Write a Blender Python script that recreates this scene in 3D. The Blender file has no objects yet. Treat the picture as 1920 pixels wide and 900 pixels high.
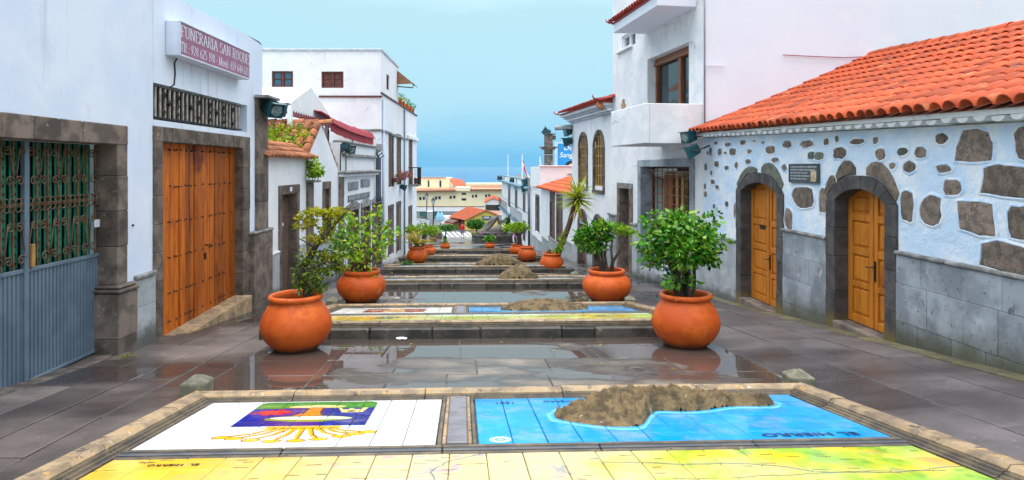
import bpy, bmesh, math, random
import numpy as np
from math import sin, cos, pi, sqrt, atan, radians
from mathutils import Vector, Matrix, Euler
rnd = random.Random(7)
C = bpy.context.scene.collection
SC = bpy.context.scene

# ------------------------------------------------------------------ camera, sky, sun, exposure
F, CX, CY = 1200.0, 915.0, 314.0            # focal length and principal point in photo pixels (1920 x 900)
cam = bpy.data.cameras.new('camera')
cam.sensor_fit = 'HORIZONTAL'; cam.sensor_width = 36.0
cam.lens = F/1920*36.0
cam.shift_x = (960-CX)/1920.0
cam.shift_y = (CY-450)/1920.0
cam.clip_start = 0.05; cam.clip_end = 200000
camo = bpy.data.objects.new('camera', cam); C.objects.link(camo)
camo.location = (0, 0, 0); camo.rotation_euler = (radians(90), 0, 0)
SC.camera = camo

SUN_EL, SUN_AZ = radians(75), radians(205)   # behind the camera, high, veiled by thin cloud
w = bpy.data.worlds.new('World'); SC.world = w; w.use_nodes = True
nt = w.node_tree; N = nt.nodes; L = nt.links
for n in list(N): N.remove(n)
out = N.new('ShaderNodeOutputWorld')
sky = N.new('ShaderNodeTexSky'); sky.sky_type = 'NISHITA'; sky.sun_disc = False
sky.sun_elevation = SUN_EL; sky.sun_rotation = SUN_AZ; sky.altitude = 460
sky.air_density = 1.0; sky.dust_density = 0.6; sky.ozone_density = 1.0
bg1 = N.new('ShaderNodeBackground'); bg1.inputs[1].default_value = 0.06
L.new(sky.outputs[0], bg1.inputs[0])
tc = N.new('ShaderNodeTexCoord'); sep = N.new('ShaderNodeSeparateXYZ')
L.new(tc.outputs['Generated'], sep.inputs[0])
ns = N.new('ShaderNodeTexNoise'); ns.inputs['Scale'].default_value = 2.2; ns.inputs['Detail'].default_value = 5
mp = N.new('ShaderNodeMapping'); mp.inputs['Scale'].default_value = (1, 1, 3)
L.new(tc.outputs['Generated'], mp.inputs[0]); L.new(mp.outputs[0], ns.inputs['Vector'])
m1 = N.new('ShaderNodeMath'); m1.operation = 'MULTIPLY_ADD'; m1.inputs[1].default_value = 0.16; m1.inputs[2].default_value = -0.08
L.new(ns.outputs['Fac'], m1.inputs[0])
m2 = N.new('ShaderNodeMath'); m2.operation = 'ADD'
L.new(sep.outputs['Z'], m2.inputs[0]); L.new(m1.outputs[0], m2.inputs[1])
ramp = N.new('ShaderNodeValToRGB'); L.new(m2.outputs[0], ramp.inputs[0])
cr = ramp.color_ramp
SKY = [(0.0, (.12, .41, .67)), (0.028, (.21, .49, .69)), (0.08, (.325, .575, .705)), (0.15, (.375, .615, .71)), (0.25, (.40, .635, .71)), (0.48, (1.1, 1.27, 1.36)), (0.72, (2.1, 2.15, 2.2)), (1.0, (2.3, 2.3, 2.35))]
cr.elements[0].position = 0; cr.elements[0].color = SKY[0][1]+(1,)
cr.elements[1].position = 1; cr.elements[1].color = SKY[-1][1]+(1,)
for p, c in SKY[1:-1]:
    e = cr.elements.new(p); e.color = c+(1,)
bg2 = N.new('ShaderNodeBackground'); bg2.inputs[1].default_value = 1.0     # thin bright overcast over the clear sky
L.new(ramp.outputs[0], bg2.inputs[0])
ad = N.new('ShaderNodeMixShader'); ad.inputs[0].default_value = .9; L.new(bg1.outputs[0], ad.inputs[1]); L.new(bg2.outputs[0], ad.inputs[2])
L.new(ad.outputs[0], out.inputs[0])

sl = bpy.data.lights.new('sun', 'SUN'); sl.energy = 1.0; sl.angle = radians(11); sl.color = (1, .96, .9)
so = bpy.data.objects.new('sun', sl); C.objects.link(so)
# Nishita: rotation 0 = +Y, turning towards +X
sd = Vector((sin(SUN_AZ)*cos(SUN_EL), cos(SUN_AZ)*cos(SUN_EL), sin(SUN_EL)))
so.rotation_euler = (-sd).to_track_quat('-Z', 'Y').to_euler()
so.location = (0, -10, 30)
SC.view_settings.view_transform = 'Standard'; SC.view_settings.look = 'None'
SC.view_settings.exposure = 0.52; SC.view_settings.gamma = 1
SC.cycles.max_bounces = 6; SC.cycles.diffuse_bounces = 3; SC.cycles.glossy_bounces = 3
SC.cycles.transmission_bounces = 4; SC.cycles.volume_bounces = 0
SC.cycles.use_denoising = True

# ------------------------------------------------------------------ helpers: objects
def tag(o, label=None, cat=None, group=None, kind=None):
    if label: o['label'] = label
    if cat: o['category'] = cat
    if group: o['group'] = group
    if kind: o['kind'] = kind
    return o
def thing(name, label, cat, loc=(0, 0, 0), group=None, rot=None, kind=None):
    o = bpy.data.objects.new(name, None); C.objects.link(o)
    o.location = loc; o.empty_display_size = 0.2
    if rot: o.rotation_euler = rot
    return tag(o, label, cat, group, kind)
def wloc(o):
    v = Vector((0, 0, 0))
    while o is not None:
        v += o.location; o = o.parent
    return v
def mkobj(name, me, parent=None, loc=None, rot=None, kind=None):
    o = bpy.data.objects.new(name, me); C.objects.link(o)
    if parent: o.parent = parent
    if loc is not None: o.location = loc
    if rot is not None: o.rotation_euler = rot
    if kind: o['kind'] = kind
    return o
def copy_tree(o, parent=None):
    c = o.copy(); C.objects.link(c)
    if parent: c.parent = parent
    for ch in list(o.children): copy_tree(ch, c)
    return c

# ------------------------------------------------------------------ helpers: meshes
def rot_about(axis, ang): return Matrix.Rotation(ang, 3, axis)
class MB:
    def __init__(s): s.v = []; s.f = []
    def add(s, vs, fs):
        b = len(s.v); s.v += [tuple(p) for p in vs]; s.f += [tuple(i+b for i in f) for f in fs]; return s
    def quad(s, a, b, c, d): return s.add([a, b, c, d], [(0, 1, 2, 3)])
    def hexa(s, p):   # 8 points: bottom 4, top 4
        return s.add(p, [(3, 2, 1, 0), (4, 5, 6, 7), (0, 1, 5, 4), (1, 2, 6, 5), (2, 3, 7, 6), (3, 0, 4, 7)])
    def box(s, x0, x1, y0, y1, z0, z1):
        return s.hexa([(x0, y0, z0), (x1, y0, z0), (x1, y1, z0), (x0, y1, z0), (x0, y0, z1), (x1, y0, z1), (x1, y1, z1), (x0, y1, z1)])
    def cbox(s, x0, x1, y0, y1, z0, z1, c=.01, fn=None):
        c = min(c, (x1-x0)*.45, (y1-y0)*.45, (z1-z0)*.45)
        X = (x0, x1); Y = (y0, y1); Z = (z0, z1); vs = []; idx = {}
        for i in (0, 1):
            for j in (0, 1):
                for k in (0, 1):
                    sx, sy, sz = (1, -1)[i]*c, (1, -1)[j]*c, (1, -1)[k]*c
                    for a, p in (('x', (X[i], Y[j]+sy, Z[k]+sz)), ('y', (X[i]+sx, Y[j], Z[k]+sz)), ('z', (X[i]+sx, Y[j]+sy, Z[k]))):
                        idx[(i, j, k, a)] = len(vs); vs.append(p)
        I = lambda *t: idx[t]; fs = []
        for i in (0, 1): fs.append([I(i, 0, 0, 'x'), I(i, 1, 0, 'x'), I(i, 1, 1, 'x'), I(i, 0, 1, 'x')])
        for j in (0, 1): fs.append([I(0, j, 0, 'y'), I(1, j, 0, 'y'), I(1, j, 1, 'y'), I(0, j, 1, 'y')])
        for k in (0, 1): fs.append([I(0, 0, k, 'z'), I(1, 0, k, 'z'), I(1, 1, k, 'z'), I(0, 1, k, 'z')])
        for i in (0, 1):
            for j in (0, 1): fs.append([I(i, j, 0, 'x'), I(i, j, 1, 'x'), I(i, j, 1, 'y'), I(i, j, 0, 'y')])
            for k in (0, 1): fs.append([I(i, 0, k, 'x'), I(i, 1, k, 'x'), I(i, 1, k, 'z'), I(i, 0, k, 'z')])
        for j in (0, 1):
            for k in (0, 1): fs.append([I(0, j, k, 'y'), I(1, j, k, 'y'), I(1, j, k, 'z'), I(0, j, k, 'z')])
        for i in (0, 1):
            for j in (0, 1):
                for k in (0, 1): fs.append([I(i, j, k, 'x'), I(i, j, k, 'y'), I(i, j, k, 'z')])
        cx, cy, cz = (x0+x1)/2, (y0+y1)/2, (z0+z1)/2
        for f in fs:   # outward
            a, b, d = (Vector(vs[q]) for q in f[:3]); m = sum((Vector(vs[q]) for q in f), Vector())/len(f)
            if (b-a).cross(d-a).dot(m-Vector((cx, cy, cz))) < 0: f.reverse()
        if fn: vs = [fn(*p) for p in vs]
        return s.add(vs, fs)
    def prism(s, poly, off):          # poly: 3D points, extruded by off
        n = len(poly); o = Vector(off); p = [Vector(q) for q in poly]
        return s.add(p+[q+o for q in p], [tuple(range(n-1, -1, -1)), tuple(range(n, 2*n))]+[(i, (i+1) % n, n+(i+1) % n, n+i) for i in range(n)])
    def tube(s, pts, r, n=6, caps=True):
        pts = [Vector(p) for p in pts]; m = len(pts)
        rs = r if isinstance(r, (list, tuple)) else [r]*m
        up = None; vs = []
        for i, p in enumerate(pts):
            t = (pts[min(i+1, m-1)]-pts[max(i-1, 0)])
            if t.length < 1e-9: t = Vector((0, 0, 1))
            t.normalize()
            if up is None:
                up = t.orthogonal().normalized()
            else:
                up = up-t*up.dot(t)
                up = up.normalized() if up.length > 1e-6 else t.orthogonal().normalized()
            b = t.cross(up)
            for k in range(n):
                a = 2*pi*k/n; vs.append(p+(up*cos(a)+b*sin(a))*rs[i])
        fs = []
        for i in range(m-1):
            for k in range(n):
                fs.append((i*n+k, i*n+(k+1) % n, (i+1)*n+(k+1) % n, (i+1)*n+k))
        if caps: fs += [tuple(range(n-1, -1, -1)), tuple(range((m-1)*n, m*n))]
        return s.add(vs, fs)
    def lathe(s, prof, n=32, c=(0, 0, 0), closed=False):
        vs = []; fs = []; m = len(prof)
        for r, z in prof:
            for k in range(n):
                a = 2*pi*k/n; vs.append((c[0]+r*cos(a), c[1]+r*sin(a), c[2]+z))
        for i in range(m-1):
            for k in range(n):
                fs.append((i*n+k, i*n+(k+1) % n, (i+1)*n+(k+1) % n, (i+1)*n+k))
        if closed: fs += [tuple(range(n-1, -1, -1)), tuple(range((m-1)*n, m*n))]
        return s.add(vs, fs)
    def mesh(s, name, mat=None, smooth=False, off=None):
        me = bpy.data.meshes.new(name)
        vs = s.v
        if off is not None: vs = [(p[0]-off[0], p[1]-off[1], p[2]-off[2]) for p in vs]
        me.from_pydata(vs, [], s.f)
        if mat: me.materials.append(mat)
        if smooth: me.polygons.foreach_set('use_smooth', [True]*len(me.polygons))
        me.update(); return me
    def build(s, name, mat, parent=None, smooth=False, kind=None, local=False):
        """vertices in world space (local=True: in the parent's space)"""
        off = None if (local or parent is None) else wloc(parent)
        return mkobj(name, s.mesh(name, mat, smooth, off), parent, kind=kind)
def smooth_by_angle(o, deg=40):
    try: o.data.set_sharp_from_angle(angle=radians(deg))
    except Exception: pass
    return o

class Wall:
    """vertical plane in the world: origin O (x,y), direction T along the wall, outward normal N"""
    def __init__(s, O, T, side):
        T = Vector(T).normalized(); s.T = T; s.O = Vector(O)
        s.N = Vector((T.y, -T.x))*side
    def at(s, px, py, w=0):
        """photo pixel -> (u, z) where its sight line meets the plane offset by w"""
        k = (px-CX)/F; o = s.O+s.N*w
        t = o.dot(s.N)/(k*s.N.x+s.N.y)
        return ((Vector((k*t, t))-o).dot(s.T), (CY-py)/F*t)
    def u(s, px, w=0): return s.at(px, 0, w)[0]
    def p(s, u, w, z):
        q = s.O+s.T*u+s.N*w
        return (q.x, q.y, z)
    def fn(s): return lambda a, b, c: s.p(a, b, c)
    def box(s, mb, u0, u1, w0, w1, z0, z1, c=0):
        if c: return mb.cbox(u0, u1, w0, w1, z0, z1, c, s.fn())
        return mb.hexa([s.p(u0, w0, z0), s.p(u1, w0, z0), s.p(u1, w1, z0), s.p(u0, w1, z0), s.p(u0, w0, z1), s.p(u1, w0, z1), s.p(u1, w1, z1), s.p(u0, w1, z1)])
    def Y(s, u): return (s.O+s.T*u).y
def lwall(x0, m): return Wall((x0, 0), (m, 1), 1)     # street on its +X side
def rwall(x0, m): return Wall((x0, 0), (m, 1), -1)
def fwall(Y0): return Wall((0, Y0), (1, 0), 1)        # faces the camera (-Y)
def cf(z): return z if callable(z) else (lambda u: z)

def facade(mb, W, u0, u1, zb, zt, openings=(), w=0.0, depth=.25, n_arch=12, sill=True):
    """wall sheet with openings; each opening dict(u0,u1,z0,z1,rise)"""
    zb, zt = cf(zb), cf(zt); cuts = {u0, u1}
    for o in openings:
        cuts |= {o['u0'], o['u1']}
        if o.get('rise'):
            for i in range(1, n_arch): cuts.add(o['u0']+(o['u1']-o['u0'])*i/n_arch)
    cuts = sorted(c for c in cuts if u0-1e-6 <= c <= u1+1e-6)
    def top(o, u):
        if not o.get('rise'): return cf(o['z1'])(u)
        c = (o['u0']+o['u1'])/2; h = abs(o['u1']-o['u0'])/2
        t = min(1, max(-1, (u-c)/h)); return o['z1']-o['rise']+o['rise']*arch(t, h, o['rise'])
    for a, b in zip(cuts, cuts[1:]):
        m = (a+b)/2
        ops = sorted((o for o in openings if o['u0'] < m < o['u1']), key=lambda o: cf(o['z0'])(m))
        la, lb = zb(a), zb(b)
        for o in ops:
            za, zbb = cf(o['z0'])(a), cf(o['z0'])(b); ta, tb = top(o, a), top(o, b); d = o.get('depth', depth)
            if za > la+1e-4 or zbb > lb+1e-4: mb.quad(W.p(a, w, la), W.p(b, w, lb), W.p(b, w, zbb), W.p(a, w, za))
            mb.quad(W.p(a, w, ta), W.p(b, w, tb), W.p(b, w-d, tb), W.p(a, w-d, ta))
            if sill: mb.quad(W.p(a, w, za), W.p(b, w, zbb), W.p(b, w-d, zbb), W.p(a, w-d, za))
            la, lb = ta, tb
        mb.quad(W.p(a, w, la), W.p(b, w, lb), W.p(b, w, zt(b)), W.p(a, w, zt(a)))
    for o in openings:
        d = o.get('depth', depth)
        for u in (o['u0'], o['u1']):
            z0, z1 = cf(o['z0'])(u), top(o, u)
            mb.quad(W.p(u, w, z0), W.p(u, w-d, z0), W.p(u, w-d, z1), W.p(u, w, z1))
    return mb
def arch(t, h, rise):
    """height fraction of a segmental (or round) arch at t in -1..1"""
    if rise >= h*.98: return sqrt(max(0, 1-t*t))
    R = (h*h+rise*rise)/(2*rise)
    return (sqrt(max(0, R*R-(t*h)**2))-(R-rise))/rise

def blob_poly(cx, cy, rx, ry, n, rg, sq=2.6, jit=.12):
    """irregular rounded-square outline"""
    out = []
    for i in range(n):
        a = 2*pi*(i+rg.uniform(-.25, .25))/n
        ca, sa = cos(a), sin(a)
        r = 1/((abs(ca)**sq+abs(sa)**sq)**(1/sq))*(1+rg.uniform(-jit, jit))
        out.append((cx+rx*r*ca, cy+ry*r*sa))
    return out
def stone_piece(W, poly, w0, w1, mb=None, rg=rnd, bev=.02):
    """a stone let into a wall: outline in (u,z), domed face"""
    mb = mb or MB(); n = len(poly); cu = sum(p[0] for p in poly)/n; cz = sum(p[1] for p in poly)/n
    ring = lambda s, w, j=0: [W.p(cu+(p[0]-cu)*s, w+rg.uniform(-j, j), cz+(p[1]-cz)*s) for p in poly]
    vs = ring(1.0, w0)+ring(.985, w1-.012)+ring(.82, w1, .006)+[W.p(cu, w1+.004, cz)]
    fs = []
    for r in (0, 1):
        for i in range(n): fs.append((r*n+i, r*n+(i+1) % n, (r+1)*n+(i+1) % n, (r+1)*n+i))
    for i in range(n): fs.append((2*n+i, 2*n+(i+1) % n, 3*n))
    return mb.add(vs, fs)

def gL(Y): return -1.747-.0858*Y
def gR(Y): return (-1.42-.1095*Y) if Y < 13.797 else gL(Y)
def ground(x, Y):
    if Y > 76: return gL(76)-.012*(Y-76)
    t = min(1, max(0, (x-3.2)/2.0)); return gL(Y)*(1-t)+gR(Y)*t
MEDX = lambda Y: .43-.04*Y     # centre line of the stepped median

# ------------------------------------------------------------------ helpers: materials
class NT:
    def __init__(s, name):
        s.m = bpy.data.materials.new(name); s.m.use_nodes = True; s.t = s.m.node_tree
        s.b = s.t.nodes['Principled BSDF']; s.geo = s.n('ShaderNodeNewGeometry')
    def n(s, typ, **kw):
        o = s.t.nodes.new(typ)
        for k, v in kw.items(): setattr(o, k, v)
        return o
    def l(s, a, b): s.t.links.new(a, b)
    def val(s, sock, x):
        if isinstance(x, (int, float)): sock.default_value = x
        elif isinstance(x, tuple): sock.default_value = x if len(x) == 4 or sock.type == 'VECTOR' else x+(1,)
        else: s.l(x, sock)
    def pos(s, scale=(1, 1, 1)):
        if scale == (1, 1, 1): return s.geo.outputs['Position']
        m = s.n('ShaderNodeVectorMath', operation='MULTIPLY'); s.l(s.geo.outputs['Position'], m.inputs[0]); m.inputs[1].default_value = scale
        return m.outputs[0]
    def noise(s, scale, detail=4, rough=.55, vec=None, dist=0):
        o = s.n('ShaderNodeTexNoise'); o.inputs['Scale'].default_value = scale; o.inputs['Detail'].default_value = detail
        o.inputs['Roughness'].default_value = rough; o.inputs['Distortion'].default_value = dist
        s.l(vec if vec is not None else s.pos(), o.inputs['Vector']); return o.outputs['Fac']
    def ramp(s, x, a, b, ya=0, yb=1):
        o = s.n('ShaderNodeMapRange'); o.interpolation_type = 'SMOOTHSTEP'
        for i, q in zip((1, 2, 3, 4), (a, b, ya, yb)): o.inputs[i].default_value = q
        s.l(x, o.inputs[0]); return o.outputs[0]
    def math(s, op, a, b=0.0):
        o = s.n('ShaderNodeMath', operation=op); s.val(o.inputs[0], a); s.val(o.inputs[1], b); return o.outputs[0]
    def mix(s, f, a, b, mode='MIX'):
        o = s.n('ShaderNodeMix', data_type='RGBA', blend_type=mode)
        s.val(o.inputs[0], f); s.val(o.inputs[6], a); s.val(o.inputs[7], b); return o.outputs[2]
    def bump(s, h, strength=.3, dist=.02):
        o = s.n('ShaderNodeBump'); o.inputs['Strength'].default_value = strength; o.inputs['Distance'].default_value = dist
        s.l(h, o.inputs['Height']); s.l(o.outputs[0], s.b.inputs['Normal']); return o
    def vary(s, col, amt):
        oi = s.n('ShaderNodeObjectInfo'); h = s.n('ShaderNodeHueSaturation')
        s.l(s.ramp_lin(oi.outputs['Random'], 1-amt, 1+amt), h.inputs['Value']); s.l(col, h.inputs['Color'])
        return h.outputs[0]
    def ramp_lin(s, x, a, b):
        o = s.n('ShaderNodeMapRange'); o.inputs[3].default_value = a; o.inputs[4].default_value = b; s.l(x, o.inputs[0]); return o.outputs[0]

def mat(name, c1, c2=None, scale=3.0, rough=.8, bump=.0, bscale=60, metal=0, vary=0, spots=None, streak=None, lo=.4, hi=.6, bdist=.02, spec=.5, coat=0, vec=(1, 1, 1), extra=None):
    t = NT(name); col = c1+(1,)
    if c2 is not None:
        col = t.mix(t.ramp(t.noise(scale, 6, .6, t.pos(vec)), lo, hi), c1, c2)
    for sp in (spots or []):      # (scale, threshold, width, colour)
        col = t.mix(t.ramp(t.noise(sp[0], 5, .65), sp[1], sp[1]+sp[2]), col, sp[3])
    if streak:                    # run-off marks: (scale, threshold, colour)
        col = t.mix(t.ramp(t.noise(streak[0], 4, .6, t.pos((1, 1, .10))), streak[1], streak[1]+.15), col, streak[2])
    if extra: col = extra(t, col)
    if vary:
        if isinstance(col, tuple): col = t.mix(0.0, col, col)
        col = t.vary(col, vary)
    t.val(t.b.inputs['Base Color'], col)
    t.b.inputs['Roughness'].default_value = rough; t.b.inputs['Metallic'].default_value = metal
    t.b.inputs['Specular IOR Level'].default_value = spec
    if coat: t.b.inputs['Coat Weight'].default_value = coat; t.b.inputs['Coat Roughness'].default_value = .08
    if bump: t.bump(t.noise(bscale, 6, .65), bump, bdist)
    return t.m
# ------------------------------------------------------------------ materials
def ground_damp(c, top=.35, zoff=0.0):
    """moss and damp at the foot of a wall: real grime that follows the falling street"""
    def f(t, col):
        s = t.n('ShaderNodeSeparateXYZ'); t.l(t.geo.outputs['Position'], s.inputs[0])
        h = t.math('ADD', t.math('MULTIPLY', s.outputs['Y'], .0975), s.outputs['Z'])   # z above street line (approx.)
        h = t.math('ADD', h, 1.56+zoff)
        edge = t.math('ADD', h, t.math('MULTIPLY', t.noise(3.0, 5, .7), -.55))
        return t.mix(t.ramp(edge, -.25, -.25+top, .85, 0), col, c)
    return f
def cracks(c, scale=.55, w=.004, th=.52):
    def f(t, col):
        v = t.n('ShaderNodeTexVoronoi', feature='DISTANCE_TO_EDGE'); v.inputs['Scale'].default_value = scale
        wv = t.n('ShaderNodeVectorMath', operation='ADD'); nn = t.n('ShaderNodeTexNoise'); nn.inputs['Scale'].default_value = 2.2; nn.inputs['Detail'].default_value = 5
        t.l(t.pos(), nn.inputs['Vector']); sc = t.n('ShaderNodeVectorMath', operation='SCALE'); sc.inputs['Scale'].default_value = .55; t.l(nn.outputs['Color'], sc.inputs[0]); t.l(t.pos(), wv.inputs[0]); t.l(sc.outputs[0], wv.inputs[1]); t.l(wv.outputs[0], v.inputs['Vector'])
        m = t.math('MULTIPLY', t.ramp(v.outputs['Distance'], 0, w*2.2, 1, 0), t.ramp(t.noise(.5, 3), th, th+.1, 0, .75)); return t.mix(m, col, c)
    return f
m_white = mat('whitewash', (.80, .815, .85), (.74, .76, .81), scale=1.2, rough=.85, bump=.25, bscale=14, bdist=.03,
              spots=[(5.0, .64, .10, (.60, .61, .63)), (11, .70, .04, (.45, .43, .42))], streak=(5.0, .60, (.60, .61, .64)), extra=cracks((.30, .30, .31)))
m_leftwall = mat('blue_whitewash', (.70, .77, .89), (.63, .71, .86), scale=.7, rough=.8, bump=.18, bscale=9, bdist=.03,
              streak=(5.0, .58, (.56, .62, .73)), spots=[(9.0, .72, .06, (.42, .45, .5)), (1.1, .60, .12, (.68, .74, .84))], extra=cracks((.40, .43, .5), .4, .003, .56))
m_bluewall = mat('pale_blue_limewash', (.56, .72, .92), (.80, .84, .91), scale=1.6, rough=.85, bump=.6, bscale=7, bdist=.05,
              lo=.38, hi=.66, spots=[(3.0, .63, .1, (.80, .83, .88)), (7.0, .70, .06, (.38, .5, .66))])
m_lilacwall = mat('lilac_white_render', (.74, .78, .885), (.72, .75, .86), scale=.5, rough=.85, bump=.12, bscale=10, bdist=.02,
              streak=(3.0, .66, (.72, .58, .62)), spots=[(1.4, .60, .15, (.80, .79, .85)), (7, .68, .05, (.62, .62, .68))])
m_towerwall = mat('weathered_white_render', (.80, .80, .83), (.68, .70, .75), scale=1.6, rough=.85, bump=.2, bscale=12, bdist=.02,
              spots=[(4.0, .60, .12, (.58, .61, .68)), (12, .70, .04, (.45, .45, .46))], streak=(5.0, .62, (.56, .57, .62)), extra=cracks((.36, .36, .38), .5, .004, .48))
m_stone = mat('brown_trachyte', (.175, .135, .112), (.085, .067, .057), scale=3.5, rough=.9, bump=.5, bscale=60, bdist=.015, vary=.28,
              spots=[(16, .64, .05, (.30, .27, .23)), (28, .66, .04, (.05, .042, .04)), (5, .68, .1, (.34, .31, .27))])
m_stonedk = mat('dark_basalt', (.052, .048, .052), (.085, .078, .078), scale=5, rough=.85, bump=.4, bscale=50, bdist=.012, vary=.2,
              spots=[(38, .70, .04, (.25, .24, .23))], extra=ground_damp((.17, .13, .035), .3))
m_rubble = mat('rubble_stone', (.27, .205, .165), (.15, .12, .105), scale=9, rough=.95, bump=.9, bscale=45, bdist=.03, vary=.3,
              spots=[(24, .58, .08, (.07, .055, .05)), (12, .64, .06, (.38, .29, .21)), (50, .66, .04, (.42, .36, .30))])
m_rubgreen = mat('grey_green_stone', (.17, .18, .14), (.11, .115, .11), scale=9, rough=.95, bump=.9, bscale=45, bdist=.03, vary=.2,
              spots=[(20, .62, .08, (.08, .08, .075))])
m_slab = mat('blue_grey_slab', (.32, .36, .41), (.20, .23, .265), scale=1.8, rough=.75, bump=.15, bscale=60, bdist=.006, vary=.16,
              spots=[(13, .635, .03, (.10, .105, .125)), (4.5, .655, .02, (.12, .125, .15)), (45, .70, .03, (.5, .5, .5)), (2.5, .6, .1, (.40, .43, .47))], extra=ground_damp((.060, .058, .022), .5, -.03))
m_slab2 = mat('pale_grey_slab', (.40, .43, .46), (.31, .34, .37), scale=2.2, rough=.75, bump=.2, bscale=50, bdist=.008, vary=.12,
              spots=[(6, .68, .04, (.17, .18, .20))], streak=(5.0, .64, (.20, .20, .20)), extra=ground_damp((.06, .06, .05), .3))
m_cap = mat('grey_coping', (.30, .30, .30), (.16, .155, .15), scale=5, rough=.85, bump=.3, bscale=50, vary=.2)
m_kerb = mat('tan_kerb_stone', (.37, .26, .15), (.20, .145, .095), scale=4.5, rough=.62, bump=.5, bscale=55, bdist=.012, vary=.22,
              spots=[(11, .58, .08, (.48, .26, .06)), (6, .58, .07, (.09, .07, .055)), (22, .62, .05, (.52, .46, .36)), (30, .66, .05, (.05, .045, .04))])
m_kerbdk = mat('dark_kerb_moulding', (.075, .062, .05), (.15, .115, .075), scale=5, rough=.5, bump=.4, bscale=50, vary=.2,
              spots=[(14, .64, .06, (.30, .21, .09)), (20, .62, .05, (.028, .026, .024))])
m_step = mat('wet_step_stone', (.075, .066, .056), (.030, .028, .025), scale=3.0, rough=.5, bump=.5, bscale=40, vary=.3,
              spots=[(9, .60, .08, (.20, .175, .135)), (6, .64, .08, (.022, .022, .014))])
m_post = mat('mossy_post_stone', (.21, .20, .15), (.13, .13, .09), scale=12, rough=.9, bump=.5, bscale=70, vary=.15)
m_lava = mat('island_rock', (.19, .130, .062), (.080, .056, .028), scale=7, rough=.95, bump=.8, bscale=22, bdist=.03,
              spots=[(26, .60, .08, (.09, .075, .05)), (18, .715, .03, (.55, .33, .03)), (9, .63, .1, (.38, .33, .24))])
def pave(name, dry, wet, scale, thr, seed=0, soft=.10, dryrough=.55, jointy=0):
    t = NT(name)
    off = t.n('ShaderNodeVectorMath', operation='ADD'); t.l(t.pos((.55, 1.0, 0)), off.inputs[0]); off.inputs[1].default_value = (seed, seed*.7, seed*1.3)
    nz = t.noise(scale, 4, .55, off.outputs[0])
    wm = t.ramp(nz, thr, thr+soft)
    pud = t.ramp(nz, thr+soft*.8, thr+soft*1.05)
    fine = t.noise(18, 6, .7)
    c = t.mix(t.ramp(t.noise(2.0, 5, .6), .35, .65), dry, tuple(x*.68 for x in dry))
    c = t.mix(t.ramp(fine, .60, .72), c, tuple(min(1, x*1.9) for x in dry))
    c = t.mix(t.ramp(t.noise(5.5, 5, .7), .56, .66, 0, .55), c, tuple(x*.5 for x in dry)); c = t.vary(c, .42)
    c = t.mix(wm, c, wet)
    t.l(c, t.b.inputs['Base Color'])
    r = t.math('ADD', t.math('MULTIPLY', wm, -(dryrough-.16)), dryrough)
    r = t.math('ADD', r, t.math('MULTIPLY', pud, -.145))
    t.l(r, t.b.inputs['Roughness'])
    b = t.n('ShaderNodeBump'); b.inputs['Distance'].default_value = .012; vm = t.n('ShaderNodeMix', data_type='VECTOR'); vm.inputs[5].default_value = (0, 0, 1)
    t.l(t.math('ADD', t.math('MULTIPLY', pud, -.5), .5), b.inputs['Strength']); t.l(t.noise(26, 5, .7), b.inputs['Height']); t.l(b.outputs[0], vm.inputs[4]); t.l(pud, vm.inputs[0]); t.l(vm.outputs[1], t.b.inputs['Normal'])   # standing water lies level
    t.l(t.math('ADD', t.math('MULTIPLY', pud, .33), 1.42), t.b.inputs['IOR'])
    return t.m
m_terrace = pave('wet_terrace_slab', (.20, .17, .145), (.065, .050, .044), .62, .335, 3.1)
m_lane = pave('wet_lane_slab', (.165, .138, .128), (.045, .034, .033), .5, .43, 8.3, soft=.20, dryrough=.5)
m_laneR = pave('grey_lane_slab', (.112, .097, .098), (.040, .033, .034), .45, .45, 1.3, soft=.25, dryrough=.55)
m_joint = mat('joint_mortar', (.16, .14, .12), (.06, .05, .045), scale=6, rough=.8)
def mk_far():
    t = NT('plaza_paving')
    br = t.n('ShaderNodeTexBrick'); br.inputs['Scale'].default_value = 1.0; br.inputs['Mortar Size'].default_value = .02
    br.inputs['Brick Width'].default_value = 1.2; br.inputs['Row Height'].default_value = .65
    br.inputs['Color1'].default_value = (.15, .14, .135, 1); br.inputs['Color2'].default_value = (.10, .094, .09, 1); br.inputs['Mortar'].default_value = (.05, .045, .04, 1)
    mpn = t.n('ShaderNodeMapping'); mpn.inputs['Rotation'].default_value = (0, 0, radians(92)); t.l(t.pos(), mpn.inputs[0]); t.l(mpn.outputs[0], br.inputs['Vector'])
    wm = t.ramp(t.noise(.35, 4, .55), .40, .56)
    c = t.mix(wm, br.outputs[0], (.06, .058, .058)); t.l(c, t.b.inputs['Base Color'])
    t.l(t.math('ADD', t.math('MULTIPLY', wm, -.42), .5), t.b.inputs['Roughness'])
    return t.m
m_plaza = mk_far()
def pot_dirt(t, col):      # splashed foot and pale lime bloom at the rim: object space, so every pot has it
    tcn = t.n('ShaderNodeTexCoord'); s = t.n('ShaderNodeSeparateXYZ'); t.l(tcn.outputs['Object'], s.inputs[0]); n = t.noise(5, 5, .7)
    h = t.math('ADD', s.outputs['Z'], t.math('MULTIPLY', n, -.22)); col = t.mix(t.ramp(h, -.08, .05, .9, 0), col, (.10, .045, .025))
    return t.mix(t.math('MULTIPLY', t.ramp(s.outputs['Z'], .60, .72), t.ramp(t.noise(9, 5, .7), .56, .66, 0, .55)), col, (.62, .34, .22))
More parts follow.
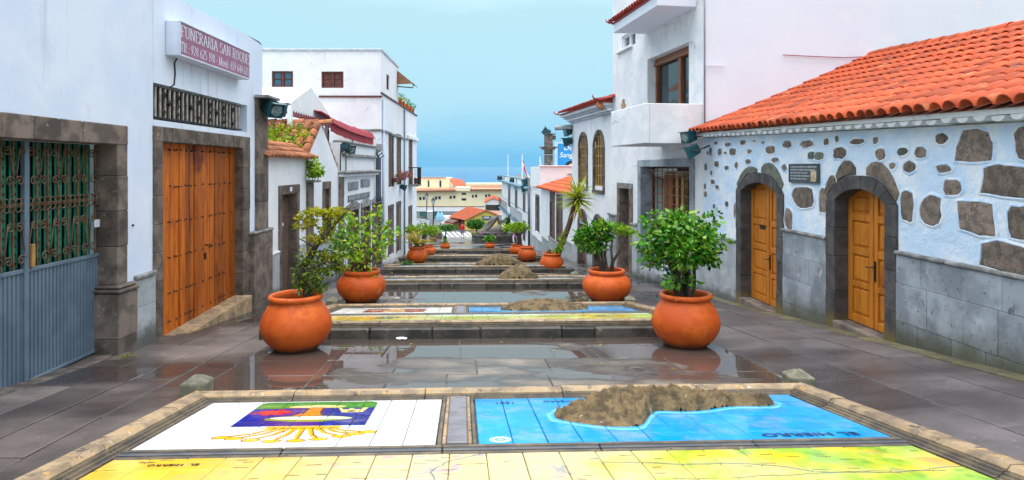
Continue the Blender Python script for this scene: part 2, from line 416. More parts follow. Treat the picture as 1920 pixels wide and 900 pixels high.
m_terra = mat('terracotta', (.56, .098, .010), (.46, .070, .008), scale=3.5, rough=.55, spec=.3, bump=.25, bscale=30, bdist=.008,
              spots=[(4.0, .50, .22, (.62, .135, .014)), (9, .62, .10, (.42, .065, .010)), (34, .73, .03, (.62, .22, .08)), (2.4, .60, .10, (.64, .18, .035)), (2.0, .56, .14, (.46, .066, .010))],
              streak=(7, .64, (.36, .058, .012)), vary=.12, extra=pot_dirt)
m_soil = mat('dark_soil', (.03, .022, .016), (.06, .045, .03), scale=25, rough=1, bump=.8, bscale=40)
m_rooft = mat('orange_roof_tile', (.56, .088, .018), (.44, .060, .014), scale=5, rough=.7, bump=.3, bscale=40, vary=.34,
              spots=[(7, .60, .06, (.26, .065, .03)), (2.0, .60, .10, (.66, .20, .08)), (22, .66, .05, (.14, .06, .04)), (15, .70, .04, (.42, .36, .22)), (1.2, .62, .10, (.30, .09, .05))])
m_oldtile = mat('weathered_clay_tile', (.46, .17, .075), (.30, .115, .06), scale=9, rough=.9, bump=.4, bscale=45, vary=.3,
              spots=[(14, .62, .08, (.45, .36, .26)), (10, .66, .06, (.10, .07, .05))])
m_redtile = mat('dark_red_tile', (.40, .035, .02), (.30, .03, .02), scale=8, rough=.6, vary=.2)
m_farroof = mat('far_roof_tile', (.46, .105, .04), (.33, .07, .03), scale=4, rough=.8, spots=[(20, .58, .1, (.34, .075, .03))])
def wood(name, c1, c2, c3, rough=.45, vary=.15, sc=14):
    t = NT(name)
    g = t.noise(sc, 6, .65, t.pos((1, 1, .07)), .6)
    c = t.mix(t.ramp(g, .33, .62), c1, c2)
    c = t.mix(t.ramp(t.noise(1.3, 4, .6), .54, .74), c, c3)
    c = t.mix(t.ramp(t.noise(55, 3, .6, t.pos((1, 1, .05))), .62, .75), c, tuple(x*.45 for x in c1))
    t.l(t.vary(c, vary), t.b.inputs['Base Color']); t.b.inputs['Roughness'].default_value = rough
    t.b.inputs['Specular IOR Level'].default_value = .3; t.bump(g, .2, .01); return t.m
m_door = wood('varnished_orange_wood', (.27, .05, .004), (.50, .13, .009), (.13, .02, .005), .6, .38)
m_pine = wood('honey_pine', (.42, .125, .010), (.55, .20, .020), (.25, .055, .006), .6, .08)
m_oldwood = wood('old_grey_brown_wood', (.10, .06, .045), (.15, .095, .075), (.22, .12, .10), .85)
m_redwood = mat('red_brown_joinery', (.13, .035, .026), (.09, .026, .02), scale=6, rough=.55)
m_winwood = wood('chestnut_window_frame', (.20, .065, .028), (.28, .10, .045), (.13, .04, .02), .4)
m_ochre = mat('ochre_window_wood', (.42, .24, .07), (.32, .17, .05), scale=8, rough=.5)
m_iron = mat('black_iron', (.022, .022, .024), (.04, .036, .034), scale=15, rough=.5, metal=.6)
m_rust = mat('rusty_wrought_iron', (.15, .115, .075), (.13, .05, .02), scale=11, rough=.75, bump=.3, bscale=60, metal=.2,
             spots=[(22, .60, .08, (.26, .22, .17)), (12, .63, .06, (.05, .045, .04))])
m_gateblue = mat('blue_grey_painted_steel', (.145, .20, .265), (.11, .16, .22), scale=2.5, rough=.42, bump=.08, bscale=30, metal=.1,
             streak=(9, .63, (.075, .11, .16)), spots=[(14, .68, .05, (.20, .26, .33))])
m_green = mat('green_perforated_sheet', (.010, .23, .14), (.008, .13, .085), scale=4, rough=.5)
m_black = mat('dark_interior', (.012, .012, .014), (.02, .019, .019), scale=3, rough=.9)
m_room = mat('dim_room', (.06, .05, .045), (.035, .03, .03), scale=2, rough=.9)
m_flood = mat('teal_floodlight_casting', (.014, .085, .105), (.010, .055, .072), scale=10, rough=.32, metal=.3)
m_lens = mat('floodlight_glass', (.26, .34, .36), (.12, .18, .2), scale=22, rough=.08)
m_sign = mat('mauve_sign_face', (.33, .105, .19), (.28, .085, .165), scale=2, rough=.4, streak=(10, .6, (.40, .17, .27)))
m_signcase = mat('pale_sign_casing', (.62, .68, .80), (.55, .60, .72), scale=3, rough=.45)
m_letter = mat('white_lettering', (.74, .76, .86), None, rough=.5)
m_burg = mat('crimson_awning_canvas', (.33, .017, .035), (.27, .014, .03), scale=3, rough=.75)
m_tent = mat('white_marquee_canvas', (.82, .83, .85), (.76, .78, .80), scale=2, rough=.6, streak=(8, .64, (.62, .64, .66)))
m_pipe = mat('grey_pipe', (.10, .12, .15), (.07, .085, .10), scale=8, rough=.5)
m_cream = mat('cream_render', (.86, .75, .52), (.82, .71, .49), scale=.5, rough=.85)
m_yellow = mat('yellow_render', (.82, .62, .14), (.76, .56, .12), scale=.8, rough=.85)
m_grey = mat('grey_concrete', (.30, .31, .32), (.24, .25, .27), scale=.7, rough=.8)
m_teal = mat('teal_shopfront', (.05, .17, .17), (.04, .11, .12), scale=.5, rough=.3)
m_skyblue = mat('grey_blue_trim', (.16, .29, .38), (.13, .24, .33), scale=3, rough=.6)
m_bronze = mat('weathered_bronze', (.10, .125, .14), (.075, .10, .115), scale=12, rough=.5, metal=.5, bump=.2, bscale=60)
def glassm(name, col=(.02, .03, .04), rough=.02):
    t = NT(name); t.b.inputs['Base Color'].default_value = col+(1,); t.b.inputs['Roughness'].default_value = rough
    t.b.inputs['Specular IOR Level'].default_value = .8; t.bump(t.noise(1.5, 2), .02, .02); return t.m
m_glass = glassm('window_glass'); m_glassb = glassm('blue_window_glass', (.05, .10, .15))
def leafm(name, cols, trans=.25, rough=.45):
    t = NT(name); rp = t.n('ShaderNodeValToRGB'); t.l(t.geo.outputs['Random Per Island'], rp.inputs[0])
    e = rp.color_ramp.elements; n = len(cols)
    e[0].color = cols[0]+(1,); e[1].color = cols[-1]+(1,)
    for i in range(1, n-1):
        q = e.new(i/(n-1)); q.color = cols[i]+(1,)
    t.l(rp.outputs[0], t.b.inputs['Base Color']); t.b.inputs['Roughness'].default_value = rough
    tr = t.n('ShaderNodeBsdfTranslucent'); t.l(rp.outputs[0], tr.inputs[0])
    ms = t.n('ShaderNodeMixShader'); ms.inputs[0].default_value = trans
    t.l(t.b.outputs[0], ms.inputs[1]); t.l(tr.outputs[0], ms.inputs[2])
    o = [q for q in t.t.nodes if q.type == 'OUTPUT_MATERIAL'][0]; t.l(ms.outputs[0], o.inputs[0]); return t.m
m_leafA = leafm('glossy_green_leaf', [(.006, .07, .004), (.018, .15, .006), (.05, .26, .010), (.14, .42, .02), (.28, .46, .04), (.03, .09, .008)], .3, .36)
m_leafB = leafm('yellow_green_leaf', [(.08, .13, .006), (.24, .28, .008), (.48, .46, .012), (.66, .52, .02)], .5)
m_leafC = leafm('light_green_leaf', [(.05, .20, .008), (.15, .36, .012), (.34, .52, .02), (.50, .54, .03)], .35)
m_leafD = leafm('olive_leaf', [(.022, .065, .006), (.055, .135, .008), (.13, .23, .012), (.28, .32, .02)], .4)
m_leafE = leafm('mid_green_leaf', [(.02, .11, .012), (.05, .19, .02), (.10, .27, .03)], .3)
m_cycad = leafm('golden_cycad_leaf', [(.22, .20, .012), (.40, .31, .02), (.52, .40, .03)], .25)
m_yucca = leafm('yucca_leaf', [(.08, .20, .010), (.22, .34, .015), (.44, .46, .04), (.52, .44, .06)], .3)
m_yucca2 = leafm('old_yucca_leaf', [(.28, .22, .03), (.40, .28, .06), (.30, .16, .05)], .2)
m_bark = mat('grey_brown_bark', (.085, .06, .042), (.045, .033, .025), scale=14, rough=.95, bump=.7, bscale=50, bdist=.015, vec=(1, 1, .3))
m_barkred = mat('red_brown_bark', (.16, .08, .05), (.09, .045, .03), scale=20, rough=.9, bump=.6, bscale=60, vec=(1, 1, 2))
m_pink = leafm('pink_petal', [(.50, .03, .12), (.68, .06, .20), (.75, .03, .05)], .3)
m_div = mat('mauve_grey_strip', (.20, .185, .205), (.14, .13, .145), scale=5, rough=.4, spots=[(14, .64, .06, (.16, .14, .14))])
# ------------------------------------------------------------------ the ground
def sheet(name, m, xs, ys, zf, skew=0):
    mb = MB(); nx = len(xs); vs = [(x, y+skew*x, zf(x, y)) for y in ys for x in xs]
    fs = [(j*nx+i, j*nx+i+1, (j+1)*nx+i+1, (j+1)*nx+i) for j in range(len(ys)-1) for i in range(nx-1)]
    mb.add(vs, fs); o = mb.build(name, m); o['kind'] = 'structure'; return o
def terrain_z(x, y):
    if y < 130: return ground(0, y)-.35-(.0 if y > 0 else 0)
    t = min(1, (y-130)/4500); return -9.6-.35-447*(t**.8)
m_earth = mat('hillside_earth', (.10, .13, .06), (.16, .14, .09), scale=.02, rough=1)
sheet('terrain', m_earth, [-6000, -800, -100, -20, 0, 20, 100, 800, 6000], [-400, -60, 0, 20, 40, 60, 76, 100, 130, 300, 700, 1500, 2600, 3800, 4700, 5200], terrain_z)
t = NT('sea_water'); t.b.inputs['Base Color'].default_value = (.003, .13, .30, 1); t.b.inputs['Roughness'].default_value = .3; t.b.inputs['Specular IOR Level'].default_value = .10
t.bump(t.noise(.004, 5, .6), .08, 4.0)
mb = MB(); mb.quad((-60000, 4000, -440), (60000, 4000, -440), (90000, 78000, -440), (-90000, 78000, -440)); o = mb.build('sea', t.m); o['kind'] = 'structure'
# low coast seen through the haze, right of the sea gap
mb = MB(); rg = random.Random(5); top = []; xs = [250+i*110 for i in range(22)]
for i, x in enumerate(xs): top.append(max(0, 150*sin(pi*i/21)**1.3*(1+.25*sin(i*1.7)))+4)
for a, b, ha, hb in zip(xs, xs[1:], top, top[1:]):
    mb.quad((a, 24000, -440), (b, 24000, -440), (b, 24600, -440+hb), (a, 24600, -440+ha)); mb.quad((a, 24600, -440+ha), (b, 24600, -440+hb), (b, 26500, -440), (a, 26500, -440))
o = mb.build('hills', mat('far_coast', (.12, .14, .14), (.16, .15, .13), scale=.002, rough=1)); o['kind'] = 'structure'

# tables: (near edge Y, far edge Y)
TABLES = [(2.05, 6.62), (9.78, 13.5), (16.9, 20.3), (22.1, 26.6), (29.0, 33.4), (36.2, 40.2)]
YAW = .04
ysA = [-14, -6, -2, 0]+[.5+i*.25 for i in range(167)]
XL = [-9, -6.5, -5.2, -4.4, -3.3, -2.9, -2.85, -1, 1, 2.85, 2.9, 3.3, 4.0, 4.6, 5.2, 5.8, 7.0, 9]
def pave_z(xl, x, y):     # bedding under the slabs, cut away below the tables
    hole = abs(xl) < 2.88 and any(a+.35 < y-YAW*xl < b-.30 for a, b in TABLES)
    return ground(x, y)-.014-(.35 if hole else 0)
mb = MB(); nx = len(XL); mb.add([(MEDX(y)+xl, y, pave_z(xl, MEDX(y)+xl, y)) for y in ysA for xl in XL], [(j*nx+i, j*nx+i+1, (j+1)*nx+i+1, (j+1)*nx+i) for j in range(len(ysA)-1) for i in range(nx-1)])
pv = mb.build('pavement', m_joint); pv['kind'] = 'structure'
pl = sheet('plaza', m_plaza, [-40, -8, -5.5, -4, -2, 0, 2, 4, 6, 9, 40], [41.5, 45, 50, 55, 60, 65, 70, 76, 90, 118], lambda x, y: ground(0, y)+.0)
upper = sheet('lane', m_plaza, [-5.4, -4.6, -3.8, -3.0], [17.6+i*1.5 for i in range(17)], lambda x, y: ground(x, y)-.004)
sheet('lane', m_plaza, [2.2, 3.0, 3.6, 4.2, 4.8, 5.6], [17.6+i*1.5 for i in range(17)], lambda x, y: ground(x, y)-.004)
# laid slabs
def slab_piece(parent, m, fn, a0, a1, b0, b1, rg):
    dz = rg.uniform(-.004, .003); mb = MB()
    mb.cbox(a0, a1, b0, b1, -.03, 0, .006, lambda x, y, z: fn(x, y, z+dz))
    return mb.build('paving_slab', m, parent)
rg = random.Random(11)
def lane_slabs(xl, xr, rows, m, y0, y1, lmin, lmax):
    for r in range(rows):
        y = y0-rg.uniform(0, 1.0)
        while y < y1:
            ln = rg.uniform(lmin, lmax); ye = min(y+ln, y1+.3)
            a0, a1 = r/rows, (r+1)/rows
            fn = lambda s, yy, z: ((lambda x: (x, yy, ground(x, yy)+z))(xl(yy)+(xr(yy)-xl(yy))*s))
            slab_piece(pv, m, fn, a0+.0045, a1-.0045, y+.006, ye-.006, rg); y = ye
lane_slabs(lambda y: -5.0+.014*y, lambda y: MEDX(y)-3.19, 4, m_lane, 2.6, 17.6, .8, 1.5)
lane_slabs(lambda y: MEDX(y)+3.19, lambda y: 5.72-.0208*y, 3, m_laneR, 2.6, 17.6, 1.0, 1.9)

def med(xl, y, z=0):
    Y = y+YAW*xl; return (MEDX(y)+xl, Y, gL(Y)+z)
def terrace(y0, y1, rows, cols, m, seed):
    g = random.Random(seed)
    for r in range(rows):
        a, b = y0+(y1-y0)*r/rows, y0+(y1-y0)*(r+1)/rows
        cut = [-3.19]+sorted(-3.19+6.38*(i+g.uniform(-.3, .3))/cols for i in range(1, cols))+[3.19]
        for c0, c1 in zip(cut, cut[1:]):
            slab_piece(pv, m, lambda x, y, z: med(x, y, z), c0+.006, c1-.006, a+.006, b-.006, g)
terrace(6.58, 9.80, 4, 5, m_terrace, 3)
terrace(13.5, 16.95, 4, 5, m_terrace, 4)
terrace(20.3, 22.15, 2, 5, m_terrace, 5)
terrace(26.6, 29.05, 2, 5, m_terrace, 6)
terrace(33.4, 36.25, 2, 5, m_terrace, 8)
terrace(40.2, 42.0, 2, 5, m_terrace, 9)

# ------------------------------------------------------------------ painted tile art (made here, no files)
class Paint:
    def __init__(s, x0, x1, y0, y1, ppm, base):
        s.x0, s.y0, s.w, s.h = x0, y0, x1-x0, y1-y0
        nx, ny = int(s.w*ppm), int(s.h*ppm); s.nx, s.ny = nx, ny
        s.X, s.Y = np.meshgrid(x0+(np.arange(nx)+.5)/ppm, y0+(np.arange(ny)+.5)/ppm)
        s.a = np.empty((ny, nx, 3)); s.a[:] = base
    def put(s, m, col, al=1.0):
        m = (m*al)[..., None]; s.a = s.a*(1-m)+np.array(col)*m
    def noise(s, cell, seed, oct=4):
        g = np.random.default_rng(seed); o = np.zeros_like(s.X); amp = 1; tot = 0
        for k in range(oct):
            c = cell/2**k; ux = (s.X-s.x0)/c; uy = (s.Y-s.y0)/c
            t = g.random((int(uy.max())+3, int(ux.max())+3)); i = ux.astype(int); j = uy.astype(int); fx = ux-i; fy = uy-j
            fx = fx*fx*(3-2*fx); fy = fy*fy*(3-2*fy)
            o += amp*((t[j, i]*(1-fx)+t[j, i+1]*fx)*(1-fy)+(t[j+1, i]*(1-fx)+t[j+1, i+1]*fx)*fy); tot += amp; amp *= .55
        return o/tot
    def ell(s, cx, cy, rx, ry, col, al=1): s.put((((s.X-cx)/rx)**2+((s.Y-cy)/ry)**2 < 1).astype(float), col, al)
    def poly(s, pts, col, al=1):
        ins = np.zeros(s.X.shape, bool); n = len(pts)
        for i in range(n):
            (xa, ya), (xb, yb) = pts[i], pts[(i+1) % n]
            if ya == yb: continue
            c = ((ya > s.Y) != (yb > s.Y)) & (s.X < (xb-xa)*(s.Y-ya)/(yb-ya)+xa); ins ^= c
        s.put(ins.astype(float), col, al)
    def line(s, pts, wd, col, al=1):
        for (xa, ya), (xb, yb) in zip(pts, pts[1:]):
            dx, dy = xb-xa, yb-ya; l2 = dx*dx+dy*dy+1e-9
            t = np.clip(((s.X-xa)*dx+(s.Y-ya)*dy)/l2, 0, 1)
            s.put(np.clip(1.5-np.hypot(s.X-xa-t*dx, s.Y-ya-t*dy)/wd, 0, 1), col, al)
    def image(s, name):
        im = bpy.data.images.new(name, s.nx, s.ny); buf = np.ones((s.ny, s.nx, 4), np.float32); buf[..., :3] = np.clip(s.a*.95, 0, 1)
        im.pixels.foreach_set(buf.ravel()); im.update(); im.pack(); return im
def art_mat(name, paint, root, rough=.12, grid=None):
    t = NT(name); tcn = t.n('ShaderNodeTexCoord'); tcn.object = root
    mpn = t.n('ShaderNodeMapping', vector_type='POINT'); mpn.inputs['Location'].default_value = (-paint.x0/paint.w, -paint.y0/paint.h, 0)
    mpn.inputs['Scale'].default_value = (1/paint.w, 1/paint.h, 1); t.l(tcn.outputs['Object'], mpn.inputs[0])
    im = t.n('ShaderNodeTexImage'); im.image = paint.image(name); im.extension = 'EXTEND'; t.l(mpn.outputs[0], im.inputs[0])
    col = t.vary(im.outputs[0], .05)
    gr = t.ramp(t.noise(3.5, 6, .7), .48, .72, 0, .30); col = t.mix(gr, col, (.42, .38, .30))      # worn and grubby glaze
    col = t.mix(t.ramp(t.noise(28, 4, .7), .70, .76, 0, .5), col, (.25, .20, .15))
    t.l(col, t.b.inputs['Base Color'])
    wet = t.noise(1.4, 4, .6); t.l(t.ramp(wet, .35, .65, rough*1.9, rough*.5), t.b.inputs['Roughness'])
    t.bump(t.noise(5, 3), .06, .01); t.b.inputs['Specular IOR Level'].default_value = .32
    return t.m
def paint_arms(x0, x1, y0, y1, ppm):
    p = Paint(x0, x1, y0, y1, ppm, (.885, .90, .905)); n = p.noise(.5, 1); p.put(np.clip((n-.5)*1.2, 0, .25), (.84, .87, .88))
    a, b, lo, hi = -2.37, -1.25, -1.20, -.28
    def shield(yb, col):
        pts = [(a, lo), (b, lo), (b, hi-.10)]+[(b-.10+.10*cos(t), hi-.10+.10*sin(t)) for t in np.linspace(0, pi/2, 6)]+[(a+.10-.10*sin(t), hi-.10+.10*cos(t)) for t in np.linspace(0, pi/2, 6)]
        p.poly([(x, max(y, yb)) for x, y in pts], col)
    shield(-9, (.05, .075, .55)); shield(-.55, (.16, .52, .08))
    p.put((p.noise(.12, 5) > .60) & (p.X > a) & (p.X < b) & (p.Y > lo) & (p.Y < -.53), (.06, .12, .66), .8)
    p.put((p.noise(.1, 6) > .58) & (p.X > a+.05) & (p.X < b-.05) & (p.Y > -.5) & (p.Y < hi-.03), (.30, .62, .12), .7)
    p.ell(-1.80, -.48, .27, .055, (.90, .78, .45)); p.ell(-1.80, -.47, .22, .03, (.93, .86, .66))           # tree crown
    p.poly([(-1.85, -.50), (-1.74, -.50), (-1.73, -.72), (-1.69, -.84), (-1.95, -.84), (-1.86, -.72)], (.86, .52, .08))
    p.line([(-1.87, -.54), (-1.88, -.7), (-1.95, -.83)], .008, (.35, .18, .04)); p.line([(-1.73, -.52), (-1.72, -.72), (-1.68, -.83)], .008, (.35, .18, .04))
    p.ell(-1.78, -.95, .38, .105, (.55, .60, .12)); p.ell(-1.78, -.93, .34, .06, (.84, .92, .86)); p.ell(-1.6, -.95, .2, .035, (.95, .96, .9))
    p.ell(-2.15, -.70, .11, .075, (.84, .07, .10))
    g = random.Random(4)
    for k in range(16):
        an = k*pi/8+.2; p.line([(-2.15, -.70), (-2.15+cos(an)*g.uniform(.12, .22), -.70+sin(an)*g.uniform(.08, .13))], .014, (.86, .10, .12))
    p.poly([(-1.53, -.73), (-1.34, -.73), (-1.31, -.55), (-1.37, -.55), (-1.37, -.60), (-1.44, -.60), (-1.44, -.56), (-1.49, -.56), (-1.49, -.60), (-1.55, -.60), (-1.55, -.55), (-1.59, -.55)], (.90, .82, .55))
    p.ell(-1.45, -.68, .035, .03, (.45, .35, .15))
    p.line([(-2.02, -1.25), (-1.48, -1.25)], .04, (.90, .68, .10)); p.line([(-2.02, -1.31), (-1.48, -1.31)], .025, (.96, .80, .16))
    for k in range(7): p.ell(-1.98+k*.078, -1.285, .022, .014, (.55, .30, .04))
    for k, (bx, by) in enumerate([(-2.46, -1.60), (-2.32, -1.66), (-2.14, -1.74), (-1.93, -1.80), (-1.70, -1.80), (-1.49, -1.74), (-1.29, -1.62), (-1.17, -1.52), (-1.05, -1.44)]):
        bx = -1.75+(bx+1.75)*.80; sx = -2.0+k*.064; by = -1.31+(by+1.25)*.62
        p.line([(sx, -1.30), ((sx*2+bx)/3, -1.30+(by+1.3)*.55), (bx, by)], .018, (.93, .70, .12)); p.line([(sx+.02, -1.30), ((sx*2+bx)/3+.02, -1.30+(by+1.3)*.55), (bx, by)], .006, (.60, .35, .05))
        p.ell(bx, by, .075, .048, (.62, .38, .04)); p.ell(bx, by, .064, .038, (.97, .76, .15))
    return p
def paint_sea(x0, x1, y0, y1, ppm, isl, seed=2):
    p = Paint(x0, x1, y0, y1, ppm, (.0, .60, .87)); n = p.noise(.6, seed); p.put(np.clip((n-.45)*2, 0, .6), (.0, .54, .83)); p.put(np.clip((p.noise(.25, seed+1)-.55)*2, 0, .5), (.05, .66, .90)); p.put(np.clip((p.noise(.10, seed+2)-.66)*5, 0, .35), (.20, .72, .90))
    d = isl(p.X, p.Y); p.put(np.clip(1.6-np.abs(d-.035)/.018, 0, 1)*(d > 0), (.62, .88, .95), .75); p.put(np.clip(1-d/.05, 0, 1), (.25, .72, .93), .6)
    return p
def paint_map(x0, x1, y0, y1, ppm, seed, greens=True):
    p = Paint(x0, x1, y0, y1, ppm, (.85, .785, .575)); X = p.X
    n = p.noise(.9, seed, 5); n2 = p.noise(.5, seed+3, 5); n3 = p.noise(.12, seed+7, 3)
    left = np.clip((-1.2-X)/1.0+ (n-.5)*2.4, 0, 1); p.put(left, (.93, .77, .24)); p.put(left*np.clip((n2-.5)*5, 0, 1), (.91, .66, .26))
    p.put(np.clip((n2-.5)*5, 0, 1)*np.clip((.8-np.abs(X+.8))*2, 0, 1), (.95, .84, .50), .8)
    right = np.clip((X-.35)/1.0+(n-.5)*3.0, 0, 1); p.put(right, (.84, .85, .36)); p.put(right*np.clip((n2-.47)*6, 0, 1), (.60, .75, .26)); p.put(right*np.clip((n3-.55)*5, 0, .8), (.44, .66, .22))
    p.put(right*np.clip((p.noise(.7, seed+11)-.56)*7, 0, 1), (.96, .80, .15)); p.put(right*np.clip((p.noise(.5, seed+12)-.62)*8, 0, 1), (.93, .56, .25), .7)
    p.put(np.clip((p.noise(.16, seed+13)-.68)*8, 0, 1)*(X < .6), (.80, .60, .66), .8); p.put(np.clip((p.noise(.14, seed+14)-.70)*8, 0, 1)*(X < .4), (.55, .55, .60), .7)
    g = random.Random(seed)
    for k in range(16):
        x, y = g.uniform(x0, x1), g.uniform(y0, y1); pts = [(x, y)]; an = g.uniform(-.5, .5)
        for q in range(26): an += g.uniform(-.5, .5)*.8; an *= .93; x += .09*cos(an); y += .05*sin(an); pts.append((x, y))
        p.line(pts, g.choice([.006, .008, .011]), g.choice([(.30, .34, .40), (.55, .40, .25), (.35, .25, .25)]), .8)
    for k in range(150):
        x, y = g.uniform(x0, x1), g.uniform(y0, y1); wd = g.uniform(.04, .10); p.line([(x, y), (x+wd, y+g.uniform(-.01, .01))], .006, (.30, .24, .20), .8)
    return p

# island relief: footprint (signed distance-ish) and height in table coordinates
def isl1_edge(x):      # near and far edge of El Hierro's crescent, upside down as seen from above
    x = np.asarray(x, float)-.10
    t = np.clip((x-.27)/.80, 0, 1)
    lobe_n = -1.12-.30*np.sin(np.clip(t, 0, 1)*pi*.72); right_n = -.93+.20*np.clip((x-1.05)/1.35, 0, 1)+.05*np.sin(x*7)
    k = np.clip((x-.90)/.36, 0, 1); k = k*k*(3-2*k)
    near = lobe_n*(1-k)+right_n*k
    far = -.95+.52*np.sqrt(np.clip((x-.27)/.7, 0, 1)); far = np.minimum(far, -.40-.12*np.clip((x-1.7)/.7, 0, 1))
    e = np.clip((2.45-x)/.14, 0, 1); mid = -.62; far = mid+(far-mid)*np.sqrt(e); near = mid+(near-mid)*np.sqrt(e)
    return near, far
def edge_dist(fn, x0, x1):
    def d(X, Y):
        n, f = fn(np.clip(X, x0, x1)); dy = np.maximum(np.maximum(n-Y, Y-f), 0); dx = np.maximum(np.maximum(x0-X, X-x1), 0); return np.hypot(dx, dy*.7)
    return d
def relief(fn, hfn, x0, x1, nx, ny, z0, seed, cliff=.09):
    g = np.random.default_rng(seed); xs = np.linspace(x0, x1, nx); n, f = fn(xs)
    kw = max(3, int(round(.040/((x1-x0)/nx)))); fl = np.convolve(g.normal(size=nx+2*kw), np.hanning(kw+2)[1:-1]/np.sqrt((np.hanning(kw+2)[1:-1]**2).sum()), 'same')[kw:-kw]
    mb = MB(); vs = []; jit = g.normal(size=(ny, nx))
    sm = jit
    for _ in range(3): sm = (sm+np.roll(sm, 1, 0)+np.roll(sm, -1, 0)+np.roll(sm, 1, 1)+np.roll(sm, -1, 1))/5
    sm = sm*4.5
    for j in range(ny):
        v = j/(ny-1)
        for i in range(nx):
            wdt = max(f[i]-n[i], 1e-3); y = n[i]+wdt*(v**1.3)+(.012*fl[i]*(1-v/.4) if v < .4 else 0)
            dn = y-n[i]; df = f[i]-y; dx = min(xs[i]-x0, x1-xs[i])
            e = min(1, max(0, dn/cliff))**.6*min(1, max(0, df/.10))**.6*min(1, max(0, dx/.06)+.02)**.6
            h = hfn(xs[i], v)*e
            h += e*(.012*sm[j, i]+.014*fl[i]*(1-.75*v))*min(1, h/.08)
            vs.append((xs[i], y, z0-.02+max(0, h)))
    fs = [(j*nx+i, j*nx+i+1, (j+1)*nx+i+1, (j+1)*nx+i) for j in range(ny-1) for i in range(nx-1)]
    mb.add(vs, fs); return mb
def ssm(a, b, x): t = min(1, max(0, (x-a)/(b-a))); return t*t*(3-2*t)
def isl1_h(x, v):
    lobe = .05+.125*ssm(.15, .95, v)*ssm(.2, 1.0, x)
    crest = (.178-.095*ssm(1.2, 2.4, x))*(.78+.22*ssm(.0, .5, v))
    k = ssm(.85, 1.2, x); return lobe*(1-k)+crest*k

PROFILE = [(0, -.34), (0, -.03), (.025, 0), (.145, 0), (.172, -.028), (.172, -.30)]
MOULD = [(.176, -.30), (.176, -.040), (.198, -.040), (.204, -.058), (.226, -.058), (.232, -.074), (.262, -.074), (.262, -.30)]
def extrude_profile(mb, P0, P1, inward, prof, mit0, mit1):
    d = (P1-P0); ln = d.length; d.normalize(); n = len(prof); vs = []
    for q, (s0, mt) in enumerate(((0, mit0), (ln, mit1))):
        for t, z in prof:
            s = s0+(t if mt and q == 0 else 0)-(t if mt and q == 1 else 0)
            vs.append(P0+d*s+inward*t+Vector((0, 0, z)))
    return mb.add(vs, [tuple(range(n)), tuple(range(2*n-1, n-1, -1))]+[(i, (i+1) % n, n+(i+1) % n, n+i) for i in range(n)])
def rim(root, P0, P1, inward, seed, seg=1.15):
    g = random.Random(seed); ln = (P1-P0).length; k = max(2, int(round(ln/seg)))
    cuts = [0]+[ln*(i+g.uniform(-.18, .18))/k for i in range(1, k)]+[ln]; d = (P1-P0).normalized()
    for i, (a, b) in enumerate(zip(cuts, cuts[1:])):
        a2 = a+(.005 if i else 0); b2 = b-(.005 if i < k-1 else 0); dz = Vector((0, 0, g.uniform(-.005, .005)))
        mb = MB(); extrude_profile(mb, P0+d*a2+dz, P0+d*b2+dz, inward, PROFILE, i == 0, i == k-1)
        o = mb.build('rim_stone', m_kerb, root, local=True)
        mb = MB(); extrude_profile(mb, P0+d*a2+dz, P0+d*b2+dz, inward, MOULD, i == 0, i == k-1)
        mb.build('moulding', m_kerbdk, o, local=True)
HALF = 3.14
def text_mesh(txt, size, ext=0, font=None, align='CENTER', shear=0, sx=1.0):
    cu = bpy.data.curves.new('lettering', 'FONT'); cu.body = txt; cu.size = size; cu.extrude = ext; cu.align_x = align; cu.shear = shear; cu.resolution_u = 3
    o = bpy.data.objects.new('tmp', cu); C.objects.link(o)
    dg = bpy.context.evaluated_depsgraph_get(); me = bpy.data.meshes.new_from_object(o.evaluated_get(dg))
    bpy.data.objects.remove(o); bpy.data.curves.remove(cu)
    if sx != 1: me.transform(Matrix.Diagonal((sx, 1, 1, 1)))
    return me
tile_cache = {}
def tile_mesh(w, h):
    k = (round(w, 4), round(h, 4))
    if k not in tile_cache:
        mb = MB(); mb.cbox(-w/2+.0025, w/2-.0025, -h/2+.0025, h/2-.0025, -.02, 0, .005); tile_cache[k] = mb
    return tile_cache[k]
def tiles(root, m, x0, x1, y0, y1, nx, ny, z, seed, single=True):
    """grid of glazed tiles; single=False joins them into one part"""
    g = random.Random(seed); tw, th = (x1-x0)/nx, (y1-y0)/ny; src = tile_mesh(tw, th); me = src.mesh('tile', m); big = MB()
    for j in range(ny):
        for i in range(nx):
            c = (x0+tw*(i+.5), y0+th*(j+.5), z+g.uniform(-.0012, .0012))
            if single: mkobj('tile', me, root, c, (g.uniform(-.003, .003), g.uniform(-.003, .003), 0))
            else: big.add([(v[0]+c[0], v[1]+c[1], v[2]+c[2]) for v in src.v], src.f)
    if not single: return big.build('tile', m, root, local=True, kind='stuff')
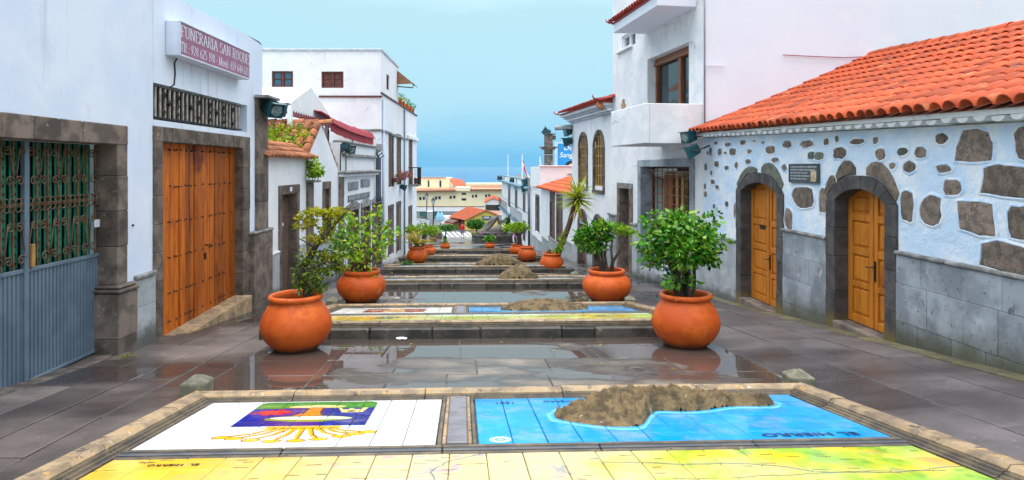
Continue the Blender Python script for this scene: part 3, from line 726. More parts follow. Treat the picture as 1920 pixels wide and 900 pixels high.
def make_table(i, label, detail):
    y0, y1 = TABLES[i]; zb = gL(y1)+.055; zf = gL(y0)+(.30 if i else .33)
    root = thing('tiled_map_table', label, 'mosaic table', (MEDX(y1), y1, zb), 'tiled island tables along the stepped street', rot=(-atan((zf-zb)/(y1-y0)), 0, YAW))
    Ln = sqrt((y1-y0)**2+(zf-zb)**2); V = Vector
    mb = MB(); mb.box(-HALF+.17, HALF-.17, -Ln+.17, -.17, -.42, -.10); mb.build('bed', m_joint, root, local=True)
    rim(root, V((-HALF, 0, 0)), V((HALF, 0, 0)), V((0, -1, 0)), 31+i); rim(root, V((-HALF, -Ln, 0)), V((-HALF, 0, 0)), V((1, 0, 0)), 41+i, 1.0)
    rim(root, V((HALF, -Ln, 0)), V((HALF, 0, 0)), V((-1, 0, 0)), 51+i, 1.0); rim(root, V((-HALF, -Ln, -.048)), V((HALF, -Ln, -.048)), V((0, 1, 0)), 61+i)
    for (za, zb_, o_) in ((-.085, -.070, .006), (-.110, -.094, .012), (-.15, -.116, .018)):
        mb = MB(); mb.cbox(-HALF-.004, HALF+.004, -Ln-o_, -Ln+.02, za, zb_, .004); mb.build('moulding', m_kerbdk, root, local=True)
    return root, Ln
def bar(root, name, m, x0, x1, y0, y1, z0, z1, c=.008):
    mb = MB(); mb.cbox(x0, x1, y0, y1, z0, z1, c); return mb.build(name, m, root, local=True)
def dividers(root, xd, ym, x0, x1, yb):
    """frames round the two panels: xd = centre divider (a,b), ym = cross bar (far,near)"""
    a, b = xd
    bar(root, 'divider_strip', m_div, a+.07, b-.07, ym[0]+.002, yb-.002, -.2, -.045)
    for (p, q) in ((a, a+.035), (b-.035, b)): bar(root, 'moulding', m_kerbdk, p, q, ym[0]+.004, yb-.004, -.2, -.064)
    for (p, q) in ((a+.038, a+.068), (b-.068, b-.038)): bar(root, 'moulding', m_kerb, p, q, ym[0]+.003, yb-.003, -.2, -.050)
    d = ym[0]-ym[1]; cuts = [x0+(x1-x0)*k/5 for k in range(6)]
    for c0, c1 in zip(cuts, cuts[1:]):
        for k, (u, v, z, m) in enumerate(((0, .22, -.068, m_kerbdk), (.23, .42, -.050, m_kerbdk), (.43, .72, -.060, m_dkbar), (.73, 1, -.071, m_kerbdk))):
            bar(root, 'moulding', m, c0+.002, c1-.002, ym[0]-d*v, ym[0]-d*u-.002, -.2, z)
m_dkbar = mat('dark_blue_grey_bar', (.045, .055, .075), (.08, .08, .085), scale=4, rough=.3, bump=.3, bscale=40, spots=[(12, .66, .06, (.20, .15, .10))])
XI0, XI1 = -HALF+.265, HALF-.265
# --- first table
T1, L1 = make_table(0, 'nearest tiled map table with blue sea panel, crown crest and yellow map', True)
YB = -.235; YM = (-1.87, -2.05); XD = (-.62, -.32)
dividers(T1, XD, YM, XI0, XI1, YB)
sea1 = art_mat('glazed_sea_tile', paint_sea(XD[1], XI1, YM[0], YB, 120, edge_dist(isl1_edge, .37, 2.55)), T1)
arms1 = art_mat('glazed_arms_tile', paint_arms(XI0, XD[0], YM[0], YB, 230), T1)
map1 = art_mat('glazed_map_tile', paint_map(XI0, XI1, -L1+.265, YM[1], 110, 21), T1)
tiles(T1, arms1, XI0+.01, XD[0]-.01, YM[0]+.01, YB-.01, 9, 6, -.075, 1)
tiles(T1, sea1, XD[1]+.01, XI1-.01, YM[0]+.01, YB-.01, 12, 6, -.075, 2)
hm = (YM[1]-.26*4); tiles(T1, map1, XI0+.01, XI1-.01, hm, YM[1]-.01, 22, 4, -.075, 3)
tiles(T1, map1, XI0+.01, XI1-.01, -L1+.275, hm-.002, 22, 4, -.075, 4, single=False)
relief(isl1_edge, lambda x, v: isl1_h(x-.1, v), .37, 2.55, 190, 60, -.075, 5).build('island_relief', m_lava, T1, smooth=True, local=True)
def flat_text(root, txt, size, x, y, z, rz, m, sx=1.0):
    me = text_mesh(txt, size, .0015, sx=sx); me.materials.append(m)
    return mkobj('lettering', me, root, (x, y, z), (0, 0, rz))
m_ink = mat('dark_blue_ink', (.012, .045, .16), None, rough=.3); m_ink2 = mat('brown_black_ink', (.05, .03, .02), None, rough=.4); m_pale = mat('white_print', (.72, .80, .84), None, rough=.3)
flat_text(T1, 'EL HIERRO', .125, 2.28, -1.69, -.0692, pi, m_ink, 1.30)
flat_text(T1, 'EL  HIERRO', .055, -2.38, YM[1]-.15, -.0692, pi, m_ink2, 1.25)
flat_text(T1, '1501', .10, -.02, -.42, -.0692, pi, m_ink)
flat_text(T1, 'EL HIERRO', .07, .55, -.40, -.0692, pi, m_ink, 1.2)
mb = MB()
for k in range(20):
    a = 2*pi*k/20; mb.box(-.14+.075*cos(a)-.008, -.14+.075*cos(a)+.008, -1.72+.075*sin(a)-.008, -1.72+.075*sin(a)+.008, -.076, -.0725)
mb.lathe([(.060, 0), (.056, .001), (.046, .001), (.044, 0)], 20, (-.14, -1.72, -.0735)); mb.box(-.165, -.115, -1.725, -1.715, -.0745, -.0725); mb.box(-.145, -.135, -1.745, -1.695, -.0745, -.0724); mb.build('compass_badge', m_pale, T1, local=True)

# --- second table
def hump(x0, x1, yn, yf):
    def fn(x):
        x = np.asarray(x, float); t = np.clip((x-x0)/(x1-x0), 0, 1); e = np.sqrt(np.sin(np.clip(t, .0005, .9995)*pi)); c = (yn+yf)/2
        return c+(yn-c)*e*(1+.10*np.sin(x*9)), c+(yf-c)*e
    return fn
T2, L2 = make_table(1, 'second tiled map table with red and white crest behind the big clay pots', True)
YM2 = (-2.05, -2.22); dividers(T2, XD, YM2, XI0, XI1, YB)
h2 = hump(.30, 2.05, -1.55, -.50)
def paint_arms2(p):
    p.poly([(-2.3, -1.5), (-1.15, -1.5), (-1.15, -.6), (-2.3, -.6)], (.55, .10, .07)); p.poly([(-1.95, -1.5), (-1.5, -1.5), (-1.6, -.6), (-1.85, -.6)], (.88, .72, .42))
    p.ell(-1.72, -1.05, .16, .3, (.80, .55, .30)); p.ell(-2.1, -1.0, .1, .2, (.75, .35, .25)); p.ell(-1.35, -1.0, .1, .2, (.75, .35, .25))
    for k in range(1, 9): x = XI0+(XD[0]-XI0)*k/9; p.line([(x, -3), (x, 0)], .004, (.62, .63, .62))
    return p
A2 = Paint(XI0, XD[0], YM2[0], YB, 110, (.92, .93, .92)); paint_arms2(A2)
S2 = paint_sea(XD[1], XI1, YM2[0], YB, 90, edge_dist(h2, .30, 2.05), 31)
for k in range(5): S2.line([(.0+k*.06, -1.2-k*.1), (.35+k*.05, -1.3-k*.1)], .02, (.75, .88, .92), .7)
tiles(T2, art_mat('arms_tile', A2, T2), XI0+.01, XD[0]-.01, YM2[0]+.01, YB-.01, 9, 8, -.075, 11, False)
tiles(T2, art_mat('sea_tile', S2, T2), XD[1]+.01, XI1-.01, YM2[0]+.01, YB-.01, 12, 8, -.075, 12, False)
M2 = paint_map(XI0, XI1, -L2+.265, YM2[1], 90, 77); M2.put(np.clip((M2.noise(1.2, 5)-.42)*3, 0, .75), (.62, .76, .22)); M2.put(np.clip((M2.noise(.6, 8)-.60)*7, 0, .8), (.35, .55, .45))
M2.put(np.clip(((M2.Y-YM2[1]+.5)/.4), 0, 1)*np.clip((M2.noise(.8, 9)-.3)*3, 0, 1), (.86, .93, .90))
tiles(T2, art_mat('map_tile', M2, T2), XI0+.01, XI1-.01, -L2+.275, YM2[1]-.01, 22, 7, -.075, 13, False)
relief(h2, lambda x, v: (.07+.13*sin(pi*min(1, max(0, (x-.3)/1.75)))*ssm(0, .6, v)), .30, 2.05, 90, 34, -.075, 9).build('island_relief', m_lava, T2, smooth=True, local=True)
# --- tables further down: only rims and the island crests show
def far_table(i, label, cx, wd, h, yc):
    T, Ln = make_table(i, label, False)
    tiles(T, m_skyblue, XI0+.01, XI1-.01, -Ln+.275, YB-.01, 16, 8, -.075, 20+i, False)
    if wd:
        hp = hump(cx-wd/2, cx+wd/2, yc-.55, yc+.55)
        relief(hp, lambda x, v: .04+h*sin(pi*min(1, max(0, (x-cx+wd/2)/wd)))**1.1*(.55+.45*ssm(0, .6, v)), cx-wd/2, cx+wd/2, 60, 24, -.075, i).build('island_relief', m_lava, T, smooth=True, local=True)
far_table(2, 'third table down the street with a conical grey island relief', 1.22, 1.25, .38, -1.4)
far_table(3, 'fourth table down the street with a wide low island relief beside a pot', 1.0, 2.1, .42, -2.0)
far_table(4, 'fifth table down the street between the cycad pot and bare clay pot', 0, 0, 0, 0)
far_table(5, 'farthest table, last before the plaza and fountain', 0, 0, 0, 0)

# steps under the near edge of each table
for i, (y0, y1) in enumerate(TABLES[1:]):
    st = bpy.data.objects.new('stone_step', None); C.objects.link(st); st.location = med(0, y0); st['kind'] = 'structure'
    g = random.Random(70+i); hw = [3.46, 3.22, 3.45, 3.3, 3.3][i]; k = 8; cut = [-hw]+[-hw+2*hw*(q+g.uniform(-.25, .25))/k for q in range(1, k)]+[hw]
    for a, b in zip(cut, cut[1:]):
        mb = MB(); dz = g.uniform(-.006, .004); dy = g.uniform(-.008, .008)
        mb.cbox(a+.004, b-.004, y0-.13+dy, y0+.22, -.06, .165+dz, .018, lambda x, y, z: (med(x, y0, 0)[0]-YAW*(y-y0), med(x, y0, 0)[1]+y-y0, med(x, y0, 0)[2]+z))
        mb.build('step_stone', m_step, st)
    for sx in (-1, 1):      # side cheeks of the raised end
        mb = MB(); n = 5
        for q in range(n):
            a, b = y0+.22+(y1-y0-.4)*q/n, y0+.22+(y1-y0-.4)*(q+1)/n
            x0 = sx*(HALF-.06); x1 = sx*(HALF+.012); z0 = .26-.25*(a-y0)/(y1-y0); z1 = .26-.25*(b-y0)/(y1-y0)
            p = lambda x, y, z: (MEDX(y)+x, y+YAW*x, gL(y+YAW*x)+z)
            mb.hexa([p(x0, a, -.1), p(x1, a, -.1), p(x1, b, -.1), p(x0, b, -.1), p(x0, a, z0-.06), p(x1, a, z0-.06), p(x1, b, z1-.06), p(x0, b, z1-.06)])
        mb.build('cheek', m_step, st, kind='stuff')
# posts at the low corners
for i, (y0, y1) in enumerate(TABLES):
    for sx in (-1, 1):
        if i == 4 and sx == 1: continue
        x, y, z = med(sx*(HALF+.02), y1+.10); s = .125 if i == 0 else .115
        nm = ['nearest', 'second', 'third', 'fourth', 'fifth', 'farthest'][i]
        near = {(0, -1): 'mossy stone post at the corner by the white crest panel', (0, 1): 'mossy stone post at the corner of the blue sea panel',
                (1, -1): 'small stone post in front of the squat pot with the airy shrub', (1, 1): 'small stone post in front of the squat pot with the branching tree'}
        o = thing('corner_post', near.get((i, sx), 'small stone post at the %s low corner of the %s table' % ('left' if sx < 0 else 'right', nm)), 'stone post', (x, y, z), 'stone posts at the table corners')
        mb = MB(); mb.cbox(-s, s, -s, s, -.05, .115, .012); mb.build('shaft', m_post, o, local=True)
        mb = MB(); mb.add([(-s+.004, -s+.004, .113), (s-.004, -s+.004, .113), (s-.004, s-.004, .113), (-s+.004, s-.004, .113), (-.04, -.04, .17), (.04, -.04, .17), (.04, .04, .17), (-.04, .04, .17)],
               [(0, 1, 5, 4), (1, 2, 6, 5), (2, 3, 7, 6), (3, 0, 4, 7), (4, 5, 6, 7)]); mb.build('cap', m_post, o, local=True)
# ------------------------------------------------------------------ left side of the street
WL = lwall(-5.0, .014)
def blocks(W, parent, name, m, u0, u1, w0, w1, zs, seed, c=.012, jit=.006, sub=None):
    """a column of stone blocks between the heights zs"""
    g = random.Random(seed)
    for a, b in zip(zs, zs[1:]):
        mb = MB(); j = g.uniform(-jit, jit); W.box(mb, u0-.013, u1+.013, w0, w1+j, a+.0006, b-.0006, min(c, .010)); mb.build(name, m, parent)
def courses(W, parent, name, m, us, w0, w1, z0, z1, seed, c=.012, jit=.006):
    g = random.Random(seed)
    for a, b in zip(us, us[1:]):
        mb = MB(); j = g.uniform(-jit, jit); W.box(mb, a+.003, b-.003, w0, w1+j, z0-(.012 if 'lintel' in name else 0), z1, c); mb.build(name, m, parent)
def slabs_between(W, parent, m, u0, u1, zs, w1, seed, wd=.55, zbot=None, w0=-.05, name='slab'):
    """courses of cladding slabs; the lowest follows the falling ground"""
    g = random.Random(seed)
    for k, (a, b) in enumerate(zip(zs, zs[1:])):
        n = max(1, int(round((u1-u0)/wd))); cut = [u0]+[u0+(u1-u0)*(i+g.uniform(-.25, .25))/n for i in range(1, n)]+[u1]
        for c0, c1 in zip(cut, cut[1:]):
            lo = a
            if zbot and k == 0: lo = min(zbot(c0), zbot(c1))-.06
            if b-lo < .03: continue
            mb = MB(); W.box(mb, c0+.002, c1-.002, w0, w1+g.uniform(-.004, .004), lo+.002, b-.002, .005); mb.build(name, m, parent)
def gWL(u): return gL(WL.Y(u))
def strip(W, parent, name, m, u0, u1, w0, w1, z0, z1, c=.01, kind=None):
    mb = MB(); W.box(mb, u0, u1, w0, w1, z0, z1, c); return mb.build(name, m, parent, kind=kind)

# ---- 1 the house with the blue gate, the plank door and the sign
H1 = thing('white_house', 'single-storey blue-white house with blue gate, orange plank door and stone surrounds', 'house', (-5, 9, gL(9)))
uE = WL.u(492); uG1 = WL.u(220); uD0, uD1 = WL.u(303), WL.u(455); uW0, uW1 = WL.u(287), WL.u(463)
mb = MB()
facade(mb, WL, 2.0, uE, lambda u: gWL(u)-.4, lambda u: 2.65-.05*ssm(uE-.18, uE, u), [
    dict(u0=3.9, u1=uG1, z0=-3.2, z1=.31, depth=.30), dict(u0=uD0, u1=uD1, z0=-3.3, z1=.39, depth=.20), dict(u0=uW0, u1=uW1, z0=.70, z1=1.24, depth=.22)])
pE = lambda w, z: WL.p(uE, w, z)
mb.quad(pE(0, -3.5), pE(-9, -3.5), pE(-9, 2.6), pE(0, 2.6))
mb.quad(WL.p(2, 0, 2.65), WL.p(uE-.18, 0, 2.65), WL.p(uE-.18, -.25, 2.65), WL.p(2, -.25, 2.65)); mb.quad(WL.p(uE-.18, 0, 2.65), WL.p(uE, 0, 2.6), WL.p(uE, -.25, 2.6), WL.p(uE-.18, -.25, 2.65))
mb.quad(WL.p(2, -.25, 2.65), WL.p(uE, -.25, 2.6), WL.p(uE, -.25, 2.2), WL.p(2, -.25, 2.2)); mb.quad(WL.p(2, -.25, 2.2), WL.p(uE, -.25, 2.2), WL.p(uE, -9, 2.2), WL.p(2, -9, 2.2))
wall1 = mb.build('wall', m_leftwall, H1)
mb = MB(); q = WL.at(248, 422); mb.lathe([(0, -.02), (.016, -.015), (.016, .01), (0, .012)], 8, WL.p(q[0], .01, q[1])); mb.build('wall_hook', m_iron, H1)
# gate surround
blocks(WL, H1, 'jamb_stone', m_stone, uG1, WL.u(237), -.30, .015, [-1.55, -1.047, -.576, -.112, .31], 1)
courses(WL, H1, 'lintel_stone', m_stone, [3.7, WL.u(0), WL.u(61), WL.u(110), WL.u(154), WL.u(237)+.01], -.30, .018, .312, .56, 2)
uP = uG1-.07
blocks(WL, H1, 'plinth_stone', m_stone, uP, WL.u(248), -.30, .07, [-2.72, -2.25, -1.66], 3)
strip(WL, H1, 'plinth_moulding', m_stone, uP-.03, WL.u(248)+.02, -.30, .10, -1.655, -1.60, .02); strip(WL, H1, 'plinth_moulding', m_stone, uP-.01, WL.u(248)-.01, -.30, .075, -1.598, -1.552, .02)
strip(WL, H1, 'sill_stone', m_stone, 3.9, uG1-.08, -.32, -.02, -2.75, -2.44); strip(WL, H1, 'sill_stone', m_stone, 6.9, uG1+.1, -.015, .20, -2.9, -2.45, .03)
slabs_between(WL, H1, m_slab2, WL.u(248)+.005, WL.u(289), [-2.3, -1.95, -1.555], .03, 4, .55, gWL)
strip(WL, H1, 'coping', m_cap, WL.u(248)+.03, WL.u(288), -.02, .06, -1.553, -1.49, .015)
# door surround
zz = [-2.95+.0, -2.50]+[-2.5+.415*k for k in range(1, 7)]+[.39]
blocks(WL, H1, 'jamb_stone', m_stone, uW0, uD0, -.20, .02, zz, 5); blocks(WL, H1, 'jamb_stone', m_stone, uD1, WL.u(467), -.20, .02, [-3.0]+zz[1:], 6)
courses(WL, H1, 'lintel_stone', m_stone, [uW0-.02, WL.u(305), WL.u(321), WL.u(366), WL.u(410), WL.u(436), WL.u(447), WL.u(468)], -.20, .022, .392, .61, 7)
mb = MB(); d = WL
mb.hexa([d.p(uD0+.3, -.2, -3), d.p(uD1+.05, -.2, -3.1), d.p(uD1+.05, .17, -3.1), d.p(uD0+.3, .17, -3), d.p(uD0+.3, -.2, -2.60), d.p(uD1+.05, -.2, -2.50), d.p(uD1+.05, .17, -2.52), d.p(uD0+.3, .17, -2.62)])
mb.build('threshold', m_kerb, H1)
strip(WL, H1, 'threshold', m_stone, uD0-.02, uD0+.32, -.2, .03, -2.95, -2.585)
# plank door
door = MB(); WL.box(door, uD0, uD1, -.20, -.19, -2.9, .39); door = door.build('door', m_black, H1)
uu = [WL.u(p, -.155) for p in (304, 316, 328.5, 336, 347, 356, 364, 378, 393.5, 402, 410, 419, 430, 441)]; g = random.Random(9)
for k, (a, b) in enumerate(zip(uu, uu[1:])):
    mb = MB(); f = .0 if k % 3 else .012; WL.box(mb, a+.006, b-.006, -.189, -.160+f+g.uniform(-.003, .003), -2.80, .385, .006); mb.build('plank', m_door, door)
mb = MB()
for z in (.28, -.30, -.86, -1.42, -1.98, -2.42):
    for a in uu[1:-1]:
        for du in ((-.035, .03) if g.random() < .55 else (.03,)):
            c = Vector(WL.p(a+du, -.145, z+g.uniform(-.01, .01))); r = .017
            mb.add([c+Vector((0, r, 0)), c+Vector((0, 0, r)), c+Vector((0, -r, 0)), c+Vector((0, 0, -r)), c+Vector((.02, 0, 0)), c-Vector((.03, 0, 0))], [(0, 1, 4), (1, 2, 4), (2, 3, 4), (3, 0, 4), (1, 0, 5), (2, 1, 5), (3, 2, 5), (0, 3, 5)])
mb.build('stud', m_iron, door, kind='stuff')
um = (uu[7]+uu[8])/2
mb = MB(); mb.tube([WL.p(um-.05, -.15, -1.36), WL.p(um-.05, -.09, -1.37), WL.p(um+.05, -.09, -1.37), WL.p(um+.1, -.09, -1.40)], .014); mb.build('handle', m_iron, door)
mb = MB(); WL.box(mb, um-.06, um+.0, -.16, -.138, -1.62, -1.50, .008); mb.build('lock_plate', m_iron, door)
# grille window
win = MB(); WL.box(win, uW0, uW1, -.24, -.222, .70, 1.24); win = win.build('window', m_room, H1)
for k in range(9):
    a = uW0+.25+k*.34; mb = MB(); WL.box(mb, a, a+.15, -.215, -.19, .72, 1.22, .006); mb.build('shutter_slat', m_room, win)
gr = MB(); a0, a1 = uW0+.02, WL.u(446, -.06)
WL.box(gr, a0, a1, -.032, -.002, 1.185, 1.205); WL.box(gr, a0, a1+.03, -.04, .01, .725, .748); gr = gr.build('grille', m_iron, H1)
n = 23; m_barlt = mat('weathered_grey_iron', (.46, .42, .37), (.26, .23, .20), scale=12, rough=.6)
for k in range(n):
    a = a0+(a1-a0)*(k+.5)/n; mb = MB(); WL.box(mb, a-.015, a+.015, -.030, -.004, .745, 1.19, .003); mb.build('bar', m_barlt, gr)
def spiral(c, r0, r1, a0, turns, n=20):
    return [(c[0]+(r0+(r1-r0)*i/n)*cos(a0+2*pi*turns*i/n), c[1]+(r0+(r1-r0)*i/n)*sin(a0+2*pi*turns*i/n)) for i in range(n+1)]
for k in (1, 4, 9, 12, 16, 19):
    a = a0+(a1-a0)*(k+1)/n
    mb = MB(); mb.tube([WL.p(q[0], .006, q[1]) for q in spiral((a, 1.08), .02, .055, 0, 1.4)]+[WL.p(a+.04*(-1)**k, .006, .95)]+[WL.p(q[0], .006, q[1]) for q in spiral((a, .83), .055, .02, 2, 1.3)], .010, 5); mb.build('scroll', m_iron, gr)
for k in (2, 7, 14):
    a = a0+(a1-a0)*(k+1)/n; mb = MB(); c = WL.p(a, .0, .98)
    mb.lathe([(0, -.05), (.04, -.035), (.055, 0), (.04, .035), (0, .05)], 10, c); mb.build('rosette', m_iron, gr, smooth=True)
# pilaster at the end of the house
uA, uB = WL.u(478), WL.u(497)
blocks(WL, H1, 'pilaster_stone', m_stone, uA, uB, -.3, .07, [-1.30, -.72, -.15, .42, .98, 1.44], 12)
blocks(WL, H1, 'pilaster_base', m_stone, WL.u(466), uB+.12, -.3, .12, [-3.2, -2.75, -2.2, -1.72, -1.36], 13); strip(WL, H1, 'pilaster_base', m_cap, WL.u(466)-.03, uB+.14, -.3, .15, -1.358, -1.302, .02)
strip(WL, H1, 'cap_plate', m_cap, uA-.06, uB+.1, -.3, .30, 1.442, 1.50, .01)
# gate of two leaves
gate = MB(); wg = -.25; zb, zs_, zt = -2.41, -1.17, .30
uM = WL.u(47, wg); uR = WL.u(183.5, wg)+.02
WL.box(gate, 3.9, uR, wg-.14, wg-.12, zb, zt); gate = gate.build('gate', m_black, H1)
for (a, b) in ((4.0, uM-.01), (uM+.01, uR)):
    n = int((b-a)/.062); mb = MB()
    for k in range(n):           # pressed steel sheet with vertical ribs
        p, q = a+(b-a)*k/n, a+(b-a)*(k+1)/n; s = (q-p)
        pts = [(p, 0), (p+.28*s, 0), (p+.38*s, .016), (p+.90*s, .016), (q, 0)]
        for (x0, w0), (x1, w1) in zip(pts, pts[1:]): mb.quad(WL.p(x0, wg-.02+w0, zb+.01), WL.p(x1, wg-.02+w1, zb+.01), WL.p(x1, wg-.02+w1, zs_), WL.p(x0, wg-.02+w0, zs_))
    mb.build('ribbed_panel', m_gateblue, gate)
    strip(WL, gate, 'rail', m_gateblue, a, b, wg-.03, wg+.012, zs_, zs_+.045, .005); strip(WL, gate, 'rail', m_gateblue, a, b, wg-.03, wg+.008, zb-.005, zb+.03, .005)
strip(WL, gate, 'post', m_gateblue, uM-.035, uM+.035, wg-.03, wg+.025, zb-.02, zt-.005, .005)
bars = [uM+.012+(uR-uM)*(k)/7.45 for k in range(1, 8)]+[uM-.172*k for k in range(1, 7)]
for a in bars: strip(WL, gate, 'bar', m_rust, a-.011, a+.011, wg-.02, wg+.005, zs_+.04, zt-.005, .003)
edges = sorted(bars+[uM, uR])
g = random.Random(4)
for a, b in zip(edges, edges[1:]):           # perforated green strips behind
    if b-a < .08: continue
    off = .14*(b-a); mb = MB(); WL.box(mb, a+off, a+off+.72*(b-a), wg-.075, wg-.065, zs_-.02, zt-.01); mb.build('backing_strip', m_green, gate)
    mb = MB(); z = zs_+.06; q = 0
    while z < zt-.08:
        c = a+off+.36*(b-a)+(.018 if q % 2 else -.018); r = .017
        mb.add([WL.p(c-r, wg-.060, z), WL.p(c, wg-.060, z-r*1.25), WL.p(c+r, wg-.060, z), WL.p(c, wg-.060, z+r*1.25), WL.p(c-r, wg-.072, z), WL.p(c, wg-.072, z-r*1.25), WL.p(c+r, wg-.072, z), WL.p(c, wg-.072, z+r*1.25)], [(0, 1, 2, 3), (0, 1, 5, 4), (1, 2, 6, 5), (2, 3, 7, 6), (3, 0, 4, 7)]); z += .048; q += 1
    mb.build('hole', m_black, gate, kind='stuff')
for i, (a, b) in enumerate(zip(edges, edges[1:])):   # scrolls, mirrored about each bar
    s = 1 if i % 2 else -1; c = (a+b)/2; h = (b-a)*.42
    if h < .05: continue
    for (zt_, zb_, sw) in ((.175, -.15, 1), (-.66, -1.02, -1)):
        tr, br_ = (.055, .062)
        top = spiral((c+s*(h-tr)*sw*.9, zt_), .012, tr, 0 if s*sw > 0 else pi, 1.35*(1 if s*sw > 0 else -1), 16)
        bot = spiral((c-s*(h-br_)*sw*.9, zb_), br_, .012, pi if s*sw > 0 else 0, 1.35*(-1 if s*sw > 0 else 1), 16)
        mb = MB(); mb.tube([WL.p(p[0], wg+.018, p[1]) for p in top+[((top[-1][0]+bot[0][0])/2, (top[-1][1]+bot[0][1])/2)]+bot], .0085, 5); mb.build('scroll', m_rust, gate, smooth=True)
for a in edges:
    if abs(a-uM) < .01 or abs(a-uR) < .01: sides = ()
    for s in (-1, 1):
        for z in (-.385, -.445):
            mb = MB(); mb.tube([WL.p(q[0], wg+.018, q[1]) for q in spiral((a+s*.045, z), .045, .045, 0, 1.0, 14)], .007, 4, False); mb.build('ring', m_rust, gate, smooth=True)
strip(WL, gate, 'lock_box', m_ochre, uM+.05, uM+.10, wg, wg+.05, -1.12, -.86, .008); strip(WL, gate, 'notice', m_letter, uR-.13, uR-.02, wg+.02, wg+.026, -.78, -.68, .002)

# ---- sign over the plank door
def stroke_text(txt, wide=.115, thin=.05):
    """serif capitals and figures drawn with a broad pen; returns list of quads (x,y) and the advance"""
    def arc(cx, cy, rx, ry, a0, a1, n=9): return [(cx+rx*cos(radians(a0+(a1-a0)*i/n)), cy+ry*sin(radians(a0+(a1-a0)*i/n))) for i in range(n+1)]
    G = {'F': (.60, [[(.15, 0), (.15, 1)], [(.15, 1), (.58, 1)], [(.15, .52), (.45, .52)], [(.58, 1), (.58, .80)]], [(.15, 0)]),
         'U': (.74, [[(.16, 1), (.16, .28)]+arc(.38, .28, .22, .28, 180, 360)+[(.60, 1)]], [(.16, 1), (.60, 1)]),
         'N': (.78, [[(.14, 0), (.14, 1), (.64, 0), (.64, 1)]], [(.14, 0), (.64, 1), (.12, 1)]),
         'E': (.62, [[(.15, 0), (.15, 1)], [(.15, 1), (.58, 1), (.58, .82)], [(.15, .52), (.46, .52)], [(.15, 0), (.60, 0), (.60, .2)]], []),
         'R': (.70, [[(.15, 0), (.15, 1)], [(.15, 1)]+arc(.32, .76, .24, .24, 90, -90)+[(.15, .52)], [(.32, .52), (.64, 0)]], [(.15, 0), (.64, 0)]),
         'A': (.74, [[(.08, 0), (.37, 1), (.66, 0)], [(.19, .36), (.55, .36)]], [(.08, 0), (.66, 0)]),
         'I': (.36, [[(.18, 0), (.18, 1)]], [(.18, 0), (.18, 1)]),
         'S': (.60, [arc(.31, .75, .20, .23, 20, 270)+arc(.31, .27, .22, .25, 90, -160)], []),
         'O': (.76, [arc(.38, .5, .27, .5, 0, 360, 18)], []), 'Q': (.76, [arc(.38, .5, .27, .5, 0, 360, 18), [(.42, .12), (.66, -.14)]], []),
         'T': (.64, [[(.32, 0), (.32, 1)], [(.06, .82), (.06, 1), (.58, 1), (.58, .82)]], [(.32, 0)]),
         'M': (.90, [[(.13, 0), (.13, 1), (.45, .1), (.77, 1), (.77, 0)]], [(.13, 0), (.77, 0), (.11, 1), (.79, 1)]),
         'l': (.32, [[(.16, 0), (.16, 1)]], [(.16, 0)]), 'i': (.32, [[(.16, 0), (.16, .62)], [(.16, .82), (.16, .9)]], [(.16, 0)]),
         'f': (.40, [[(.16, 0), (.16, .8)]+arc(.29, .8, .13, .17, 180, 40), [(.03, .62), (.34, .62)]], [(.16, 0)]),
         'o': (.56, [arc(.28, .31, .19, .31, 0, 360, 14)], []), 'v': (.54, [[(.06, .62), (.27, 0), (.48, .62)]], [(.06, .62), (.48, .62)]),
         '.': (.26, [[(.12, .02), (.12, .10)]], []), ':': (.28, [[(.13, .02), (.13, .10)], [(.13, .5), (.13, .58)]], []), '-': (.44, [[(.07, .36), (.37, .36)]], []), ' ': (.34, [], []),
         '0': (.60, [arc(.30, .5, .20, .5, 0, 360, 16)], []), '1': (.46, [[(.09, .84), (.25, 1), (.25, 0)]], [(.25, 0)]),
         '2': (.60, [arc(.29, .74, .20, .26, 165, -40)+[(.10, .02), (.52, .02)]], []), '9': (.60, [arc(.30, .70, .19, .30, 0, 360, 14), [(.49, .72), (.44, .3), (.2, 0)]], []),
         '8': (.60, [arc(.30, .75, .17, .25, 0, 360, 12), arc(.30, .26, .20, .26, 0, 360, 12)], []), '6': (.60, [arc(.30, .30, .19, .30, 0, 360, 14), [(.11, .28), (.18, .7), (.42, 1)]], []),
         '5': (.60, [[(.50, 1), (.16, 1), (.13, .58)]+arc(.27, .32, .21, .32, 115, -150)], []), '4': (.60, [[(.40, 0), (.40, 1), (.06, .28), (.56, .28)]], [(.40, 0)])}
    q = []; x = 0
    for ch in txt:
        adv, lines, ser = G[ch]
        for ln in lines:
            for (xa, ya), (xb, yb) in zip(ln, ln[1:]):
                hw, ht = wide/2, thin/2
                if abs(yb-ya) > .02: q.append([(x+xa-hw, ya), (x+xa+hw, ya), (x+xb+hw, yb), (x+xb-hw, yb)])
                if abs(xb-xa) > .02: q.append([(x+xa, ya-ht), (x+xb, yb-ht), (x+xb, yb+ht), (x+xa, ya+ht)])
        for sx, sy in ser:
            yy = sy-.0 if sy == 0 else sy-thin; q.append([(x+sx-.13, yy), (x+sx+.13, yy), (x+sx+.13, yy+thin), (x+sx-.13, yy+thin)])
        x += adv
    return q, x
SG = thing('shop_sign', 'mauve funeral parlour sign box with white serif lettering above the plank door', 'sign', WL.p(11, .1, 1.9))
a0, a1 = 9.645, 12.375; zlo, zhi = 1.69, 2.225
cs = MB(); WL.box(cs, a0, a1, .0, .205, zlo, zhi, .012); cs = cs.build('casing', m_signcase, SG)
for (p, q, r, s) in ((a0, a1, zlo, zlo+.025), (a0, a1, zhi-.025, zhi), (a0, a0+.025, zlo+.027, zhi-.027), (a1-.025, a1, zlo+.027, zhi-.027)): strip(WL, SG, 'frame', m_signcase, p, q, .206, .228, r, s, .004)
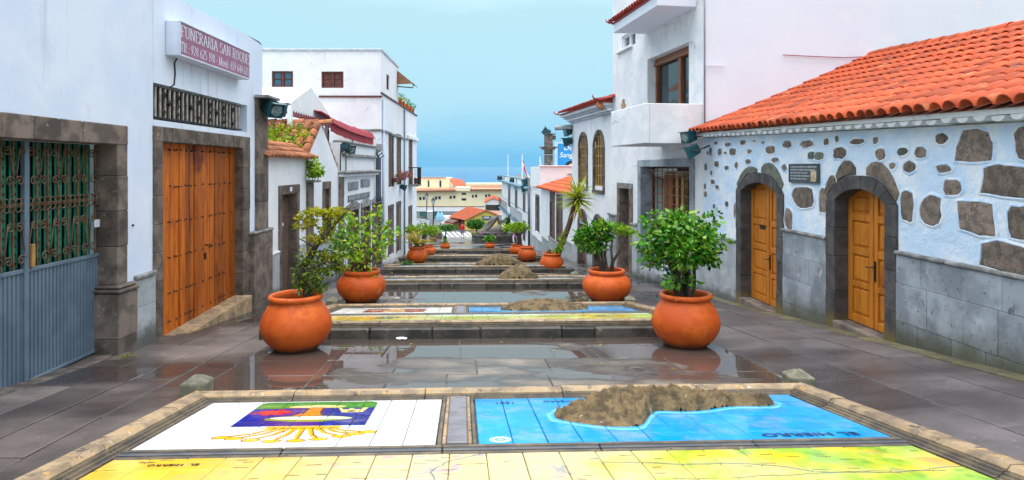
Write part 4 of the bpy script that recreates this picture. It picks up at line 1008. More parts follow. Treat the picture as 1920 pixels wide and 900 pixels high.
fp = MB(); WL.box(fp, a0+.026, a1-.026, .206, .215, zlo+.026, zhi-.026); fp = fp.build('face_panel', m_sign, SG)
def put_text(W, parent, txt, u0, u1, z0, h, w, m, **kw):
    qs, adv = stroke_text(txt, **kw); s = (u1-u0)/adv; mb = MB()
    for i, qd in enumerate(qs): mb.add([W.p(u0+x*s, w+.00015*(i % 40), z0+y*h) for x, y in qd], [(0, 1, 2, 3)])
    return mb.build('lettering', m, parent, kind='stuff')
put_text(WL, fp, 'FUNERARIA SAN ROQUE', a0+.04, a1-.04, 1.985, .175, .2165, m_letter); put_text(WL, fp, 'Tlf.: 928 625 190 - Movil: 659 644 621', a0+.04, a1-.05, 1.765, .145, .2165, m_letter)
mb = MB(); us = WL.u(326); mb.tube([WL.p(us, .05, 1.69), WL.p(us, .012, 1.62), WL.p(us+.02, .01, 1.45), WL.p(us-.01, .01, 1.28), WL.p(us-.1, -.01, 1.235)], .012, 6); mb.build('cable', m_iron, SG, smooth=True)

# ---- floodlights
def flood_proto():
    o = thing('floodlight', 'x', 'floodlight', (0, 0, 0), 'teal floodlights on the house fronts')
    mb = MB()   # local +X is the beam
    P = lambda x, hy, hz, dz=0: [(x, -hy, -hz+dz), (x, hy, -hz+dz), (x, hy, hz+dz), (x, -hy, hz+dz)]
    rings = [P(-.19, .07, .06), P(-.15, .12, .10), P(.02, .17, .13), P(.10, .185, .15), P(.13, .185, .15)]
    vs = sum(rings, []); fs = [(0, 1, 2, 3), tuple(range(len(vs)-1, len(vs)-5, -1))]
    for k in range(len(rings)-1):
        for j in range(4): fs.append((k*4+j, k*4+(j+1) % 4, k*4+4+(j+1) % 4, k*4+4+j))
    mb.add(vs, fs)
    for k in range(5): mb.cbox(-.17+k*.03, -.16+k*.03, -.10, .10, .08+.010*k, .135+.006*k, .002)
    h = mb.build('housing', m_flood, o, local=True)
    mb = MB(); mb.lathe([(.0, .004), (.08, .006), (.115, .0), (.12, -.01)], 18); mb.v = [(p[2]+.133, p[0]*1.2, p[1]) for p in mb.v]; mb.build('lens', m_lens, h, smooth=True, local=True)
    mb = MB(); mb.cbox(.10, .20, -.19, .19, .150, .160, .003); mb.build('visor', m_flood, h, local=True)
    for s in (-1, 1):
        mb = MB(); mb.tube([(-.02, s*.18, 0), (-.10, s*.21, -.02), (-.28, s*.20, -.03)], .014, 5); mb.build('bracket_arm', m_iron, o, local=True)
    mb = MB(); mb.tube([(-.28, -.20, -.03), (-.28, .20, -.03)], .014, 5); mb.tube([(-.28, 0, -.03), (-.42, 0, -.03)], .02, 6); mb.build('bracket', m_iron, o, local=True)
    return o
FLOOD = flood_proto(); FLOOD_N = [0]
def flood(loc, yaw, pitch, label, scale=1.0, roll=0):
    o = FLOOD if FLOOD_N[0] == 0 else copy_tree(FLOOD); FLOOD_N[0] += 1
    o.location = loc; o.rotation_euler = (radians(roll), radians(-pitch), radians(yaw)); o.scale = (scale,)*3; o['label'] = label; return o
def at(px, py, Y): return ((px-CX)/F*Y, Y, (CY-py)/F*Y)
flood(at(511, 204, 13.45), -28, -22, 'floodlight with shining lens under the cap plate of the first pilaster', 1.05)
flood(at(521, 205, 13.95), 40, -12, 'floodlight behind the one on the first pilaster, mostly hidden', 1.0)

# ---- 2 low house with little tiled coping roof
H2 = thing('low_house', 'low white cottage with grey plank door, small tiled eave and number plate', 'house', (-4.8, 15.3, gL(15.3)))
u0, u1 = uE+.0, WL.u(574); od = (WL.u(527), WL.u(555.7))
mb = MB(); facade(mb, WL, u0, u1, lambda u: gWL(u)-.4, .23, [dict(u0=od[0], u1=od[1], z0=-3.6, z1=-.63, depth=.22)])
mb.quad(WL.p(u0, 0, .23), WL.p(u1, 0, .23), WL.p(u1, -1.2, .5), WL.p(u0, -1.2, .5)); mb.build('wall', m_white, H2)
blocks(WL, H2, 'jamb_stone', m_stone, WL.u(522), od[0], -.22, .03, [-3.35, -2.6, -1.9, -1.25, -.63], 21); blocks(WL, H2, 'jamb_stone', m_stone, od[1], WL.u(559.5), -.22, .03, [-3.5, -2.6, -1.9, -1.25, -.63], 22)
courses(WL, H2, 'lintel_stone', m_stone, [WL.u(522)-.02, WL.u(540), WL.u(559.5)+.02], -.22, .035, -.628, -.42, 23)
dr = MB(); WL.box(dr, od[0], od[1], -.24, -.221, -3.3, -.63); dr = dr.build('door', m_oldwood, H2)
for k in range(5):
    a = od[0]+(od[1]-od[0])*k/5; mb = MB(); WL.box(mb, a+.004, a+(od[1]-od[0])/5-.004, -.220, -.195, -3.1, -.64, .006); mb.build('plank', m_oldwood, dr)
for z in (-1.2, -1.95): strip(WL, dr, 'ledge', m_oldwood, od[0]+.02, od[1]-.02, -.195, -.18, z, z+.09)
strip(WL, H2, 'doorstep', m_stone, od[0]-.15, od[1]+.25, -.2, .16, -3.4, -3.02); strip(WL, H2, 'number_plate', m_letter, WL.u(540.5), WL.u(544.5), .034, .045, -.575, -.47, .004)
strip(WL, H2, 'letter_plate', m_letter, WL.u(546)-.2, WL.u(548)-.1, -.19, -.18, -1.42, -1.34, .004)
slabs_between(WL, H2, m_slab2, uB+.15, WL.u(522), [-2.95, -2.4, -1.95], .03, 24, .6, gWL); slabs_between(WL, H2, m_slab2, WL.u(560), WL.u(572.5), [-2.95, -2.4, -1.95], .03, 25, .6, gWL)
strip(WL, H2, 'coping', m_white, uB+.15, WL.u(522)-.005, 0, .05, -1.948, -1.90)
def barrel(r0, r1, ln, n=7, thick=.014, up=1.0):
    """one curved clay tile, length along +X (falling end at x=ln), arch along Y"""
    mb = MB(); vs = []
    for x, r in ((0, r0), (ln, r1)):
        for k in range(n+1):
            a = pi*k/n; vs.append((x, -r*cos(a), r*sin(a)*up))
        for k in range(n+1):
            a = pi*k/n; vs.append((x, -(r-thick)*cos(a), (r-thick)*sin(a)*up))
    m = n+1; fs = []
    for k in range(n):
        fs += [(k, k+1, 2*m+k+1, 2*m+k), (m+k+1, m+k, 3*m+k, 3*m+k+1), (2*m+k, 2*m+k+1, 3*m+k+1, 3*m+k)]
    return mb.add(vs, fs)
def tile_roof(parent, O, E, D, ncol, nrow, pitch, expo, m, r=(.075, .095), ln=None, single=None, seed=1, jit=.006, name='tile', lift=.0):
    """rows of barrel tiles: O upper corner, E unit vector along eave, D unit vector down the slope; single(col,row)->own object?"""
    g = random.Random(seed); E, D = Vector(E).normalized(), Vector(D).normalized(); Nn = D.cross(E)
    if Nn.z < 0: Nn = -Nn
    src = barrel(r[0], r[1], ln or expo*1.12); me = src.mesh(name, m, True); big = MB()
    Yv = Nn.cross(D)
    for c in range(ncol):
        for q in range(nrow):
            p = Vector(O)+E*(pitch*(c+.5)+g.uniform(-jit, jit))+D*(expo*q+g.uniform(-jit, jit)*1.5)+Nn*(lift+g.uniform(-.003, .004))
            tl = -.045+g.uniform(-.012, .012); d2 = (D*cos(tl)-Nn*sin(tl)).normalized(); y2 = (Yv+D*g.uniform(-.02, .02)).normalized(); n2 = d2.cross(y2).normalized(); y2 = n2.cross(d2)
            M = Matrix(((d2.x, y2.x, n2.x, p.x), (d2.y, y2.y, n2.y, p.y), (d2.z, y2.z, n2.z, p.z), (0, 0, 0, 1)))
            if single is None or single(c, q):
                o = mkobj(name, me, parent); M2 = Matrix.Translation(-wloc(parent)) @ M; o.matrix_local = M2
            else: big.add([M @ Vector(v) for v in src.v], src.f)
    if big.v: big.build(name, m, parent, smooth=True, kind='stuff')
rf = MB(); rf.quad(WL.p(u0-.1, .14, .225), WL.p(u1+.35, .14, .225), WL.p(u1+.35, -.55, .58), WL.p(u0-.1, -.55, .58)); rf = rf.build('tile_roof', m_oldtile, H2)
sl_ = Vector(WL.p(0, .16, .235))-Vector(WL.p(0, -.55, .60))
tile_roof(rf, WL.p(u0-.1, -.55, .60), WL.T.to_3d(), sl_, 18, 3, .20, .27, m_oldtile, (.07, .085), seed=2)

# ---- 3 gabled house with plants on its roof
H3 = thing('gabled_cottage', 'white gabled cottage with overgrown clay tile roof facing up the street', 'house', (-4.75, 18.4, gL(18.4)))
u0, u1 = WL.u(574), WL.u(637); ua = WL.u(603)
zg = lambda u: (.16+(1.22-.16)*(u-u0)/(ua-u0)) if u < ua else 1.22-(1.22+.22)*(u-ua)/(u1-ua)
ow = (WL.u(607.5), WL.u(616.5))
mb = MB(); facade(mb, WL, u0, ua, lambda u: gWL(u)-.4, zg); facade(mb, WL, ua, u1, lambda u: gWL(u)-.4, zg, [dict(u0=max(ow[0], ua+.01), u1=ow[1], z0=-1.75, z1=-.62, depth=.09)]); mb.build('wall', m_white, H3)
blocks(WL, H3, 'jamb_stone', m_stone, WL.u(604.5), ow[0], -.18, .03, [-1.85, -1.2, -.62], 31); blocks(WL, H3, 'jamb_stone', m_stone, ow[1], WL.u(619), -.18, .03, [-1.85, -1.2, -.62], 32); courses(WL, H3, 'lintel_stone', m_stone, [WL.u(604.5), WL.u(619)], -.18, .035, -.618, -.41, 33)
wn = MB(); WL.box(wn, ow[0], ow[1], -.11, -.092, -1.75, -.62); wn = wn.build('window', m_oldwood, H3)
for k in range(3): strip(WL, wn, 'shutter_board', m_oldwood, ow[0]+(ow[1]-ow[0])*k/3+.008, ow[0]+(ow[1]-ow[0])*(k+1)/3-.008, -.09, -.065, -1.74, -.63)
blocks(WL, H3, 'pilaster_stone', m_stone, WL.u(574), WL.u(584), -.1, .06, [-3.4, -2.7, -2.0, -1.3, -.85, -.40], 34); strip(WL, H3, 'cap_plate', m_cap, WL.u(573), WL.u(588), -.1, .22, -.398, -.33, .02)
slabs_between(WL, H3, m_slab2, WL.u(585), WL.u(636), [-3.2, -2.6, -2.15], .03, 35, .7, gWL); strip(WL, H3, 'coping', m_cap, WL.u(585), WL.u(636), 0, .05, -2.148, -2.09)
eN, rN = Vector(WL.p(u0+.05, .0, .20)), Vector(WL.p(ua, .0, 1.25)); back = Vector(WL.N.to_3d())*-5.5
rf = MB(); rf.quad(eN, rN, rN+back, eN+back); rE = Vector(WL.p(u1, 0, -.2)); rf.quad(rN, rE, rE+back, rN+back); rf = rf.build('tile_roof', m_oldtile, H3)
tile_roof(rf, rN+back*.0, (-WL.N).to_3d(), eN-rN, 11, 5, .26, .36, m_oldtile, (.095, .115), seed=3, jit=.012)
tile_roof(rf, rN+Vector((0, .08, .02)), WL.T.to_3d()*0+(-WL.N).to_3d(), rE-rN, 2, 6, .24, .36, m_oldtile, (.09, .11), seed=4)
tile_roof(rf, rN+back*.9+Vector((0, 0, .01)), Vector((0, 1, 0)), Vector((1, 0, 0)), 1, 13, .01, .40, m_oldtile, (.10, .12), seed=5)

# ---- 4 house with moulded cornices
H4 = thing('cornice_house', 'narrow white house with grey cornice mouldings, vent plaques and pedimented doors', 'house', (-4.7, 23, gL(23)))
u0, u1 = WL.u(637), 27.55
drs = [(656.4, 669.7, 652, 671.5), (680, 691.5, 676.5, 693.5), (700.5, 713.0, 697.7, 715.0)]
mb = MB(); facade(mb, WL, u0, u1, lambda u: gWL(u)-.4, .80, [dict(u0=WL.u(d[0]), u1=WL.u(d[1]), z0=-6, z1=-1.48, depth=.08) for d in drs], sill=False)
mb.quad(WL.p(u0, 0, .8), WL.p(u1, 0, .8), WL.p(u1, -.3, .8), WL.p(u0, -.3, .8)); mb.quad(WL.p(u0, 0, -6), WL.p(u0, -6, -6), WL.p(u0, -6, .8), WL.p(u0, 0, .8)); mb.quad(WL.p(u0, -.3, .8), WL.p(u1, -.3, .8), WL.p(u1, -.3, .2), WL.p(u0, -.3, .2)); mb.quad(WL.p(u0, -.3, .2), WL.p(u1, -.3, .2), WL.p(u1, -6, .2), WL.p(u0, -6, .2)); mb.build('wall', m_white, H4)
for i, (p, q, r, s) in enumerate(drs):
    o0, o1, e0, e1 = WL.u(p), WL.u(q), WL.u(r), WL.u(s)
    blocks(WL, H4, 'jamb_stone', m_stone, e0, o0, -.08, .04, [-4.6, -3.6, -2.5, -1.48], 41+i); blocks(WL, H4, 'jamb_stone', m_stone, o1, e1, -.08, .04, [-4.8, -3.6, -2.5, -1.48], 44+i)
    mb = MB(); c = (e0+e1)/2; mb.prism([WL.p(e0-.03, -.3, -1.478), WL.p(e1+.03, -.3, -1.478), WL.p(e1+.03, -.3, -1.30), WL.p(c, -.3, -1.14), WL.p(e0-.03, -.3, -1.30)], WL.N.to_3d()*.36); mb.build('pediment', m_cap, H4)
    dd = MB(); WL.box(dd, o0, o1, -.10, -.082, -4.6, -1.48); dd = dd.build('door', m_redwood, H4)
    for k in range(2): strip(WL, dd, 'leaf_panel', m_oldwood, o0+(o1-o0)*k/2+.04, o0+(o1-o0)*(k+1)/2-.04, -.081, -.055, -4.4, -1.6)
strip(WL, H4, 'cornice', m_cap, u0-.25, WL.u(703), 0, .26, -.20, -.10, .03); strip(WL, H4, 'cornice', m_white, u0-.2, WL.u(703), 0, .16, -.30, -.203, .02); strip(WL, H4, 'band_moulding', m_cap, WL.u(641), WL.u(702), 0, .12, .36, .47, .02); strip(WL, H4, 'coping', m_cap, WL.u(641), WL.u(703), -.3, .10, .802, .88, .02)
blocks(WL, H4, 'pilaster_stone', m_stone, WL.u(634.5), WL.u(640.5), -.1, .08, [-4, -3.3, -2.5, -1.7, -.95, -.31], 48)
for (p, q, za, zb_) in ((652, 671, 341, 357), (676, 692.5, 336, 351), (652, 692.5, 357.5, 375)):
    o0, o1 = WL.u(p), WL.u(q); Ym = WL.Y((o0+o1)/2); z1, z0 = (314-za)/1200*Ym, (314-zb_)/1200*Ym
    if p == 652 and q > 680: z1, z0 = -.95, -1.17
    gv = MB(); WL.box(gv, o0, o1, .0, .02, z0, z1); gv = gv.build('vent_plaque', m_cap, H4); n = int((o1-o0)/.28)
    for k in range(n): strip(WL, gv, 'vent_block', m_slab, o0+(o1-o0)*(k+.15)/n, o0+(o1-o0)*(k+.85)/n, .02, .04, z0+.05, z1-.05, .01)
for k, (px, r) in enumerate(((702.5, .05), (706, .035), (709, .03))):
    uq = WL.u(px); mb = MB(); mb.tube([WL.p(uq, .25, .72-.1*k), WL.p(uq, .09, .60-.1*k), WL.p(uq, .09, -1.25), WL.p(uq+.15, .1, -1.4)], r, 7); mb.build('drainpipe', m_pipe, H4, smooth=True)
strip(WL, H4, 'meter_box', m_grey, WL.u(704), WL.u(709), .02, .2, .70, .98, .02)
flood(at(641, 277, 20.6), 200, -8, 'left floodlight of the pair on the cornice house parapet', .95); flood(at(655, 279, 21.2), -30, -14, 'right floodlight of the pair on the cornice house parapet', .95)
for px in (635.5, 646): mb = MB(); q = WL.u(px); mb.tube([WL.p(q, .05, -.1), WL.p(q, .05, .45), WL.p(q, .25, .60)], .02, 5); mb.build('lamp_stem', m_iron, H4)
# red awning over its roof terrace
AW = thing('red_awning', 'crimson canvas awning over the roof terrace of the cornice house', 'awning', WL.p(22, -1, 1.0))
n = 18; mb = MB(); top = []; mid = []; low = []; fr = []
ua_, ub_ = 20.25, 27.3
for i in range(n+1):
    t = i/n; u = ua_+(ub_-ua_)*t; q = (1-t)**3
    top.append(WL.p(u, -2.2, 1.72+.30*q)); mid.append(WL.p(u, -.55, 1.56+.20*q)); low.append(WL.p(u, -.30, 1.42+.20*q)); fr.append(WL.p(u, -.27, .96+.19*q+.012*sin(t*40)))
for r0, r1 in ((top, mid), (mid, low)):
    for i in range(n): mb.quad(r0[i], r0[i+1], r1[i+1], r1[i])
mb.build('canopy', m_burg, AW, smooth=True)
mb = MB()
for i in range(n):
    ka, kb = [Vector(low[j]).lerp(Vector(fr[j]), .42)+WL.N.to_3d()*.10 for j in (i, i+1)]; la, lb = [Vector(low[j]).lerp(Vector(fr[j]), .46)+WL.N.to_3d()*.01 for j in (i, i+1)]
    mb.quad(low[i], low[i+1], kb, ka); mb.quad(ka, kb, lb, la); mb.quad(la, lb, fr[i+1], fr[i])
mb.build('valance', m_burg, AW)
for i in range(0, n+1, 6): mb = MB(); mb.tube([top[i], mid[i], low[i]], .025, 5); mb.build('frame_bar', m_burg, AW)
for t in (0.02, .5, .98): u = ua_+(ub_-ua_)*t; mb = MB(); mb.tube([WL.p(u, -.4, .2), WL.p(u, -.36, 1.18)], .03, 5); mb.build('post', m_iron, AW)
# marquee on the terrace
TN = thing('marquee', 'white gable-roofed marquee tent with scalloped valance on the terrace', 'tent', (-6.2, 19.9, .4))
wt = -.80; ta, tb, tm = WL.u(546, wt), WL.u(617, wt), WL.u(583, wt); Wb = 5.2; ze, zr = 1.84, 2.50
for (a, za, b, zb_) in ((ta, ze, tm, zr), (tm, zr, tb, ze)):
    mb = MB(); mb.quad(WL.p(a, wt, za), WL.p(b, wt, zb_), WL.p(b, wt-Wb, zb_), WL.p(a, wt-Wb, za)); mb.build('roof_sheet', m_tent, TN)
mb = MB(); mb.add([WL.p(ta, wt, ze), WL.p(tb, wt, ze), WL.p(tm, wt, zr)], [(0, 1, 2)]); mb.build('gable', m_tent, TN)
def valance(P0, P1, n, h, parent):
    mb = MB(); P0, P1 = Vector(P0), Vector(P1); Z = Vector((0, 0, 1)); m = 5
    for i in range(n):
        for k in range(m):
            t0, t1 = (i+k/m)/n, (i+(k+1)/m)/n; d = lambda q: -h*(.72+.28*sin(pi*q)); a, b = P0.lerp(P1, t0), P0.lerp(P1, t1)
            mb.quad(a, b, b+Z*d((k+1)/m), a+Z*d(k/m))
    return mb.build('valance', m_tent, parent)
valance(WL.p(ta, wt, ze), WL.p(tb, wt, ze), 17, .27, TN); valance(WL.p(ta, wt-Wb, ze), WL.p(ta, wt, ze), 10, .27, TN)
for (u, w_) in ((ta+.05, wt-.05), (tb-.08, wt-.05), (ta+.05, wt-Wb), (tb-.05, wt-Wb)):
    mb = MB(); q = WL.p(u, w_, 0); mb.box(q[0]-.06, q[0]+.06, q[1]-.06, q[1]+.06, .1, ze-.05); mb.build('post', m_tent, TN)
mb = MB()
for k in range(12):
    a = ta+.2+k*.15; mb.tube([WL.p(a, wt-.3, .5), WL.p(a+.05*(-1)**k, wt-.3, 1.0), WL.p(a, wt-.3, 1.25)], .012, 4)
mb.build('railing', m_rust, TN, kind='stuff')

# ---- 5 tall house with set-back top storey
H5 = thing('tall_house', 'tall white three-storey house with brown-framed windows and roof terrace flowers', 'house', (-4.6, 32, gL(32)))
FW = fwall(27.6); xe = WL.p(27.6, 0, 0)[0]; uT, uZ = 32.4, WL.u(781)
rects = [(729.5, 736.5, 257, 350, .04), (744.3, 750.3, 259, 346, .04), (767, 771.8, 262, 346, .04), (728.5, 736.5, 392, 478, .05), (743.5, 750.5, 385, 472, .05), (766.2, 771.5, 392, 464, .05)]
ops = []; wins = []
for (a, b, c, d_, dp) in rects:
    p, q = WL.u(a), WL.u(b); Ym = WL.Y((p+q)/2); ops.append(dict(u0=p, u1=q, z0=(314-d_)/1200*Ym, z1=(314-c)/1200*Ym, depth=dp))
us = (WL.u(724.5), WL.u(730)); ops_up = [dict(u0=us[0], u1=us[1], z0=3.55, z1=4.25, depth=.12)]
mb = MB(); facade(mb, WL, 27.6, uZ, lambda u: gWL(u)-.5, 3.18, ops); facade(mb, WL, 27.6, uT, 3.18, 5.10, ops_up)
sw = [dict(u0=FW.u(509.5), u1=FW.u(549.5), z0=3.47, z1=4.16, depth=.12), dict(u0=FW.u(602.5), u1=FW.u(644), z0=3.43, z1=4.14, depth=.12)]
facade(mb, FW, -13, xe, -6.5, 5.10, sw)
mb.quad((-13, 27.6, 5.1), (xe, 27.6, 5.1), WL.p(uT, 0, 5.1), (-13, 32.4, 5.1)); mb.quad(WL.p(uT, 0, 3.1), (-13, 32.4, 3.1), (-13, 32.4, 5.1), WL.p(uT, 0, 5.1))
mb.quad(WL.p(uZ, 0, -6), (-13, 39.6, -6), (-13, 39.6, 3.0), WL.p(uZ, 0, 3.0)); mb.quad(WL.p(uT, 0, 2.6), WL.p(uZ, 0, 2.6), (-13, 39.6, 2.6), (-13, 32.4, 2.6)); mb.quad(WL.p(uT, -.25, 3.18), WL.p(uZ, -.25, 3.18), WL.p(uZ, 0, 3.18), WL.p(uT, 0, 3.18)); mb.quad(WL.p(uT, -.25, 3.18), WL.p(uZ, -.25, 3.18), WL.p(uZ, -.25, 2.6), WL.p(uT, -.25, 2.6))
mb.build('wall', m_white, H5)
m_edge = mat('grey_roof_edge', (.42, .50, .60), (.55, .60, .66), scale=4, rough=.8)
strip(FW, H5, 'coping', m_edge, -13, xe+.02, -.2, .05, 5.02, 5.14, .02); strip(WL, H5, 'coping', m_edge, 27.62, uT, -.2, .05, 5.02, 5.14, .02)
strip(FW, H5, 'string_course', m_redwood, FW.u(598), xe+.06, -.02, .06, 3.02, 3.10, .015); strip(WL, H5, 'string_course', m_redwood, 27.56, uZ, -.02, .07, 3.18, 3.25, .015)
strip(WL, H5, 'band', m_cap, 27.6, 30.0, -.02, .08, 1.56, 1.66, .02); strip(WL, H5, 'band', m_cap, 30.0, 35.4, -.02, .09, 1.50, 1.62, .03); strip(WL, H5, 'band', m_white, 35.4, uZ, -.02, .14, 1.60, 1.82, .03); strip(FW, H5, 'band', m_cap, xe-1.1, xe, -.02, .08, 1.56, 1.66, .02)
for o in ops:
    wn = MB(); WL.box(wn, o['u0'], o['u1'], -o['depth']-.02, -o['depth']-.002, o['z0'], o['z1']); up = o['z0'] > -1.6; wn = wn.build('window' if up else 'door', m_redwood, H5)
    e = .14; u_, v_ = o['u0'], o['u1']; dw = -o['depth']
    strip(WL, wn, 'jamb', m_stone, u_-e, u_, dw, .03, o['z0'], o['z1'], .01); strip(WL, wn, 'jamb', m_stone, v_, v_+e, dw, .03, o['z0'], o['z1'], .01); strip(WL, wn, 'lintel', m_stone, u_-e-.02, v_+e+.02, dw, .035, o['z1']+.002, o['z1']+.2, .01)
    n = 3 if up else 2
    for k in range(n):
        for s in (0, 1):
            zz0 = o['z0']+(o['z1']-o['z0'])*k/n+.05; zz1 = o['z0']+(o['z1']-o['z0'])*(k+1)/n-.04; p = u_+(v_-u_)*s/2+.04; q = u_+(v_-u_)*(s+1)/2-.03
            strip(WL, wn, 'shutter_panel' if up else 'panel', m_oldwood, p, q, dw, dw+.025, zz0, zz1, .006)
for i, o in enumerate(sw+ops_up):
    W_ = FW if i < 2 else WL; wn = MB(); W_.box(wn, o['u0'], o['u1'], -.135, -.118, o['z0'], o['z1']); wn = wn.build('window', m_redwood, H5); u_, v_ = o['u0'], o['u1']; c = (u_+v_)/2
    for (p, q, r, s) in ((u_, v_, o['z0'], o['z0']+.07), (u_, v_, o['z1']-.07, o['z1']), (u_, u_+.07, o['z0']+.072, o['z1']-.072), (v_-.07, v_, o['z0']+.072, o['z1']-.072), (c-.06, c+.06, o['z0']+.072, o['z1']-.072)): strip(W_, wn, 'frame', m_redwood, p, q, -.117, -.05, r, s, .008)
    if i < 2:
        for s in (0, 1):
            p, q = (u_+.072, c-.062) if s == 0 else (c+.062, v_-.072); zm = (o['z0']+o['z1'])/2
            for (r, t) in ((o['z0']+.075, zm-.02), (zm+.02, o['z1']-.075)): strip(W_, wn, 'pane' if i == 0 else 'shutter_panel', m_glassb if i == 0 else m_redwood, p+.02, q-.02, -.117, -.09, r, t, .006)
uq = WL.u(756.5); mb = MB(); mb.tube([WL.p(uq, .06, 3.1), WL.p(uq, .06, -5)], .045, 7); mb.build('drainpipe', m_skyblue, H5, smooth=True)
mb = MB(); mb.tube([WL.p(27.9, .05, 3.0), WL.p(27.9, .05, -4)], .05, 7); mb.build('drainpipe', mat('pale_blue_pipe', (.50, .60, .75), None, rough=.5), H5, smooth=True)
# iron balcony
bal = MB(); b0, b1 = WL.u(765.5), WL.u(771.5)+.1; zz0 = -(346-314)/1200*36.6
WL.box(bal, b0, b1+.2, .0, .55, zz0-.10, zz0); bal = bal.build('balcony', m_cap, H5)
for k in range(9):
    t = k/8; mb = MB(); q = WL.p(b0+(b1+.15-b0)*t, .52, 0); mb.box(q[0]-.012, q[0]+.012, q[1]-.012, q[1]+.012, zz0, zz0+.95); mb.build('baluster', m_iron, bal)
for k in range(4): q = WL.p(b0+.02, .1+.14*k, 0); mb = MB(); mb.box(q[0]-.012, q[0]+.012, q[1]-.012, q[1]+.012, zz0, zz0+.95); mb.build('baluster', m_iron, bal)
strip(WL, bal, 'handrail', m_iron, b0, b1+.2, .50, .55, zz0+.95, zz0+1.0); strip(WL, bal, 'handrail', m_iron, b0, b0+.05, .0, .5, zz0+.95, zz0+1.0); strip(WL, bal, 'planter', m_redwood, b0+.1, b1+.1, .30, .47, zz0+.05, zz0+.38, .02)
# small folding awning on the top storey
A2_ = thing('window_awning', 'small brown slanted awning at the back corner of the tall house', 'awning', WL.p(32.5, .3, 4.4))
mb = MB(); mb.add([WL.p(32.0, .02, 4.85), WL.p(34.2, .02, 4.75), WL.p(34.0, .85, 4.18), WL.p(31.9, .85, 4.18), WL.p(32.0, .02, 4.15)], [(0, 1, 2, 3), (0, 3, 4)]); mb.build('canvas', mat('brown_canvas', (.30, .15, .08), (.24, .11, .06), rough=.8), A2_)
mb = MB(); mb.tube([WL.p(32, .02, 4.05), WL.p(31.95, .8, 3.98), WL.p(31.9, .85, 4.18)], .03, 5); mb.build('bracket', m_iron, A2_)
flood(at(757, 351.5, 33.0), 10, -20, 'lone floodlight on the tall house front beside the drainpipe', 1.05)
# ------------------------------------------------------------------ right side of the street
WS = rwall(5.7, -.0208)
gWS = lambda u: ground(5.6, WS.Y(u))
S1 = thing('stone_house', 'pale blue limewashed stone house with orange tile roof and two arched pine doors', 'house', (5.5, 10, ground(5.5, 10)))
uS0, uS1 = 4.6, WS.u(1318)
ztop = lambda u: .47+.028*(u-6.65)
D2 = dict(u0=WS.u(1663), u1=WS.u(1567), z0=-2.40, z1=-.30, rise=.20, depth=.24)
D1 = dict(u0=WS.u(1459), u1=WS.u(1391), z0=-2.76, z1=-.285, rise=.20, depth=.24)
mb = MB(); facade(mb, WS, uS0, uS1, lambda u: gWS(u)-.4, ztop, [D1, D2], sill=False)
mb.quad(WS.p(uS0, 0, -3), WS.p(uS0, -4, -3), WS.p(uS0, -4, 2), WS.p(uS0, 0, .47))
wallS = mb.build('wall', m_bluewall, S1)
